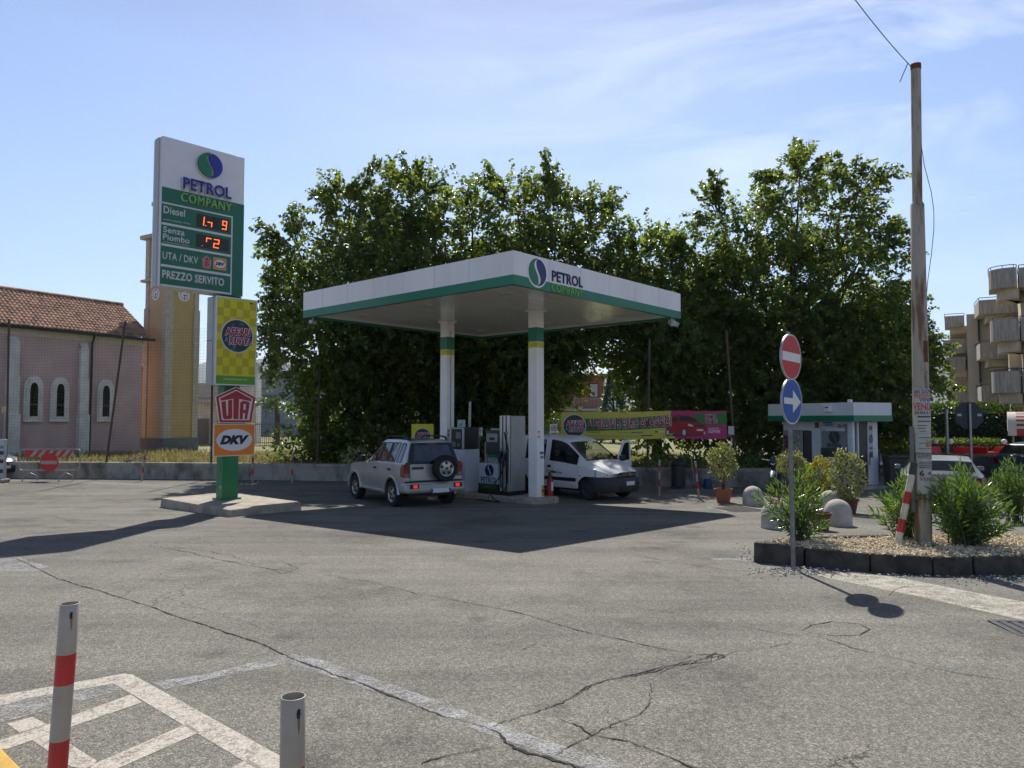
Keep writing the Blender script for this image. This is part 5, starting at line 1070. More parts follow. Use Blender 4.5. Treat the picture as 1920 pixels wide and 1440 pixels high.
for px0, y0, px1, y1, lb in ((265.5, 902, 273, 845, 'red and white marker post leaning beside the torn fence under the church'), (473.5, 904, 474, 850, 'red and white marker post hidden behind the price pylon post'), (547.5, 906, 548.5, 850, 'red and white marker post at the wall between pylon and silver car'), (1236, 930, 1236.5, 862, 'upright red and white marker post just right of the white van'), (1310.5, 935, 1303.5, 865, 'tilted red and white marker post beside the dark bin')):
    g = G(px0, y0); tp = P(px1, y1, g.y); m_ = thing('marker_post', lb, 'marker post', g, 0, 'red and white marker posts along the wall'); v = tp - g
    bands(m_, v, [(0, .27, MWHITE, 'white_band'), (.27, .46, MRED, 'red_band'), (.46, .68, MWHITE, 'white_band'), (.68, .84, MRED, 'red_band'), (.84, 1, MWHITE, 'white_band')], .033, 12)

# ================================================================= CONCRETE DOMES, POTS, SMALL THINGS
DOME = mat('dome_concrete', (.52, .48, .42), .9, scale=4, col2=(.36, .33, .29), bump=.3, bscale=30)
def dome(px, py_, label, s=1.0, rz=0):
    g = G(px, py_); b = MB(); pr = [(.262, 0), (.262, .16), (.255, .24)] + [(.255 * math.cos(R(12*i)), .24 + .255 * math.sin(R(12*i))) for i in range(1, 8)] + [(.001, .495)]
    b.lathe(pr, 36); o = b.build('concrete_dome', DOME, smooth=50); o.location = (g.x, g.y + .25, g.z); o.scale = (s, s, s * 1.02); o.rotation_euler = (0, 0, R(rz)); tag(o, label, 'bollard', 'pale concrete dome bollards')
dome(1418, 950, 'concrete dome nearest the potted tree and iron cover'); dome(1462, 993, 'concrete dome half hidden behind the left oleander', 1.0, 60); dome(1566, 962, 'concrete dome behind the front right dome, under the clipped shrub', 1.0, 130); dome(1582, 988, 'largest looking concrete dome, in front right of the brown pot', 1.02, 200)
TERRA = mat('terracotta', (.36, .12, .055), .7, var=.1, scale=5); BROWNPOT = mat('brown_pot', (.13, .045, .03), .6, var=.1)
def pot(parent, r, h, m):
    MB().lathe([(.001, 0), (r * .70, 0), (r * .93, h * .86), (r, h * .86), (r * 1.04, h), (r * .93, h), (r * .90, h * .9), (.001, h * .9)], 24).build('pot', m, parent, smooth=40)
FIC = leaf_mat('ficus_leaf', (.07, .11, .025), (.50, .50, .28), (.42, .44, .08), .4, .45); FIC2 = leaf_mat('ficus_yellow_leaf', (.20, .20, .02), (.50, .42, .04), (.5, .45, .05), .4, .45)
def shrub(loc, label, h0, h1, rx, potr=.0, poth=.3, potm=None, n=2600, trunk=True, yellow=False, rz_scale=1.0):
    sh = thing('potted_shrub', label, 'potted plant', loc, rng.uniform(0, 6)); 
    if potr: pot(sh, potr, poth, potm)
    zc = (h0 + h1) / 2; hz = (h1 - h0) / 2; d = unit(rng.normal(0, 1, (n, 3))); rad = rng.uniform(.55, 1, n) ** .4
    lump = np.array([1 + .55 * noise.noise(Vector(v * 1.9) + Vector(loc)) for v in d]); pos = d * (rad * lump)[:, None] * np.array([rx, rx, hz]) + np.array([0, 0, zc])
    sprig = rng.random(n) < .06; pos[sprig] += d[sprig] * .09
    leaf_mesh('foliage', pos, d + rng.normal(0, .7, (n, 3)) + [0, 0, .2], rng.normal(0, 1, (n, 3)), rng.uniform(.05, .085, n), .042, FIC2 if yellow else FIC, sh, 'lance')
    b = MB()
    for k in range(9):
        a = rng.uniform(0, 6.28); b.tube([(.03*math.cos(a), .03*math.sin(a), poth*.85), (.05*math.cos(a*2), .05*math.sin(a*2), h0 + .1), (rx*.6*math.cos(a), rx*.6*math.sin(a), zc + .2 * rng.normal())], [.012, .010, .004], 5)
    b.build('stems', WOODB, sh)
g = G(1360, 943); shrub((g.x, g.y + .18, g.z), 'variegated potted tree in terracotta pot between bin and domes', .58, 1.56, .33, .24, .37, TERRA, 1700)
g = G(1486, 935); shrub((g.x, g.y, g.z), 'pale variegated potted shrub partly behind the sign pole', .55, 1.34, .36, .22, .35, BROWNPOT, 1500)
g = G(1537, 945); shrub((g.x, g.y, g.z), 'yellow topped potted shrub in the middle of three by the kiosk', .35, 1.22, .30, .22, .33, BROWNPOT, 1500, yellow=True)
g = G(1590, 962); shrub((g.x, g.y, g.z), 'clipped green potted shrub rightmost by the kiosk corner', .36, 1.40, .32, .24, .33, BROWNPOT, 2000)
g = G(1546, 996); t_ = thing('plant_pot', 'empty looking brown plant pot behind the left oleander', 'plant pot', (g.x, g.y + .15, g.z)); pot(t_, .19, .33, BROWNPOT)
# bin, watering can, broom
bw = 24.35; p = P(1272, 905, bw); bn_ = thing('litter_bin', 'dark slatted litter bin with domed lid against the wall', 'litter bin', (p.x, p.y, 0))
b = MB()
for i in range(20): a = R(18*i); M = Matrix.Rotation(a, 4, 'Z'); b.box(.205, .225, -.03, .03, .06, .74, M=M)
b.lathe([(.001, .08), (.20, .08), (.20, .72)], 20); b.lathe([(.235, .05), (.235, .09)], 20); b.build('barrel', DGREY, bn_)
b = MB(); b.lathe([(.25, .74), (.27, .78), (.24, .86), (.14, .94), (.001, .96)], 20); b.build('lid', BLACK, bn_, smooth=50)
p = P(1327, 912, 24.2); wc = thing('watering_can', 'blue watering can on the ground by the wall', 'watering can', (p.x, p.y, 0)); CANB = mat('can_blue', (.02, .045, .12), .5, var=.1)
MB().lathe([(.001, 0), (.135, 0), (.14, .05), (.13, .27), (.10, .31), (.001, .31)], 18).build('body', CANB, wc, smooth=50); MB().tube([(.06, 0, .29), (.12, 0, .38), (.2, 0, .36), (.21, 0, .24), (.14, 0, .15)], .015, 8).build('handle', CANB, wc, smooth=60); MB().tube([(-.13, 0, .06), (-.25, 0, .2), (-.33, 0, .34)], [.03, .02, .015], 8).build('spout', CANB, wc)
p = P(1303, 912, 24.35); br = thing('broom', 'thin handled broom leaning on the wall between bin and watering can', 'broom', (p.x, p.y, 0)); MB().tube([(0, 0, .06), (-.10, .1, 1.05)], .014, 6).build('handle', GALV, br); MB().box(-.03, .07, -.08, .08, 0, .09).build('brush', RED, br)
# wheeled bin by the kiosk
g = G(1678, 915); wb = thing('wheeled_bin', 'dark grey wheeled waste bin right of the kiosk behind the oleander', 'waste bin', (g.x + .1, g.y, g.z), R(-12)); b = MB(); b.add([(-.30,-.35,.08),(.30,-.35,.08),(.30,.35,.08),(-.30,.35,.08),(-.36,-.42,1.0),(.36,-.42,1.0),(.36,.42,1.0),(-.36,.42,1.0)], [(0,3,2,1),(4,5,6,7),(0,1,5,4),(1,2,6,5),(2,3,7,6),(3,0,4,7)]); b.build('body', mat('bin_grey', (.045, .043, .045), .6, var=.1), wb, bevel=.02)
MB().box(-.38, .38, -.45, .43, 1.002, 1.06).build('lid', MATS['bin_grey'], wb, bevel=.02)
for s in (-.28, .28): MB().lathe([(.09, -.03), (.09, .03)], 14, (s, .30, .09), axis='x').build('wheel', RUBBER, wb)

# ================================================================= BANNER
a, c = P(1051, 773, 25.0), P(1362, 768, 24.3); e = P(1051.5, 824, 25.0); d = c - a; WB = Vector((d.x, d.y)).length; HB = a.z - e.z; rzb = math.atan2(d.y, d.x)
bn = thing('banner', 'long yellow and pink promotional banner hung on the fence with a red car', 'banner', (e.x, e.y, e.z), rzb)
slope = (c.z - a.z) / WB
def wave(o, sub=0):
    for v in o.data.vertices: v.co.y += .022 * math.sin(v.co.x * 2.3 + v.co.z * 1.1) + .012 * math.sin(v.co.x * 5.1 - v.co.z * 4); v.co.z += slope * v.co.x * .6 + .012 * math.sin(v.co.x * 2.1)
def bpoly(nm, poly, y, m, parent=bn, th=.003):                    # polygon cut along x so that it can follow the cloth
    x0 = min(p[0] for p in poly); x1 = max(p[0] for p in poly); bm = bmesh.new(); f = bm.faces.new([bm.verts.new((x, y, z)) for x, z in poly])
    for i in range(1, int((x1 - x0) / .12) + 1): bmesh.ops.bisect_plane(bm, geom=bm.verts[:] + bm.edges[:] + bm.faces[:], plane_co=(x0 + i*.12, 0, 0), plane_no=(1, 0, 0))
    for i in range(1, 9): bmesh.ops.bisect_plane(bm, geom=bm.verts[:] + bm.edges[:] + bm.faces[:], plane_co=(0, 0, HB * i / 9), plane_no=(0, 0, 1))
    g = bmesh.ops.extrude_face_region(bm, geom=bm.faces[:]); bmesh.ops.translate(bm, verts=[v for v in g['geom'] if isinstance(v, bmesh.types.BMVert)], vec=(0, -th, 0)); bmesh.ops.recalc_face_normals(bm, faces=bm.faces)
    me = bpy.data.meshes.new(nm); bm.to_mesh(me); bm.free(); me.materials.append(m); o = bpy.data.objects.new(nm, me); C.objects.link(o); o.parent = parent; wave(o); return o
fx = lambda f: f * WB; fz = lambda f: (1 - f) * HB
cloth = bpoly('cloth', [(0, 0), (WB, 0), (WB, HB), (0, HB)], 0, mat('banner_yellow', (.52, .46, .07), .6, scale=2, var=.06))
BG = mat('banner_green', (.03, .14, .03), .6, var=.05); BPK = mat('banner_pink', (.40, .02, .13), .6, var=.06)
bpoly('green_stripe', [(fx(.13), fz(.72)), (fx(.655), fz(.60)), (fx(.655), fz(.165)), (fx(.13), fz(.27))], -.0035, BG, cloth)
bpoly('pink_field', [(fx(.695), 0), (WB, 0), (WB, HB), (fx(.672), HB), (fx(.66), fz(.55))], -.0035, BPK, cloth); bpoly('green_field', [(fx(.80), fz(.5)), (WB, fz(.5)), (WB, fz(.07)), (fx(.80), fz(.1))], -.007, BG, cloth)
def btext(s, fx0, fx1, fz0, fz1, y, m, edge=0, shear=0, tilt=0):
    o = text('banner_lettering', s, fx(fx0), fz(fz1), fx(fx1 - fx0), HB * (fz1 - fz0), y, m, cloth, bold=.03, edge=edge, shear=shear, depth=.002, tilt=tilt); wave(o)
BW = mat('banner_white', (.62, .58, .55), .6, var=0); BR = mat('banner_maroon', (.26, .012, .03), .6, var=0)
for m, bo, y in ((BW, .065, -.021), (BR, 0, -.024)): btext('6 BOLLINI 5 EURO OMAGGIO!', .172, .672, .24, .575, y, m, bo, 0, R(1.6)); btext('PRIMO', .872, .935, .12, .27, y, m, bo); btext('PREMIO', .872, .945, .285, .44, y, m, bo)
btext('SUZUKI', .892, .952, .60, .66, -.0075, BW, .0); btext('IGNIS', .888, .962, .68, .79, -.0075, BW, .01, .2)
for x0, x1, z0, z1, m in ((.165, .24, .72, .78, mat('small_print', (.25, .28, .08), .6, var=0)), (.16, .48, .87, .90, MATS['small_print']), (.49, .56, .855, .895, INKK), (.36, .42, .735, .77, MATS['small_print']), (.43, .50, .73, .775, mat('small_teal', (.03, .16, .16), .6, var=0)), (.575, .59, .72, .775, INKK), (.595, .635, .73, .765, BW)): bpoly('small_print', [(fx(x0), fz(z1)), (fx(x1), fz(z1)), (fx(x1), fz(z0)), (fx(x0), fz(z0))], -.0037, m, cloth, .001)
cr = lambda pts: [(fx(.635 + .25 * x), fz(.93 - .86 * z)) for x, z in pts]
CARR = mat('printed_red', (.30, .012, .016), .6, var=.1, scale=4)
bpoly('printed_car', cr([(.03,.22),(.12,.12),(.22,.16),(.40,.10),(.52,.06),(.85,.10),(.97,.20),(.985,.42),(.93,.55),(.80,.60),(.70,.80),(.55,.90),(.30,.92),(.17,.86),(.06,.62),(.02,.40)]), -.011, CARR, cloth)
bpoly('printed_glass', cr([(.34,.66),(.80,.60),(.68,.78),(.54,.86),(.36,.86),(.33,.78)]), -.0145, BLACK, cloth); bpoly('printed_glass', cr([(.14,.62),(.30,.64),(.30,.84),(.20,.82)]), -.0145, BLACK, cloth)
for cx, rx, rz_ in ((.06, .055, .17), (.45, .065, .20), (.93, .035, .11)): bpoly('printed_wheel', cr([(cx + rx * math.cos(R(20*i)), .17 + rz_ * math.sin(R(20*i))) for i in range(18)]), -.0148, BLACK, cloth); bpoly('printed_rim', cr([(cx + rx*.65 * math.cos(R(20*i)), .17 + rz_*.65 * math.sin(R(20*i))) for i in range(18)]), -.0182, LGREY, cloth)
bpoly('printed_lamp', cr([(.54,.46),(.66,.42),(.66,.48),(.56,.54)]), -.0148, BW, cloth); bpoly('printed_grille', cr([(.68,.43),(.93,.43),(.93,.50),(.68,.49)]), -.0148, BLACK, cloth); bpoly('printed_plate', cr([(.75,.25),(.90,.25),(.90,.32),(.75,.32)]), -.0148, BW, cloth); bpoly('printed_shadow', cr([(.1,.02),(.9,.05),(.85,.10),(.5,.06),(.2,.10)]), -.0108, BLACK, cloth)
roundel(cloth, fx(.085), HB * .50, HB * .40, -.045, d=.003)
b = MB()
for i in range(9):
    for z in (.03, HB - .03): b.lathe([(.018, -.006), (.018, 0), (.008, 0)], 8, (.03 + (WB - .06) * i / 8, -.004, z), axis='y', cap=False)
o = b.build('eyelet', BLACK, cloth); wave(o)
p = P(1371, 807, 24.4); t_ = thing('white_notice', 'blank white notice plate on the fence at the right end of the banner', 'sign', (p.x, p.y, 0)); MB().box(-.1, .1, 0, .01, p.z - .14, p.z + .14).build('plate', LGREY, t_); MB().tube([(0, .03, .55), (0, .03, p.z + .1)], .015, 6).build('post', GALV, t_)

# ================================================================= ROAD BARRIER at the left
g0, g1 = G(50, 902), G(134, 902); g = (g0 + g1) / 2; ba = thing('road_barrier', 'tubular road barrier with striped board and round no entry sign', 'barrier', (g.x, g.y, g.z), 0)
Wb = P(150, 860, g.y).x - P(37, 860, g.y).x; x0 = P(37, 860, g.y).x - g.x; z0 = P(50, 882, g.y).z; z1 = P(50, 842.5, g.y).z
def rrect(x0, x1, z0, z1, r=.1):
    pts = []
    for cx, cz, a0 in ((x1 - r, z1 - r, 0), (x0 + r, z1 - r, 90), (x0 + r, z0 + r, 180), (x1 - r, z0 + r, 270)): pts += [(cx + r * math.cos(R(a0 + 22.5*i)), 0, cz + r * math.sin(R(a0 + 22.5*i))) for i in range(5)]
    return pts + [pts[0]]
b = MB(); b.tube(rrect(x0, x0 + Wb, z0, z1), .022, 8)
for i in range(1, 14): b.tube([(x0 + Wb * i / 14, 0, z0), (x0 + Wb * i / 14, 0, z1)], .006, 5)
b.build('frame', GALV, ba, smooth=60)
for px in (57, 125):
    xx = P(px, 860, g.y).x - g.x; MB().tube([(xx - .16, -.18, 0), (xx - .14, -.16, .18), (xx, 0, .30), (xx + .14, .16, .18), (xx + .16, .18, 0)], .022, 8).build('foot', GALV, ba, smooth=60); MB().tube([(xx, 0, .29), (xx, 0, z0)], .018, 6).build('stem', GALV, ba)
xa = P(49, 850, g.y).x - g.x; xb = P(139, 850, g.y).x - g.x; za = P(50, 856.5, g.y).z; zb2 = P(50, 844, g.y).z
MB().box(xa, xb, -.045, -.025, za, zb2).build('striped_board', MWHITE, ba)
b = MB(); n = 6; st = (xb - xa) / n; hh = zb2 - za
for i in range(n):
    x = xa + i * st; b.prism([(max(x - .0, xa), za), (x + st * .5, za), (min(x + st * .5 + hh * .8, xb), zb2), (min(x + hh * .8, xb), zb2)] if i else [(xa, za), (x + st*.5, za), (x + st*.5 + hh*.8, zb2), (xa, zb2)], -.049, -.0455)
b.build('red_stripe', SIGNRED, ba)
cx = P(94, 867, g.y).x - g.x; cz = P(94, 867, g.y).z
d_ = MB().lathe([(.335, -.05), (.335, -.07), (.001, -.07)], 32, (cx, 0, cz), axis='y').build('sign_disc', SIGNRED, ba); MB().box(cx - .30, cx + .30, -.075, -.0705, cz - .06, cz + .06).build('sign_bar', MWHITE, d_)
# information totem at the very left edge
g = G(-10, 905); to = thing('info_totem', 'grey street totem on a low base at the left picture edge', 'totem', (g.x, g.y, g.z)); MB().box(-.7, .40, -.25, .25, 0, .14).build('base', CONC, to, bevel=.04); MB().box(-.7, .36, -.08, .08, .14, 1.55).build('board', LGREY, to, bevel=.01)
b = MB(); b.box(-.6, .33, -.088, -.0805, 1.22, 1.32); b.build('blue_line', mat('totem_blue', (.08, .22, .42), .5, var=0), to); b = MB()
for z in (.35, .7, 1.0): b.box(-.6, .34, -.088, -.0805, z, z + .13)
b.build('dark_line', DGREY, to)
p = P(10, 768, 29.2); tag(MB().box(p.x - .13, p.x + .15, p.y - .01, p.y, p.z - .14, p.z + .14).build('small_plate', mat('plate_cream', (.6, .48, .28), .6, var=.15, scale=14)), 'small cream plate fixed high at the left end of the wire fence', 'sign')
# broken branches at the wall foot
b = MB()
for k in range(26):
    a = P(236 + rng.normal(0, 6), 868, 28.2); c = P(236 + rng.uniform(-12, 60), 868 - rng.uniform(4, 34), 28.3); mid = (a + c) / 2 + Vector((rng.normal(0, .15), 0, rng.normal(0, .1))); b.tube([a, mid, c], [.008, .006, .003], 4)
tag(b.build('dry_branches', mat('dry_twig', (.30, .25, .20), .9, var=.2)), 'tangle of dry pale branches on the wall under the church', 'branches')
# ================================================================= VEHICLES
def interp(tab): xs_ = [t[0] for t in tab]; zs_ = [t[1] for t in tab]; return lambda x: float(np.interp(x, xs_, zs_))
def smoothtab(tab, w_=.10):
    f = interp(tab); return lambda x: (f(x - w_) + 2 * f(x - w_/2) + 3 * f(x) + 2 * f(x + w_/2) + f(x + w_)) / 9
GLASSR = glass_mat('sky_glass', (.03, .036, .042), .45, .04); GLASSR.node_tree.nodes['Principled BSDF'].inputs['IOR'].default_value = 2.9
class Car:
    T = (0, .10, .90, 1)
    def __init__(s, root, belt, roof, wb, wr, sill, wheels, ra, wz, paint, extra_x=(), rear_lean=0., front_lean=0., step=.11, low=None):
        s.root = root; s.belt = smoothtab(belt); s.roof = smoothtab(roof, .07); s.wb = smoothtab(wb); s.wr = smoothtab(wr); s.sill = sill; s.wheels = wheels; s.ra = ra; s.wz = wz; s.paint = paint
        s.x0 = belt[0][0]; s.x1 = belt[-1][0]; s.rl = rear_lean; s.fl = front_lean
        xs_ = set(round(x, 3) for x in np.arange(s.x0, s.x1, step)) | {s.x1} | set(extra_x)
        for w_ in wheels: xs_ |= {round(w_ + ra * math.cos(R(a)), 3) for a in range(0, 181, 15)} | {round(w_ - ra - .004, 3), round(w_ + ra + .004, 3)}
        xs_ = sorted(xs_); s.xs = [xs_[0]]
        for x in xs_[1:]:
            if x - s.xs[-1] > .012 or x in extra_x: s.xs.append(x)
    def zlow(s, x):
        z = s.sill
        for w_ in s.wheels:
            d = abs(x - w_)
            if d < s.ra: z = max(z, s.wz + math.sqrt(s.ra ** 2 - d * d))
        return z
    def sec(s, x):
        zl = s.zlow(x); zb = s.belt(x); zr = s.roof(x); w_ = s.wb(x); wr = s.wr(x); zl = min(zl, zb - .04); mid = s.sill + (zb - s.sill) * .62
        zlo = s.sill + .13
        pts = [(w_ - .045 if zl < s.sill + .1 else w_ - .004, zl), (w_ - .004, max(zl + .01, zlo)), (w_, max(zl + .02, mid)), (w_ - .018, zb)]
        for t_ in (.08, .90): pts.append((w_ - .03 + (wr - w_ + .03) * t_, zb + (zr - .045 - zb) * t_))
        pts += [(wr - .025, zr - .022), (wr * .62, zr - .006), (0, zr)]
        out_ = []
        for k, (y, z) in enumerate(pts):
            t_ = max(0, (z - zb) / max(zr - zb, .05)); xx = x
            if s.rl: xx += s.rl * t_ * max(0, 1 - (x - s.x0) / .45)
            if s.fl: xx -= s.fl * max(0, (abs(y) / w_) ** 3) * max(0, 1 - (s.x1 - x) / .5)
            out_.append(Vector((xx, y, z)))
        return out_
    def build(s, groups, mats, caps=True):
        S = [s.sec(x) for x in s.xs]; nr = 9; V = []; 
        for sec in S: V += sec + [Vector((p.x, -p.y, p.z)) for p in sec]
        F_ = {}
        for i in range(len(S) - 1):
            xm = (s.xs[i] + s.xs[i+1]) / 2
            for side in (0, 1):
                for r in range(nr - 1):
                    a = i*18 + side*9 + r; f = (a, a + 1, a + 19, a + 18)
                    F_.setdefault(groups(xm, r, side), []).append(f if side else f[::-1])
        if caps:
            for i, e in ((0, 'rear'), (len(S) - 1, 'front')):
                for r in range(nr - 1):
                    a = i*18 + r; b_ = i*18 + 9 + r; f = (a, a + 1, b_ + 1, b_); F_.setdefault(groups(None, r, e), []).append(f)
        out_ = {}
        for k, fs in F_.items():
            if k is None: continue
            used = sorted({v for f in fs for v in f}); mp_ = {v: i for i, v in enumerate(used)}; b = MB(); b.add([V[v] for v in used], [tuple(dict.fromkeys(mp_[v] for v in f)) for f in fs])
            nm = k[0] if isinstance(k, tuple) else k; out_[k] = b.build(nm, mats.get(nm, s.paint), s.root, smooth=32, fix=False)
            bm = bmesh.new(); bm.from_mesh(out_[k].data); bmesh.ops.remove_doubles(bm, verts=bm.verts, dist=.0004); bmesh.ops.recalc_face_normals(bm, faces=bm.faces); bm.to_mesh(out_[k].data); bm.free()
        return out_
    def seam(s, x, side, rows=(1, 6), nm='panel_gap', off=.003, wd=.007):
        q_ = [s.sec(x - wd/2)[rows[0]:rows[1]], s.sec(x + wd/2)[rows[0]:rows[1]]]; b = MB(); vs = []
        for a, c in zip(*q_): vs += [(a.x, side * (a.y + off), a.z), (c.x, side * (c.y + off), c.z)]
        b.add(vs, [(2*i, 2*i+1, 2*i+3, 2*i+2) for i in range(len(vs)//2 - 1)]); return b
TYRE = mat('tyre', (.016, .016, .017), .85, var=.15, scale=18, bump=.3, bscale=60); RIMS = mat('alloy', (.42, .41, .39), .35, .75, var=.06)
def wheel(root, x, y, r, rim_r, width, out, steel=False, nm='wheel', axis='y', holes=5):
    sgn = out; b = MB(); h = width / 2
    b.lathe([(rim_r, -h*.9), (r*.93, -h), (r, -h*.7), (r, h*.7), (r*.93, h), (rim_r, h*.9), (rim_r, -h*.9)], 36, axis='y', cap=False); o = b.build(nm, TYRE, root, smooth=40); o.location = (x, y, r) if axis == 'y' else y
    f = sgn * h * .72; b = MB(); b.lathe([(rim_r + .004, sgn * h * .9), (rim_r - .012, sgn * h * .86), (rim_r - .03, f), (rim_r * .5, f + sgn * .012), (.06, f + sgn * .02), (.001, f + sgn * .02)], 36, axis='y', cap=False); ri = b.build('rim', DGREY if steel else RIMS, o, smooth=40)
    b = MB()
    for k in range(holes):
        a0 = 360 / holes * k + 18; pts = []
        for a, rr in ((-17, .80), (0, .84), (17, .80), (12, .48), (-12, .48)): pts.append((rr * rim_r * math.cos(R(a0 + a)), rr * rim_r * math.sin(R(a0 + a))))
        b.prism(pts, f + sgn * .0145, f + sgn * .004)
    b.lathe([(.035, f + sgn * .02), (.035, f + sgn * .03), (.001, f + sgn * .03)], 12, axis='y'); b.build('rim_hole', BLACK, o)
    return o
def plate(root, M, w_=.52, h_=.11):
    b = MB(); b.box(-.006, .0, -w_/2, w_/2, -h_/2, h_/2, M=M); o = b.build('number_plate', mat('plate_white', (.62, .62, .60), .4, var=.03), root)
    b = MB()
    for s in (-1, 1): b.box(-.009, -.0062, s*w_/2 - s*.005 - .025, s*w_/2 - s*.005 + .025, -h_/2 + .006, h_/2 - .006, M=M)
    b.build('plate_band', mat('plate_blue', (.02, .06, .36), .4, var=0), o); return o

# ---- silver off-roader seen from behind
hd_ = Vector((-1.37, 2.05, 0)).normalized()
suv = thing('car', 'silver off-road car seen from behind with spare wheel on its tailgate', 'car', (-2.40, 19.50, 0), math.atan2(hd_.y, hd_.x))
SILV = mat('champagne_paint', (.42, .425, .415), .32, .35, var=.02, coat=.6); CLAD = mat('silver_cladding', (.42, .42, .41), .35, .4, var=.03, coat=.4)
V_ = Car(suv, [(-.70, 1.13), (.2, 1.12), (1.2, 1.10), (1.9, 1.08), (2.6, 1.04), (3.10, .94), (3.24, .84)],
    [(-.70, 1.69), (-.55, 1.735), (0, 1.76), (.9, 1.75), (1.15, 1.715), (1.85, 1.155), (2.1, 1.13), (2.7, 1.09), (3.05, 1.03), (3.24, .90)],
    [(-.70, .83), (-.4, .86), (.5, .865), (2.4, .86), (2.9, .83), (3.24, .70)], [(-.70, .57), (-.4, .585), (.9, .585), (1.15, .57), (1.85, .70), (2.6, .66), (3.24, .55)],
    .40, (0, 2.48), .43, .345, SILV, extra_x=(-.48, -.18, -.10, .34, .40, .86, .94, 1.9, 1.25), rear_lean=.20)
WINS = ((-.48, -.18), (-.10, .34), (.40, .86), (.94, 1.62))
def gsuv(x, r, side):
    if x is None: return 'body' if r > 1 or side == 'front' else 'body'
    if r == 4:
        for k, (a, c) in enumerate(WINS):
            if a < x < c: return ('window', side, k)
        if .34 < x < .40 or .86 < x < .94: return ('window_trim', side)
    if 1.22 < x < 1.80 and r >= 6: return 'windscreen'
    if r <= 1: return ('cladding', side)
    if .94 < x < 1.9 and r in (2, 3): return ('door', side, 1)
    if -.10 < x < .94 and r in (2, 3): return ('door', side, 0)
    return 'body'
parts = V_.build(gsuv, {'window': GLASSR, 'windscreen': GLASSM, 'window_trim': BLACK, 'cladding': CLAD, 'door': SILV, 'body': SILV})
for side in (1, -1):
    for x in (.90, 1.9, -.06): V_.seam(x, side, (1, 4)).build('panel_gap', BLACK, suv, fix=False)
    for wx in (0, 2.48): MB().tube([(wx + .45 * math.cos(R(a)), side * (V_.wb(wx) - .008), .345 + .45 * math.sin(R(a))) for a in range(2, 179, 8)], .046, 8).build('fender_flare', CLAD, suv, smooth=60)
    for wins in WINS:
        lp = [V_.sec(x)[5] for x in np.linspace(wins[0] + .015, wins[1] - .015, 8)] + [V_.sec(x)[4] for x in np.linspace(wins[1] - .015, wins[0] + .015, 8)]; lp = [Vector((p.x, side * (p.y + .001), p.z)) for p in lp]; MB().tube(lp + [lp[0]], .012, 5).build('window_seal', BLACK, suv)
    MB().box(.40, 2.05, *(sorted((side * .80, side * .88))), .36, .43).build('side_step', CLAD, suv, bevel=.02)
    for x in (1.06, .14):
        d = parts[('door', 0 if side == 1 else 1, 1 if x > 1 else 0)]; MB().box(x - .08, x + .06, *(sorted((side * (V_.wb(x) - .01), side * (V_.wb(x) + .03)))), 1.0 - .05, 1.0).build('handle', BLACK, d, bevel=.012)
    mb = MB(); mb.box(1.55, 1.72, *(sorted((side * .90, side * 1.06))), 1.12, 1.29); mb.build('mirror', BLACK, suv, bevel=.04)
    r_ = MB(); r_.tube([(-.40, side * .53, 1.73), (-.32, side * .54, 1.795), (-.1, side * .54, 1.82), (.7, side * .54, 1.82), (.95, side * .53, 1.80), (1.08, side * .52, 1.73)], [.03, .028, .022, .022, .026, .02], 8); r_.build('roof_rail', BLACK, suv, smooth=60)
    tl = MB(); yy = lambda v: side * v
    tp_ = [(-.722, .69, .80), (-.722, .69, 1.20), (-.715, .80, 1.17), (-.705, .845, 1.10), (-.705, .850, .80), (-.54, .868, .82), (-.56, .868, 1.04), (-.64, .86, 1.14)]
    tl.add([(x, yy(y), z) for x, y, z in tp_] + [(x + .05, yy(y - .04), z) for x, y, z in tp_], [(0,1,2,3,4), (4,3,7,6,5), (8,9,10,11,12), (12,11,15,14,13), (0,1,9,8), (4,0,8,12), (5,4,12,13), (6,5,13,14), (7,6,14,15), (3,7,15,11), (2,3,11,10), (1,2,10,9)])
    tl = tl.build('tail_lamp', mat('lamp_red', (.20, .012, .012), .2, var=.2, scale=14, coat=.5), suv); MB().box(-.726, -.7225, *(sorted((side*.70, side*.84))), .81, .90).build('reverse_lens', mat('lens_pink', (.30, .16, .15), .2, var=.1), tl)
    MB().box(-.885, -.868, *(sorted((side*.50, side*.74))), .53, .64).build('lamp_recess', BLACK, suv); MB().box(-.892, -.8855, *(sorted((side*.545, side*.66))), .545, .625).build('brake_lamp', mat('brake_lamp', (.6, .02, .02), .3, var=0, emit=(1, .03, .03), estr=.45), suv)
    for wx in (0, 2.48): wheel(suv, wx, side * .755, .345, .205, .22, side)
b = MB(); b.box(-.87, -.46, -.86, .86, .40, .68); b.build('bumper', CLAD, suv, bevel=.075); b = MB(); b.box(-.874, -.62, -.845, .845, .625, .632); b.build('bumper_line', DGREY, suv)
MB().box(-.80, -.66, -.80, .80, .682, .71).build('bumper_gap', BLACK, suv)
MB().box(-.55, 3.1, -.60, .60, .30, .52).build('underbody', BLACK, suv)
MB().box(3.0, 3.32, -.78, .78, .40, .66).build('front_bumper', CLAD, suv, bevel=.08)
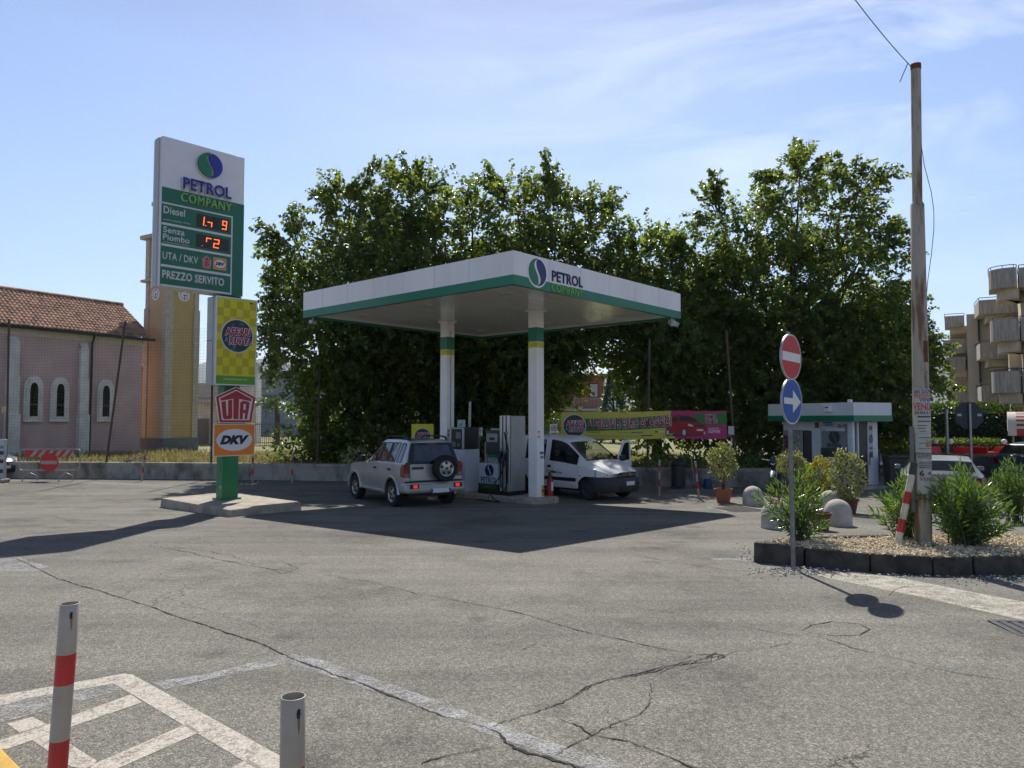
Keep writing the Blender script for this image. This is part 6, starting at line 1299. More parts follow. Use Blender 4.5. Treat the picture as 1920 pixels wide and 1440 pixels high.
# tailgate with glass and spare wheel
lean = lambda z: -.715 + .20 * max(0, (z - 1.12) / .60)
def rearpoly(pts, off, th=.012): 
    b = MB(); n = len(pts); vs = [(lean(z) - off - th, y, z) for y, z in pts] + [(lean(z) - off, y, z) for y, z in pts]; b.add(vs, [tuple(range(n)), tuple(range(2*n-1, n-1, -1))] + [(i, n+i, n+(i+1)%n, (i+1)%n) for i in range(n)]); return b
tg = rearpoly([(-.66, .72), (.66, .72), (.68, 1.12), (-.68, 1.12)], 0).build('tailgate', SILV, suv, bevel=.01)
rg = rearpoly([(-.735, 1.13), (.735, 1.13), (.72, 1.19), (.58, 1.645), (.54, 1.665), (-.54, 1.665), (-.58, 1.645), (-.72, 1.19)], .002).build('rear_window', GLASSD, suv); rearpoly([(-.58, 1.21), (.58, 1.21), (.48, 1.60), (-.48, 1.60)], .0155, .002).build('pane', mat('rear_pane', (.05, .058, .065), .05, scale=5, col2=(.02, .025, .03), spec=.8), rg)
rearpoly([(-.12, 1.61), (.12, 1.61), (.11, 1.645), (-.11, 1.645)], .016, .01).build('high_brake_lamp', MATS['lamp_red'], suv)
rearpoly([(.30, 1.0), (.63, 1.0), (.63, 1.06), (.30, 1.06)], .013, .008).build('tailgate_handle', BLACK, suv); rearpoly([(.34, 1.08), (.58, 1.08), (.58, 1.095), (.34, 1.095)], .013, .003).build('badge', GREY, suv)
sp = wheel(suv, 0, Vector((-.90, -.22, 1.02)), .335, .205, .22, 1, nm='spare_wheel', axis='x'); sp.rotation_euler = (0, 0, R(90))
b = MB(); b.tube([(-.70, .10, 1.165), (-.70, -.45, 1.18)], .012, 6); b.build('wiper', BLACK, suv)
plate(suv, Matrix.Translation((-.885, -.12, .46)) @ Matrix.Rotation(R(8), 4, 'Y'))
MB().tube([(-.86, -.55, .38), (-.5, -.55, .38)], .03, 10).build('exhaust', CHROME, suv)
b = MB(); b.box(.55, 1.15, -.6, .6, .42, .95); b.box(1.1, 1.8, -.7, .7, .4, .9)
for s in (-.36, .36): b.box(.45, .6, s - .22, s + .22, .8, 1.42); b.box(-.35, -.2, s - .24, s + .24, .7, 1.30)
b.build('seats', mat('seat_fabric', (.06, .06, .062), .9, var=.2), suv, bevel=.04)
# ---- white van seen from the front right
hv = Vector((.67, -.74, 0)).normalized(); van = thing('van', 'white delivery van with black bumper and far front door open', 'van', (.90, 23.19, 0), math.atan2(hv.y, hv.x))
VWH = mat('van_white', (.74, .74, .75), .35, var=.02, coat=.4)
K_ = Car(van, [(-.66, 1.03), (.8, 1.02), (1.6, .99), (2.4, .95), (2.9, .88), (3.3, .80), (3.46, .72)],
    [(-.66, 1.73), (-.5, 1.775), (.4, 1.80), (1.2, 1.78), (1.55, 1.74), (1.78, 1.66), (2.62, 1.075), (2.8, 1.04), (3.15, .93), (3.40, .82), (3.46, .77)],
    [(-.66, .80), (-.3, .845), (1.0, .85), (2.6, .85), (3.1, .82), (3.35, .72), (3.46, .62)], [(-.66, .66), (-.3, .69), (1.2, .68), (1.6, .66), (1.8, .635), (2.6, .74), (3.1, .66), (3.46, .50)],
    .30, (0, 2.69), .36, .305, VWH, extra_x=(.15, 1.0, 1.12, 1.22, 1.78, 2.30, 2.36, 1.84, 2.58), front_lean=.16)
def gvan(x, r, side):
    if x is None: return 'body'
    if r == 4 and 1.22 < x < 2.30: return ('window', side, 0) if side == 1 else None
    if r == 4 and .15 < x < 1.0: return ('window', side, 1)
    if 1.84 < x < 2.58 and r >= 6: return 'windscreen'
    if 1.12 < x < 2.36 and r in (1, 2, 3): return ('door', side) if side == 1 else None
    if 2.96 < x and r in (2, 3): return ('headlight', side)
    return 'body'
HLG = mat('headlight_glass', (.50, .53, .55), .12, scale=9, var=.28, spec=.8, coat=1.)
GLASSW = glass_mat('windscreen_glass', (.015, .02, .024), .5); kp = K_.build(gvan, {'headlight': HLG, 'window': GLASSC, 'windscreen': GLASSW, 'door': VWH, 'body': VWH})
for k in kp:
    if isinstance(k, tuple) and k[0] == 'window' and k[2] == 1: kp[k].data.materials.clear(); kp[k].data.materials.append(GLASSD)
for x in (1.12, 2.36): K_.seam(x, -1, (1, 4)).build('panel_gap', BLACK, van, fix=False)
# black seal round the near window, black side strip, lettering
b = MB(); top_ = [K_.sec(x)[5] for x in np.linspace(1.22, 2.30, 12)]; bot_ = [K_.sec(x)[4] for x in np.linspace(2.30, 1.22, 12)]; lp = [Vector((p.x, -p.y - .004, p.z)) for p in top_ + bot_]; b.tube(lp + [lp[0]], .013, 6); b.build('window_seal', BLACK, van, smooth=60)
b = MB(); vs = []
for x in np.linspace(.5, 2.30, 14): w_ = K_.wb(x); vs += [(x, -w_ - .014, .50), (x, -w_ - .014, .60), (x, -w_ + .02, .60), (x, -w_ + .02, .50)]
b.add(vs, [(i*4+j, i*4+(j+1)%4, (i+1)*4+(j+1)%4, (i+1)*4+j) for i in range(13) for j in range(4)]); b.build('side_strip', BLACK, van)
h = bpy.data.objects.new('door_lettering', None); C.objects.link(h); h.parent = van; h.location = (1.16, -.857, .70)
text('lettering', 'Coffee', 0, 0, .36, .09, 0, mat('coffee_brown', (.14, .045, .03), .5, var=0), h, bold=.04, depth=.002); text('lettering', 'Time', .40, -.01, .18, .085, 0, MATS['coffee_brown'], h, shear=.2, depth=.002)
MB().box(1.17, 1.30, -.885, -.845, .86, .93).build('handle', BLACK, van, bevel=.012)
MB().box(2.42, 2.47, -.86, -.852, .66, .69).build('side_repeater', GREY, van)
for side in (1, -1):
    for wx in (0, 2.69): wheel(van, wx, side * .735, .305, .185, .19, side, steel=True)
bb = MB(); n = 15; vs = []
for i in range(n):
    a = -1 + 2 * i / (n - 1); y = a * .86; x = 3.56 - .50 * abs(a) ** 3.2 ; vs += [(x - .03, y, .25), (x, y, .30), (x + .012, y, .44), (x - .005, y, .62), (x - .05, y, .665), (x - .25, y, .665), (x - .25, y, .25)]
bb.add(vs, [(i*7+j, i*7+(j+1)%7, (i+1)*7+(j+1)%7, (i+1)*7+j) for i in range(n-1) for j in range(7)] + [tuple(range(7)), tuple(range((n-1)*7, n*7))])
bb.build('bumper', mat('bumper_black', (.022, .023, .025), .55, var=.1), van, smooth=40)
b = MB(); b.box(3.44, 3.535, -.34, .34, .675, .80); b.build('grille', BLACK, van, bevel=.02)
b = MB(); b.box(3.535, 3.545, -.33, .33, .70, .715); b.box(3.535, 3.545, -.31, .31, .745, .76); b.tube([(3.50, -.36, .69), (3.47, -.30, .80), (3.49, 0, .815), (3.47, .30, .80), (3.50, .36, .69)], .012, 6); b.lathe([(.05, 3.55), (.05, 3.56), (.001, 3.56)], 6, (0, 0, .74), axis='x'); b.build('grille_bar', CHROME, van)
plate(van, Matrix.Translation((3.57, 0, .49)) @ Matrix.Rotation(R(180), 4, 'Z'), .40); MB().box(3.53, 3.565, -.36, .36, .30, .40).build('air_intake', BLACK, van)
MB().box(-.55, 3.2, -.62, .62, .22, .48).build('underbody', BLACK, van); MB().box(.9, 2.6, -.78, .78, .48, .52).build('cabin_floor', DGREY, van)
b = MB(); b.box(2.2, 2.6, -.72, .72, .55, 1.02); b.box(2.0, 2.25, -.1, .7, .75, .98); b.build('dashboard', DGREY, van, bevel=.04); MB().lathe([(.17, 0), (.185, .012), (.17, .024)], 20, (0, 0, 0)).build('steering_wheel', BLACK, van).matrix_local = Matrix.Translation((1.92, .36, 1.0)) @ Matrix.Rotation(R(-62), 4, 'Y')
b = MB()
for s in (-.38, .38): b.box(.95, 1.45, s - .24, s + .24, .5, .68); b.box(.82, .98, s - .23, s + .23, .62, 1.28); b.box(.84, .94, s - .12, s + .12, 1.30, 1.46)
b.build('seats', MATS['seat_fabric'], van, bevel=.05); MB().box(.72, .76, -.78, .78, .5, 1.72).build('bulkhead', DGREY, van)
b = MB(); 
for s in (-.25, .35): b.tube([(2.60, s, 1.085), (2.50, s - .35, 1.135), (2.47, s - .42, 1.15)], .010, 5)
b.build('wiper', BLACK, van); MB().box(2.30, 2.38, -.66, -.2, 1.03, 1.09).build('dashboard_paper', mat('sun_card', (.45, .40, .22), .7, scale=20, var=.2), van)
def mirror_(side, parent): MB().box(2.14, 2.26, *sorted((side * .90, side * 1.06)), .98, 1.16).build('mirror', BLACK, parent, bevel=.04)
# open far door, hinged at its front edge
od = bpy.data.objects.new('open_door', None); C.objects.link(od); od.parent = van; od.location = (2.36, .85, 0); od.rotation_euler = (0, 0, R(-72))
out_p = [(0, .34), (0, .95), (-.46, 1.50), (-.62, 1.62), (-1.10, 1.64), (-1.16, 1.0), (-1.16, .34)]; win = [(-.14, 1.02), (-.50, 1.44), (-.64, 1.54), (-1.03, 1.56), (-1.07, 1.02)]
b = MB(); b.prism([(0, .34), (0, .95), (-.06, 1.02), (-1.16, 1.02), (-1.16, .34)], -.03, .03)
ring_o = [(-.06, 1.02), (-.46, 1.50), (-.62, 1.62), (-1.10, 1.64), (-1.16, 1.02)]
for i in range(4):
    a, c, e, f = ring_o[i], ring_o[i+1], win[i+1], win[i]; b.prism([a, c, e, f], -.025, .025)
b.build('door', VWH, od); MB().prism(win, -.004, .004).build('window', GLASSC, od); b = MB(); b.box(-1.1, -.1, -.06, -.031, .42, .95); b.build('door_lining', DGREY, od)
MB().box(-.30, -.12, .03, .20, 1.02, 1.20).build('mirror', BLACK, od, bevel=.04)
# ---- person sitting in the van
def skin(name, pts, edges, radii, m, parent, root=0, sub=2):
    me = bpy.data.meshes.new(name); me.from_pydata(pts, edges, []); o = bpy.data.objects.new(name, me); C.objects.link(o); o.parent = parent
    mo = o.modifiers.new('skin', 'SKIN'); mo.use_smooth_shade = True
    for i, r in enumerate(radii): v = me.skin_vertices[0].data[i]; v.radius = (r, r) if not isinstance(r, tuple) else r; v.use_root = i == root
    s_ = o.modifiers.new('sub', 'SUBSURF'); s_.levels = sub; s_.render_levels = sub
    dg = bpy.context.evaluated_depsgraph_get(); me2 = bpy.data.meshes.new_from_object(o.evaluated_get(dg)); o.modifiers.clear(); o.data = me2; me2.materials.clear(); me2.materials.append(m); return o
SKIN = mat('skin', (.42, .24, .16), .55, var=.06); HAIR = mat('dark_hair', (.018, .012, .009), .7, var=.2, scale=30); SHIRT = mat('dark_shirt', (.05, .05, .06), .9, var=.15); TROU = mat('dark_trousers', (.03, .035, .05), .9, var=.15)
pv = van.matrix_basis; hp_ = Vector((1.12, -.38, 0)); ca, sa = hv.x, hv.y
wp = Vector((.90 + ca * hp_.x - sa * hp_.y, 23.19 + sa * hp_.x + ca * hp_.y, 0))
pe = thing('person', 'person with dark hair sitting in the near seat of the white van', 'person', wp, math.atan2(hv.y, hv.x))
P_ = []; E_ = []; R_ = []
def add(p, r, par=None):
    P_.append(p); R_.append(r)
    if par is not None: E_.append((par, len(P_) - 1))
    return len(P_) - 1
pel = add((0, 0, .74), (.15, .12)); sp1 = add((-.03, 0, .90), (.13, .10), pel); ches = add((-.04, 0, 1.06), (.15, .11), sp1); neck0 = add((-.03, 0, 1.17), (.06, .06), ches); neck = add((0, 0, 1.23), .05, neck0); hd1 = add((.02, 0, 1.31), (.075, .085), neck); hd2 = add((.02, 0, 1.39), (.075, .088), hd1); add((.015, 0, 1.45), (.05, .06), hd2)
for s in (-1, 1):
    sh = add((-.04, s * .17, 1.12), .055, ches); el = add((.08, s * .23, .88), .042, sh); wr_ = add((.30, s * .14, .84), .028, el); pm = add((.36, s * .12, .85), (.03, .016), wr_)
    for k, (dy, L_) in enumerate(((-.028, .062), (-.010, .075), (.009, .070), (.026, .055))): f1 = add((.40, s * .12 + dy, .855), .009, pm); f2 = add((.40 + L_ * .6, s * .12 + dy, .85), .008, f1); add((.40 + L_ * .9, s * .12 + dy, .83), .007, f2)
    t1 = add((.365, s * .12 - s * .04, .865), .010, pm); add((.40, s * .12 - s * .055, .862), .008, t1)
    hip = add((.02, s * .10, .72), .085, pel); kn = add((.46, s * .13, .76), .06, hip); an = add((.60, s * .12, .55), .04, kn); add((.72, s * .12, .535), .035, an)
skin('body', P_, E_, R_, SKIN, pe)
cl = lambda idx, g: ([P_[i] for i in idx], [(idx.index(a), idx.index(b_)) for a, b_ in E_ if a in idx and b_ in idx], [tuple(x + g for x in R_[i]) if isinstance(R_[i], tuple) else R_[i] + g for i in idx])
sleeves = [i for i, p in enumerate(P_) if i in (pel, sp1, ches, neck0)] ; arms = [i for i in range(len(P_)) if abs(abs(P_[i][1]) - .17) < .001 or abs(abs(P_[i][1]) - .23) < .001]
skin('shirt', *cl(sorted(sleeves + arms), .012), SHIRT, pe); legs = [i for i, p in enumerate(P_) if i == pel or abs(abs(p[1]) - .10) < .001 or abs(abs(p[1]) - .13) < .001 or (abs(abs(p[1]) - .12) < .001 and p[2] < .6)]
skin('trousers', *cl(sorted(legs), .012), TROU, pe)
b = MB(); 
for i in range(7):
    for j in range(13):
        a = R(-150 + 300 * j / 12 + 180); e_ = R(-12 + 100 * i / 6); b.v.append((.005 + .094 * math.cos(a) * math.cos(e_), .086 * math.sin(a) * math.cos(e_), 1.385 + .10 * math.sin(e_)))
b.f = [[i*13+j, i*13+j+1, (i+1)*13+j+1, (i+1)*13+j] for i in range(6) for j in range(12)]; b.mi = [0] * len(b.f); b.build('hair', HAIR, pe, smooth=80)
b = MB(); b.tube([(.09, 0, 1.38), (.118, 0, 1.345), (.095, 0, 1.335)], [.008, .014, .010], 8); b.build('nose', SKIN, pe, smooth=60); b = MB()
for s in (-1, 1): b.lathe([(.001, -.008), (.011, -.003), (.011, .003), (.001, .008)], 10, (.092, s * .032, 1.382), axis='x')
b.build('eyes', BLACK, pe); MB().box(.088, .098, -.022, .022, 1.302, 1.312).build('mouth', mat('lips', (.30, .10, .09), .5, var=0), pe)
for s in (-1, 1): MB().lathe([(.001, -.008), (.022, 0), (.001, .008)], 10, (.01, s * .083, 1.37), axis='y').build('ear', SKIN, pe, smooth=60)

# ---- background cars
def hatch(label, loc, rz, col, L_=(-.70, 3.25), wbase=2.45, h=1.43, w_=.82, glass=GLASSD, rear=True, roofcol=None, nm='car'):
    c = thing(nm, label, 'car', loc, rz); pm = mat('paint_' + label.split()[0] + '_' + label.split()[1], col, .35, .2, var=.02, coat=.35); x0, x1 = L_
    k = Car(c, [(x0, .88), (0, .93), (1.4, .92), (2.1, .89), (2.8, .80), (x1 - .12, .70), (x1, .60)], [(x0, .92), (x0 + .08, 1.0), (x0 + .42, h - .07), (.4, h), (1.0, h - .01), (1.25, h - .05), (2.05, .98), (2.3, .93), (2.9, .82), (x1 - .1, .74), (x1, .64)],
        [(x0, w_ - .08), (x0 + .3, w_), (2.3, w_), (x1 - .4, w_ - .06), (x1, w_ - .24)], [(x0, w_ - .16), (x0 + .4, w_ - .24), (1.2, w_ - .24), (2.05, w_ - .13), (x1, w_ - .32)], .24, (0, wbase), .33, .29, pm, extra_x=(.10, .62, .70, 1.85, x0 + .10, x0 + .40, 1.28, 2.02), front_lean=.14)
    def g(x, r, side):
        if x is None: return 'body'
        if r == 4 and (x0 + .5 < x < .62 or .70 < x < 1.85): return ('window', side, x < .65)
        if 1.28 < x < 2.02 and r >= 6: return 'windscreen'
        if x0 + .10 < x < x0 + .40 and r >= 6: return 'rear_window'
        if r <= 1 and -.2 < x < 2: return ('door', side)
        if r in (2, 3) and x > x1 - .42: return ('headlight', side)
        return 'body'
    k.build(g, {'headlight': HLG, 'window': glass, 'windscreen': glass, 'rear_window': glass, 'door': pm, 'body': pm})
    for s in (1, -1):
        for wx in (0, wbase): wheel(c, wx, s * (w_ - .11), .29, .19, .18, s)
        b = MB(); b.add([(x0 - .012, s*(w_-.28), .62), (x0 - .012, s*(w_-.28), .86), (x0 - .004, s*(w_-.10), .86), (x0 + .22, s*(w_+.004), .86), (x0 + .18, s*(w_+.004), .66), (x0 - .004, s*(w_-.10), .62)], [(0,1,2,5), (2,3,4,5)]); b.build('tail_lamp', MATS['lamp_red'], c)
        MB().box(1.66, 1.78, *sorted((s*(w_+.0), s*(w_+.15))), .90, 1.02).build('mirror', pm, c, bevel=.03)
    b = MB(); b.box(x0 - .08, x0 + .25, -w_ + .05, w_ - .05, .28, .56); b.build('rear_bumper', pm, c, bevel=.07); b = MB(); b.box(x1 - .34, x1 + .06, -w_ + .16, w_ - .16, .22, .52); b.build('front_bumper', pm, c, bevel=.07); b = MB(); b.box(x1 + .055, x1 + .07, -.4, .4, .27, .40); b.build('grille', BLACK, c)
    MB().box(x0 + .2, x1 - .2, -.6, .6, .2, .45).build('underbody', BLACK, c); plate(c, Matrix.Translation((x0 - .085, 0, .47))); plate(c, Matrix.Translation((x1 + .075, 0, .45)) @ Matrix.Rotation(R(180), 4, 'Z'))
    return c
hatch('silver hatchback parked facing away behind the oleanders and utility pole', (10.53, 18.1, .03), R(62), (.24, .245, .25), h=1.33, w_=.88)
hatch('blue grey hatchback facing the street, seen between kiosk and wheeled bin', (P(1640, 890, 31).x - 1.6, 33.2, .0), R(-62), (.30, .34, .42), glass=GLASSR)
hatch('teal grey hatchback with red tail lamp cut by the right picture edge', (P(1897, 880, 26.5).x + .95, 27.1, .0), R(20), (.05, .085, .10), glass=GLASSR)
lc = hatch('dark blue car nose poking in at the left picture edge behind the totem', (P(14, 895, 28.0).x - 3.15, 29.5, .0), R(-26), (.035, .06, .10), glass=GLASSR)
b = MB(); b.tube([(3.30, -.17, .50), (3.27, -.20, .72), (3.27, .20, .72), (3.30, .17, .50), (3.30, -.17, .50)], .025, 6); b.build('grille_frame', CHROME, lc)
# ---- motorcycle beside the kiosk
g = Vector((8.45, 23.3, 0)); mo = thing('motorcycle', 'black and white motorcycle parked left of the kiosk behind the oleander', 'motorcycle', g, R(-118))
for x in (0, 1.35): 
    o = MB().lathe([(.22, -.05), (.29, -.055), (.31, 0), (.29, .055), (.22, .05), (.22, -.05)], 28, axis='y', cap=False).build('wheel', TYRE, mo, smooth=50); o.location = (x, 0, .31); b = MB(); b.lathe([(.22, -.012), (.05, -.03), (.05, .03), (.22, .012)], 20, axis='y', cap=False); b.build('rim', GREY, o)
b = MB(); b.tube([(.1, 0, .62), (.35, 0, .72), (.75, 0, .78), (1.0, 0, .92)], [.10, .17, .19, .12], 10); b.build('tank', mat('moto_white', (.62, .62, .64), .3, var=.03, coat=.5), mo, smooth=60)
b = MB(); b.box(-.35, .45, -.13, .13, .76, .86); b.build('seat', BLACK, mo, bevel=.04); b = MB(); b.box(.3, .95, -.16, .16, .28, .66); b.tube([(.0, .0, .31), (.5, 0, .5)], .05, 8); b.build('engine', DGREY, mo, bevel=.05)
b = MB(); b.tube([(1.35, -.07, .31), (1.12, -.08, .98)], .028, 8); b.tube([(1.35, .07, .31), (1.12, .08, .98)], .028, 8); b.tube([(1.0, -.36, 1.04), (1.1, -.15, 1.02), (1.1, .15, 1.02), (1.0, .36, 1.04)], .016, 6); b.build('fork', GALV, mo)
MB().tube([(1.0, 0, .72), (1.12, 0, .88), (1.20, 0, 1.0), (1.16, 0, 1.12)], [.10, .15, .13, .05], 12).build('front_fairing', BLACK, mo, smooth=60); MB().tube([(1.22, 0, .95), (1.30, 0, .96)], [.085, .07], 12).build('headlight', HLG, mo, smooth=60)
MB().tube([(1.05, 0, .58), (1.25, 0, .68), (1.45, 0, .66), (1.62, 0, .55)], [.03, .07, .075, .03], 8).build('mudguard', MATS['moto_white'], mo, smooth=60)
for s in (-1, 1): b = MB(); b.tube([(1.0, s*.30, 1.04), (1.02, s*.36, 1.22)], .01, 5); b.box(1.0, 1.04, s*.36 - .07, s*.36 + .07, 1.20, 1.28); b.build('mirror', BLACK, mo)
b = MB(); b.box(-.5, -.15, -.24, .24, .84, 1.12); b.build('top_box', DGREY, mo, bevel=.05)

# ================================================================= TREES AND PLANTS
MULB = leaf_mat('mulberry_leaf', (.020, .040, .012), (.085, .125, .030), (.36, .47, .06), .48, .30)
def tree(name, label, base, lobes, Y, tips=(), dens=92, leaf=(.105, .19), m=MULB, trunk_r=.2, yj=1.4, group=None, npt=15, nshoot=6):
    t_ = thing(name, label, 'tree', base, 0, group); B = Vector(base); pos = []; ax = []; wood = MB(); wood.tube([(0, 0, -.2), (.05, .02, 1.2), (0, .05, 2.6)], [trunk_r * 1.25, trunk_r, trunk_r * .85], 10); fork = Vector((0, .05, 2.5))
    tw = []
    for (px, py_, r) in lobes:
        if py_ < 460: r *= .85
        yy = Y + rng.uniform(-yj, yj); c = P(px, py_, yy); rm = r * yy / F; n = int(dens * rm * rm * (.72 if py_ < 500 else 1.25)); cl_ = c - B
        mid = fork.lerp(cl_, .5) + Vector((rng.normal(0, .2), rng.normal(0, .2), rng.normal(0, .2))); wood.tube([fork, mid, cl_], [trunk_r * .55, trunk_r * .35, trunk_r * .14], 6)
        for k in range(n):
            d = Vector(rng.normal(0, 1, 3)).normalized(); lum = 1 + .40 * noise.noise(Vector((px * .07, py_ * .07, 0)) + d * 1.7); rr = rm * lum * rng.uniform(.25, 1) ** .45; p = cl_ + d * rr
            if p.z + B.z < .75: continue
            if py_ < 600 and noise.noise((p + B) * 1.1) < -.20 - .25 * (1 - (p - cl_).length / rm): continue
            o_ = (d + Vector((0, 0, .35)) + Vector(rng.normal(0, .35, 3))).normalized(); tw.append((p, o_, rng.uniform(.45, .95)))
        for k in range(3):
            d = Vector(rng.normal(0, 1, 3)).normalized(); wood.tube([cl_ - d * rm * .2, cl_ + d * rm * .45, cl_ + d * rm * .92 + Vector((0, 0, .1))], [.03, .018, .005], 4)
    for (px, py_) in tips:
        yy = Y + rng.uniform(-.8, .6); e_ = P(px, py_, yy) - B; ctr = P(*min(lobes, key=lambda l: (l[0] - px) ** 2 + (l[1] - py_) ** 2)[:2], yy) - B
        for k in range(nshoot):
            q_ = e_ + Vector(rng.normal(0, .30, 3)) * (k > 0) - Vector((0, 0, .12 * k)); st = q_.lerp(ctr, .62); L_ = (q_ - st).length; wood.tube([ctr.lerp(st, .6), st, st.lerp(q_, .5) + Vector((0, 0, .05)), q_], [.016, .014, .010, .004], 4)
            for s in range(int(L_ / .28)): tw.append((st.lerp(q_, (s + .3) / max(1, L_ / .28)), ((q_ - st).normalized() + Vector(rng.normal(0, .4, 3))).normalized(), .42))
    n = len(tw); tp = np.array([t[0] for t in tw]); td = np.array([t[1] for t in tw]); tl = np.array([t[2] for t in tw])
    for p, d, L_ in tw[::2]: wood.tube([p, p + d * L_ - Vector((0, 0, .08))], [.009, .004], 3, cap=False)
    s_ = (np.arange(npt) + .5) / npt; s_ = np.clip(s_[None] + rng.normal(0, .04, (n, npt)), .05, 1)
    pp = tp[:, None] + td[:, None] * (s_ * tl[:, None])[..., None]; pp[..., 2] -= .14 * s_ ** 2
    sd_ = unit(np.cross(td, rng.normal(0, 1, (n, 3)))); alt = np.where(np.arange(npt) % 2, 1, -1)[None, :, None]
    a_ = td[:, None] * .45 + sd_[:, None] * alt * .8 + np.array([0, 0, -.55]) + rng.normal(0, .35, (n, npt, 3)); pp = pp + a_ * .03
    nn_ = n * npt; sz = rng.uniform(*leaf, nn_)
    leaf_mesh('crown', pp.reshape(-1, 3), a_.reshape(-1, 3), rng.normal(0, 1, (nn_, 3)) + np.cross(a_.reshape(-1, 3), [0, 0, 1.]) * 1.6, sz, sz * rng.uniform(.8, 1.0, nn_), m, t_, 'heart')
    wood.build('trunk', WOODB, t_, smooth=50, fix=False); return t_
base = lambda px, Y: (P(px, 800, Y).x, Y, .4)
GT = 'leafy mulberry trees behind the forecourt wall'
tree('mulberry_tree', 'leftmost leafy tree, its branches reaching towards the price pylon', base(660, 30.5), [(610,450,75),(565,560,70),(655,390,70),(625,650,105),(705,440,90),(640,740,65),(665,790,80),(560,470,40),(540,525,32),(690,560,120),(740,640,110),(610,835,32),(700,840,60), (522,615,32)], 30, [(545,375),(490,420),(620,322),(490,455),(660,330),(490,600),(505,690),(600,350),(706,300),(492,560)], group=GT)
tree('mulberry_tree', 'tall leafy tree directly behind the canopy left half', base(850, 31.5), [(770,380,78),(835,460,100),(800,600,120),(885,400,75),(790,760,95),(890,680,120),(730,400,60),(860,800,70),(930,560,100),(760,500,100),(830,690,110), (900, 790, 70)], 31, [(780,290),(722,300),(760,300),(865,330),(805,310),(838,325)], group=GT)
tree('mulberry_tree', 'leafy tree behind the canopy corner with the highest shoot of the left group', base(1010, 31), [(970,400,80),(1045,410,80),(1105,420,60),(1020,510,95),(960,630,105),(1050,600,85),(930,760,75),(1115,490,60),(1075,640,50),(1000,700,80),(1130,560,55), (985, 560, 100), (1040, 690, 55), (955, 800, 55)], 30.5, [(1025,275),(1022,300),(992,320),(918,305),(1065,345),(1150,350),(1160,375),(1110,355),(905,330)], group=GT)
tree('mulberry_tree', 'shorter leafy tree in the dip between the two big tree groups', base(1230, 31), [(1200,490,65),(1250,500,62),(1180,570,75),(1255,620,85),(1300,690,70),(1275,760,60),(1205,680,55),(1160,500,48),(1300,560,70),(1225,800,38),(1320,790,45), (1250, 700, 70), (1180, 640, 50)], 30.5, [(1180,410),(1210,425),(1272,428),(1250,440),(1285,450)], group=GT)
tree('mulberry_tree', 'biggest leafy tree rising behind the blue arrow road sign', base(1480, 32), [(1485,390,85),(1405,440,88),(1560,410,88),(1350,420,45),(1445,550,125),(1580,540,110),(1360,570,95),(1635,440,50),(1500,680,125),(1385,700,105),(1600,670,105),(1420,770,75),(1520,760,80),(1340,640,85),(1610,360,38),(1500,330,48),(1360,800,45), (1470, 800, 60), (1580, 770, 70)], 31.5, [(1490,262),(1480,275),(1522,270),(1545,290),(1610,285),(1665,318),(1690,408),(1680,420),(1345,318),(1330,330),(1410,318),(1300,390),(1570,290),(1645,345),(1668,465),(1440,350)], group=GT)
tree('mulberry_tree', 'leafy tree low at the right, partly behind the tall rusty pole', base(1680, 33), [(1665,590,55),(1685,660,58),(1655,740,70),(1682,812,40),(1640,640,80),(1630,790,60)], 32.5, [(1705,535),(1735,570),(1780,645),(1785,680),(1775,720),(1790,735),(1762,625)], group=GT, nshoot=3)
# undergrowth under the trees behind the wall
UND = leaf_mat('undergrowth_leaf', (.03, .06, .012), (.10, .15, .03), (.25, .36, .04), .42)
xx = np.concatenate([rng.uniform(-9.5, .5, 2600), rng.uniform(3.0, 8.5, 800)]); yy = np.array([wall_y(x) for x in xx]) + .3 + rng.random(len(xx)) * 2.2
zz = .5 + rng.random(len(xx)) ** 1.5 * np.where(xx < .5, 1.5, .5); 
o = leaf_mesh('undergrowth', np.stack([xx, yy, zz], 1), rng.normal(0, 1, (len(xx), 3)) + [0, -.3, .1], rng.normal(0, 1, (len(xx), 3)), rng.uniform(.10, .2, len(xx)), .11, UND); o['kind'] = 'stuff'
# pale oleander-like flowering bush left of the car bonnet
def bush(name, label, c, r, n, ls, m, cat='bush', shape='lance', flat=1.0):
    t_ = thing(name, label, cat, c, 0); d = unit(rng.normal(0, 1, (n, 3))); d[:, 2] = np.abs(d[:, 2]); lump = np.array([1 + .3 * noise.noise(Vector(v * 2) + Vector(c)) for v in d]); p = d * (rng.uniform(.3, 1, n) ** .5 * lump)[:, None] * np.array(r)
    leaf_mesh('foliage', p, d + rng.normal(0, .8, (n, 3)), rng.normal(0, 1, (n, 3)), ls * rng.uniform(.7, 1.3, n), ls * .5, m, t_, shape); b = MB()
    for k in range(10): a = rng.uniform(0, 6.28); b.tube([(0, 0, -.1), (r[0] * .5 * math.cos(a), r[1] * .5 * math.sin(a), r[2] * .6)], [.02, .006], 5)
    b.build('stems', WOODB, t_); return t_
PALE = leaf_mat('pale_bush_leaf', (.34, .38, .16), (.62, .62, .34), (.6, .6, .25), .45)  # paler leaf colours than the other bushes
g = P(668, 868, 27.6); bush('pale_bush', 'small pale bush on the wall in front of the silver car bonnet', (g.x, g.y, .55), (.62, .4, .75), 260, .14, PALE)
g = P(1050, 800, 45); bush('dark_bush', 'large rounded dark hedge bush left of the red house', (g.x, 45, .3), (1.9, 1.5, 2.6), 3200, .16, leaf_mat('dark_bush_leaf', (.014, .035, .008), (.035, .065, .012), tf=.25))
for px, Y, rr in ((1420, 27.2, .8), (1400, 29, .7)): g = P(px, 868, Y); bush('wall_bush', 'low green bush above the wall left of the motorcycle' if px == 1420 else 'low leafy bush further back above the wall near the banner end', (g.x, Y, .4), (rr, .6, .55), 420, .15, UND)
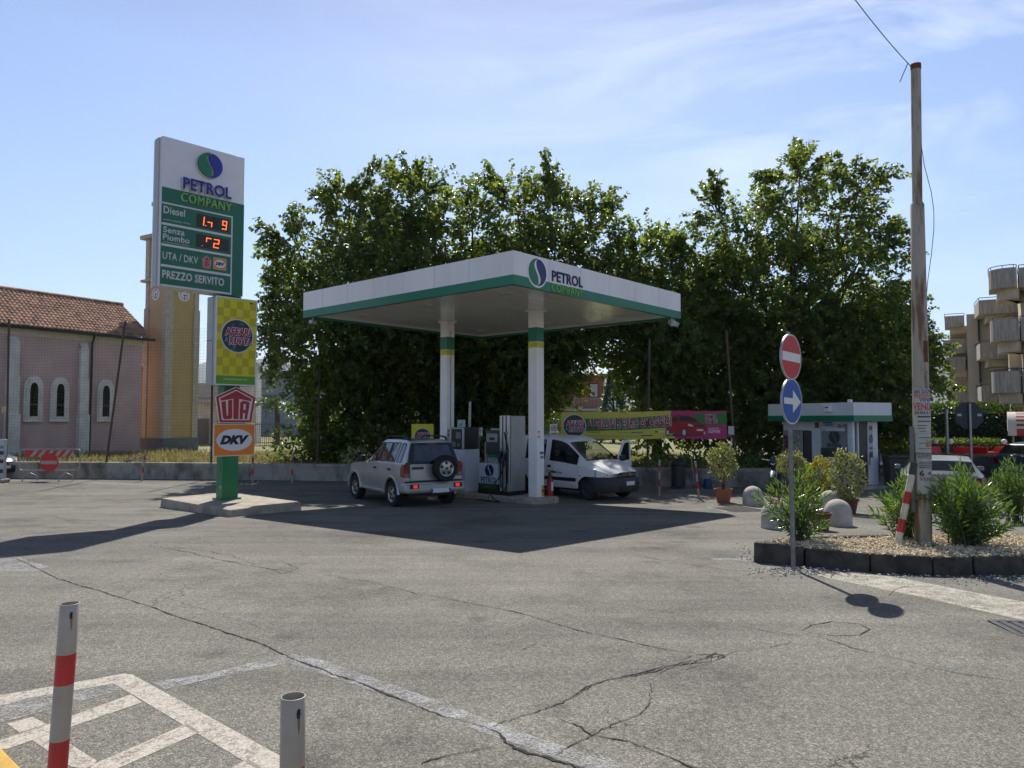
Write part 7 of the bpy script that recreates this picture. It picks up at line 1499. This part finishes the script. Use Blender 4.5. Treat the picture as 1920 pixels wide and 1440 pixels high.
# small conifer by the red house, palm by the gate
g = P(1150, 800, 58); t_ = thing('conifer', 'blue green conifer just right of the red house', 'tree', (g.x, 58, .3)); n = 3600; hh = rng.random(n); a_ = rng.uniform(0, 6.28, n); rr = (1 - hh) * 1.6 * rng.uniform(.4, 1, n) + .1; p = np.stack([rr * np.cos(a_), rr * np.sin(a_), .6 + hh * 5.2 - rr * .25], 1); leaf_mesh('crown', p, np.stack([np.cos(a_), np.sin(a_), -.3 + 0 * a_], 1) + rng.normal(0, .3, (n, 3)), rng.normal(0, 1, (n, 3)), .35, .12, leaf_mat('conifer_leaf', (.05, .09, .07), (.10, .15, .12), tf=.2), t_, 'blade'); MB().tube([(0, 0, -.2), (0, 0, 5.6)], [.14, .03], 8).build('trunk', WOODB, t_)
g = P(519, 800, 53.5); t_ = thing('palm_tree', 'small palm tree behind the grey iron railing', 'palm', (g.x, 53.5, .3)); MB().tube([(0, 0, -.2), (.05, 0, 1.6), (0, 0, 3.2)], [.26, .2, .17], 10).build('trunk', mat('palm_bark', (.13, .10, .07), .9, scale=6, stretch=(1, 1, 4), var=.25), t_, smooth=50)
fp = []; fa = []
for k in range(26):
    a = rng.uniform(0, 6.28); el_ = rng.uniform(-.3, 1.1); L_ = rng.uniform(1.3, 1.8)
    for s in range(26):
        u_ = s / 25; c_ = np.array([math.cos(a) * L_ * u_ * math.cos(el_ * (1 - u_ * .6)), math.sin(a) * L_ * u_ * math.cos(el_ * (1 - u_ * .6)), 3.15 + L_ * u_ * math.sin(el_) - 1.0 * u_ * u_])
        for sg_ in (-1, 1): fp.append(c_); fa.append([math.cos(a) * .6 - sg_ * math.sin(a) * .9, math.sin(a) * .6 + sg_ * math.cos(a) * .9, -.35])
leaf_mesh('crown', np.array(fp), np.array(fa) + rng.normal(0, .1, (len(fp), 3)), rng.normal(0, 1, (len(fp), 3)), .42, .05, leaf_mat('palm_leaf', (.05, .08, .03), (.13, .16, .06), tf=.3), t_, 'blade')
# oleanders in the planter
OLE = leaf_mat('oleander_leaf', (.040, .082, .022), (.092, .155, .040), (.22, .38, .045), .38, .24, .7)
def oleander(label, px, py_, Y, stems, zb, flower=False, group=None):
    """stems: pixel tips of the shoots"""
    b0 = P(px, py_, Y); b0.z = zb; t_ = thing('oleander', label, 'shrub', b0, 0, group); wood = MB(); pos = []; ax = []
    for (tx, ty, dy) in stems:
        e_ = P(tx, ty, Y + dy) - b0; st = Vector((rng.normal(0, .10), rng.normal(0, .08), 0)); mid = st.lerp(e_, .5) + Vector((-(e_.x) * .12, 0, .05)); L_ = e_.length
        cur = [st.lerp(mid, u_).lerp(mid.lerp(e_, u_), u_) for u_ in np.linspace(0, 1, 12)]; wood.tube(cur, [.011 - .008 * i / 11 for i in range(12)], 5)
        for side in range(2):
            if side and rng.random() < .35: continue
            # side shoots
            a = cur[int(rng.integers(4, 8))]; sh = a + Vector((rng.normal(0, .16), rng.normal(0, .14), rng.uniform(.12, .3))) if side else None
            path = cur if not side else [a.lerp(sh, u_) for u_ in np.linspace(0, 1, 6)]
            tot = sum((path[i+1] - path[i]).length for i in range(len(path)-1)); nw = max(3, int(tot * (.80 if not side else 1) / .062))
            if side: wood.tube([a, sh], [.006, .003], 4)
            for k in range(nw):
                u_ = (.22 + .78 * k / (nw - 1)) if not side else (.2 + .8 * k / (nw - 1)); f_ = u_ * (len(path) - 1); i = min(int(f_), len(path) - 2); p = path[i].lerp(path[i+1], f_ - i); d = (path[i+1] - path[i]).normalized(); up_ = .35 + .75 * (k / nw)
                a0 = rng.uniform(0, 6.28)
                for j in range(3):
                    o1 = d.orthogonal().normalized(); o2 = d.cross(o1); an_ = a0 + j * 2.09; pos.append(p); ax.append((o1 * math.cos(an_) + o2 * math.sin(an_)) * (.95 - .45 * k / nw) + d * up_ + Vector(rng.normal(0, .12, 3)))
    pos = np.array([list(p) for p in pos]); ax = np.array([list(a) for a in ax]); n = len(pos)
    leaf_mesh('foliage', pos, ax, rng.normal(0, 1, (n, 3)), rng.uniform(.09, .165, n), rng.uniform(.020, .030, n), OLE, t_, 'lance', fold=.25); wood.build('stems', mat('green_stem', (.10, .11, .05), .8, var=.2), t_, fix=False)
    if flower:
        e_ = P(1457, 941, Y - .25) - b0; b = MB()
        for k in range(5): a = R(72*k); b.add([(0,0,0), (.028*math.cos(a-.5), .01, .028*math.sin(a-.5)), (.034*math.cos(a), -.006, .034*math.sin(a)), (.028*math.cos(a+.5), .01, .028*math.sin(a+.5))], [(0,1,2,3)])
        o = b.build('flower', mat('flower_pink', (.75, .08, .22), .5, var=.1), t_, fix=False); o.location = e_
    return t_
def tipset(pts, extra=0, jx=14, jy=16):
    o_ = [(x, y, rng.uniform(-.3, .3)) for x, y in pts]
    for k in range(extra): x, y = pts[int(rng.integers(len(pts)))]; o_.append((x + rng.normal(0, jx), y + abs(rng.normal(0, jy)) + 4, rng.uniform(-.45, .45)))
    return o_
oleander('left oleander bush right behind the road sign pole with one pink flower', 1502, 1008, 10.5, tipset([(1447,918),(1457,908),(1468,908),(1480,925),(1500,890),(1512,884),(1522,892),(1530,910),(1536,925),(1533,940),(1440,930),(1450,945),(1492,905),(1515,912),(1538,965),(1535,985),(1445,968),(1526,900)], 9), ZK - .05, True, 'oleander bushes in the gravel planter')
oleander('oleander bush left of the tall rusty pole, behind the leaning marker post', 1702, 1004, 10.65, tipset([(1660,940),(1668,932),(1676,915),(1690,898),(1700,905),(1712,910),(1665,985),(1662,960),(1680,910),(1672,950),(1700,892),(1720,898)], 9), ZK - .05, False, 'oleander bushes in the gravel planter')
oleander('biggest oleander bush, spreading right of the tall rusty pole', 1810, 1030, 10.15, tipset([(1750,918),(1760,902),(1774,908),(1789,885),(1799,876),(1806,881),(1812,898),(1826,912),(1840,920),(1851,913),(1862,926),(1876,938),(1888,949),(1893,964),(1886,986),(1877,1000),(1770,905),(1758,935),(1835,950),(1864,960),(1756,960),(1780,940),(1815,915)], 32, 15, 18), ZK - .05, False, 'oleander bushes in the gravel planter')
oleander('far oleander bush at the right picture edge beyond the planter', 1905, 935, 15.2, tipset([(1868,885),(1880,872),(1890,866),(1902,868),(1915,875),(1925,880),(1862,900),(1875,905),(1898,880),(1920,900),(1935,890)], 22), gz(15.2) - .02, False)

# ---- summer haze that pales the far hills
hz = MB().box(-3500, 6500, -60, 4600, -12, 520).build('haze', bpy.data.materials.new('haze')); hz['kind'] = 'stuff'
hm = hz.data.materials[0]; hm.use_nodes = True; ht = hm.node_tree; ht.nodes.remove(ht.nodes['Principled BSDF']); pv_ = ht.nodes.new('ShaderNodeVolumePrincipled')
pv_.inputs['Color'].default_value = (.80, .89, 1, 1); pv_.inputs['Density'].default_value = .00007; pv_.inputs['Anisotropy'].default_value = .3; ht.links.new(pv_.outputs[0], ht.nodes['Material Output'].inputs['Volume'])
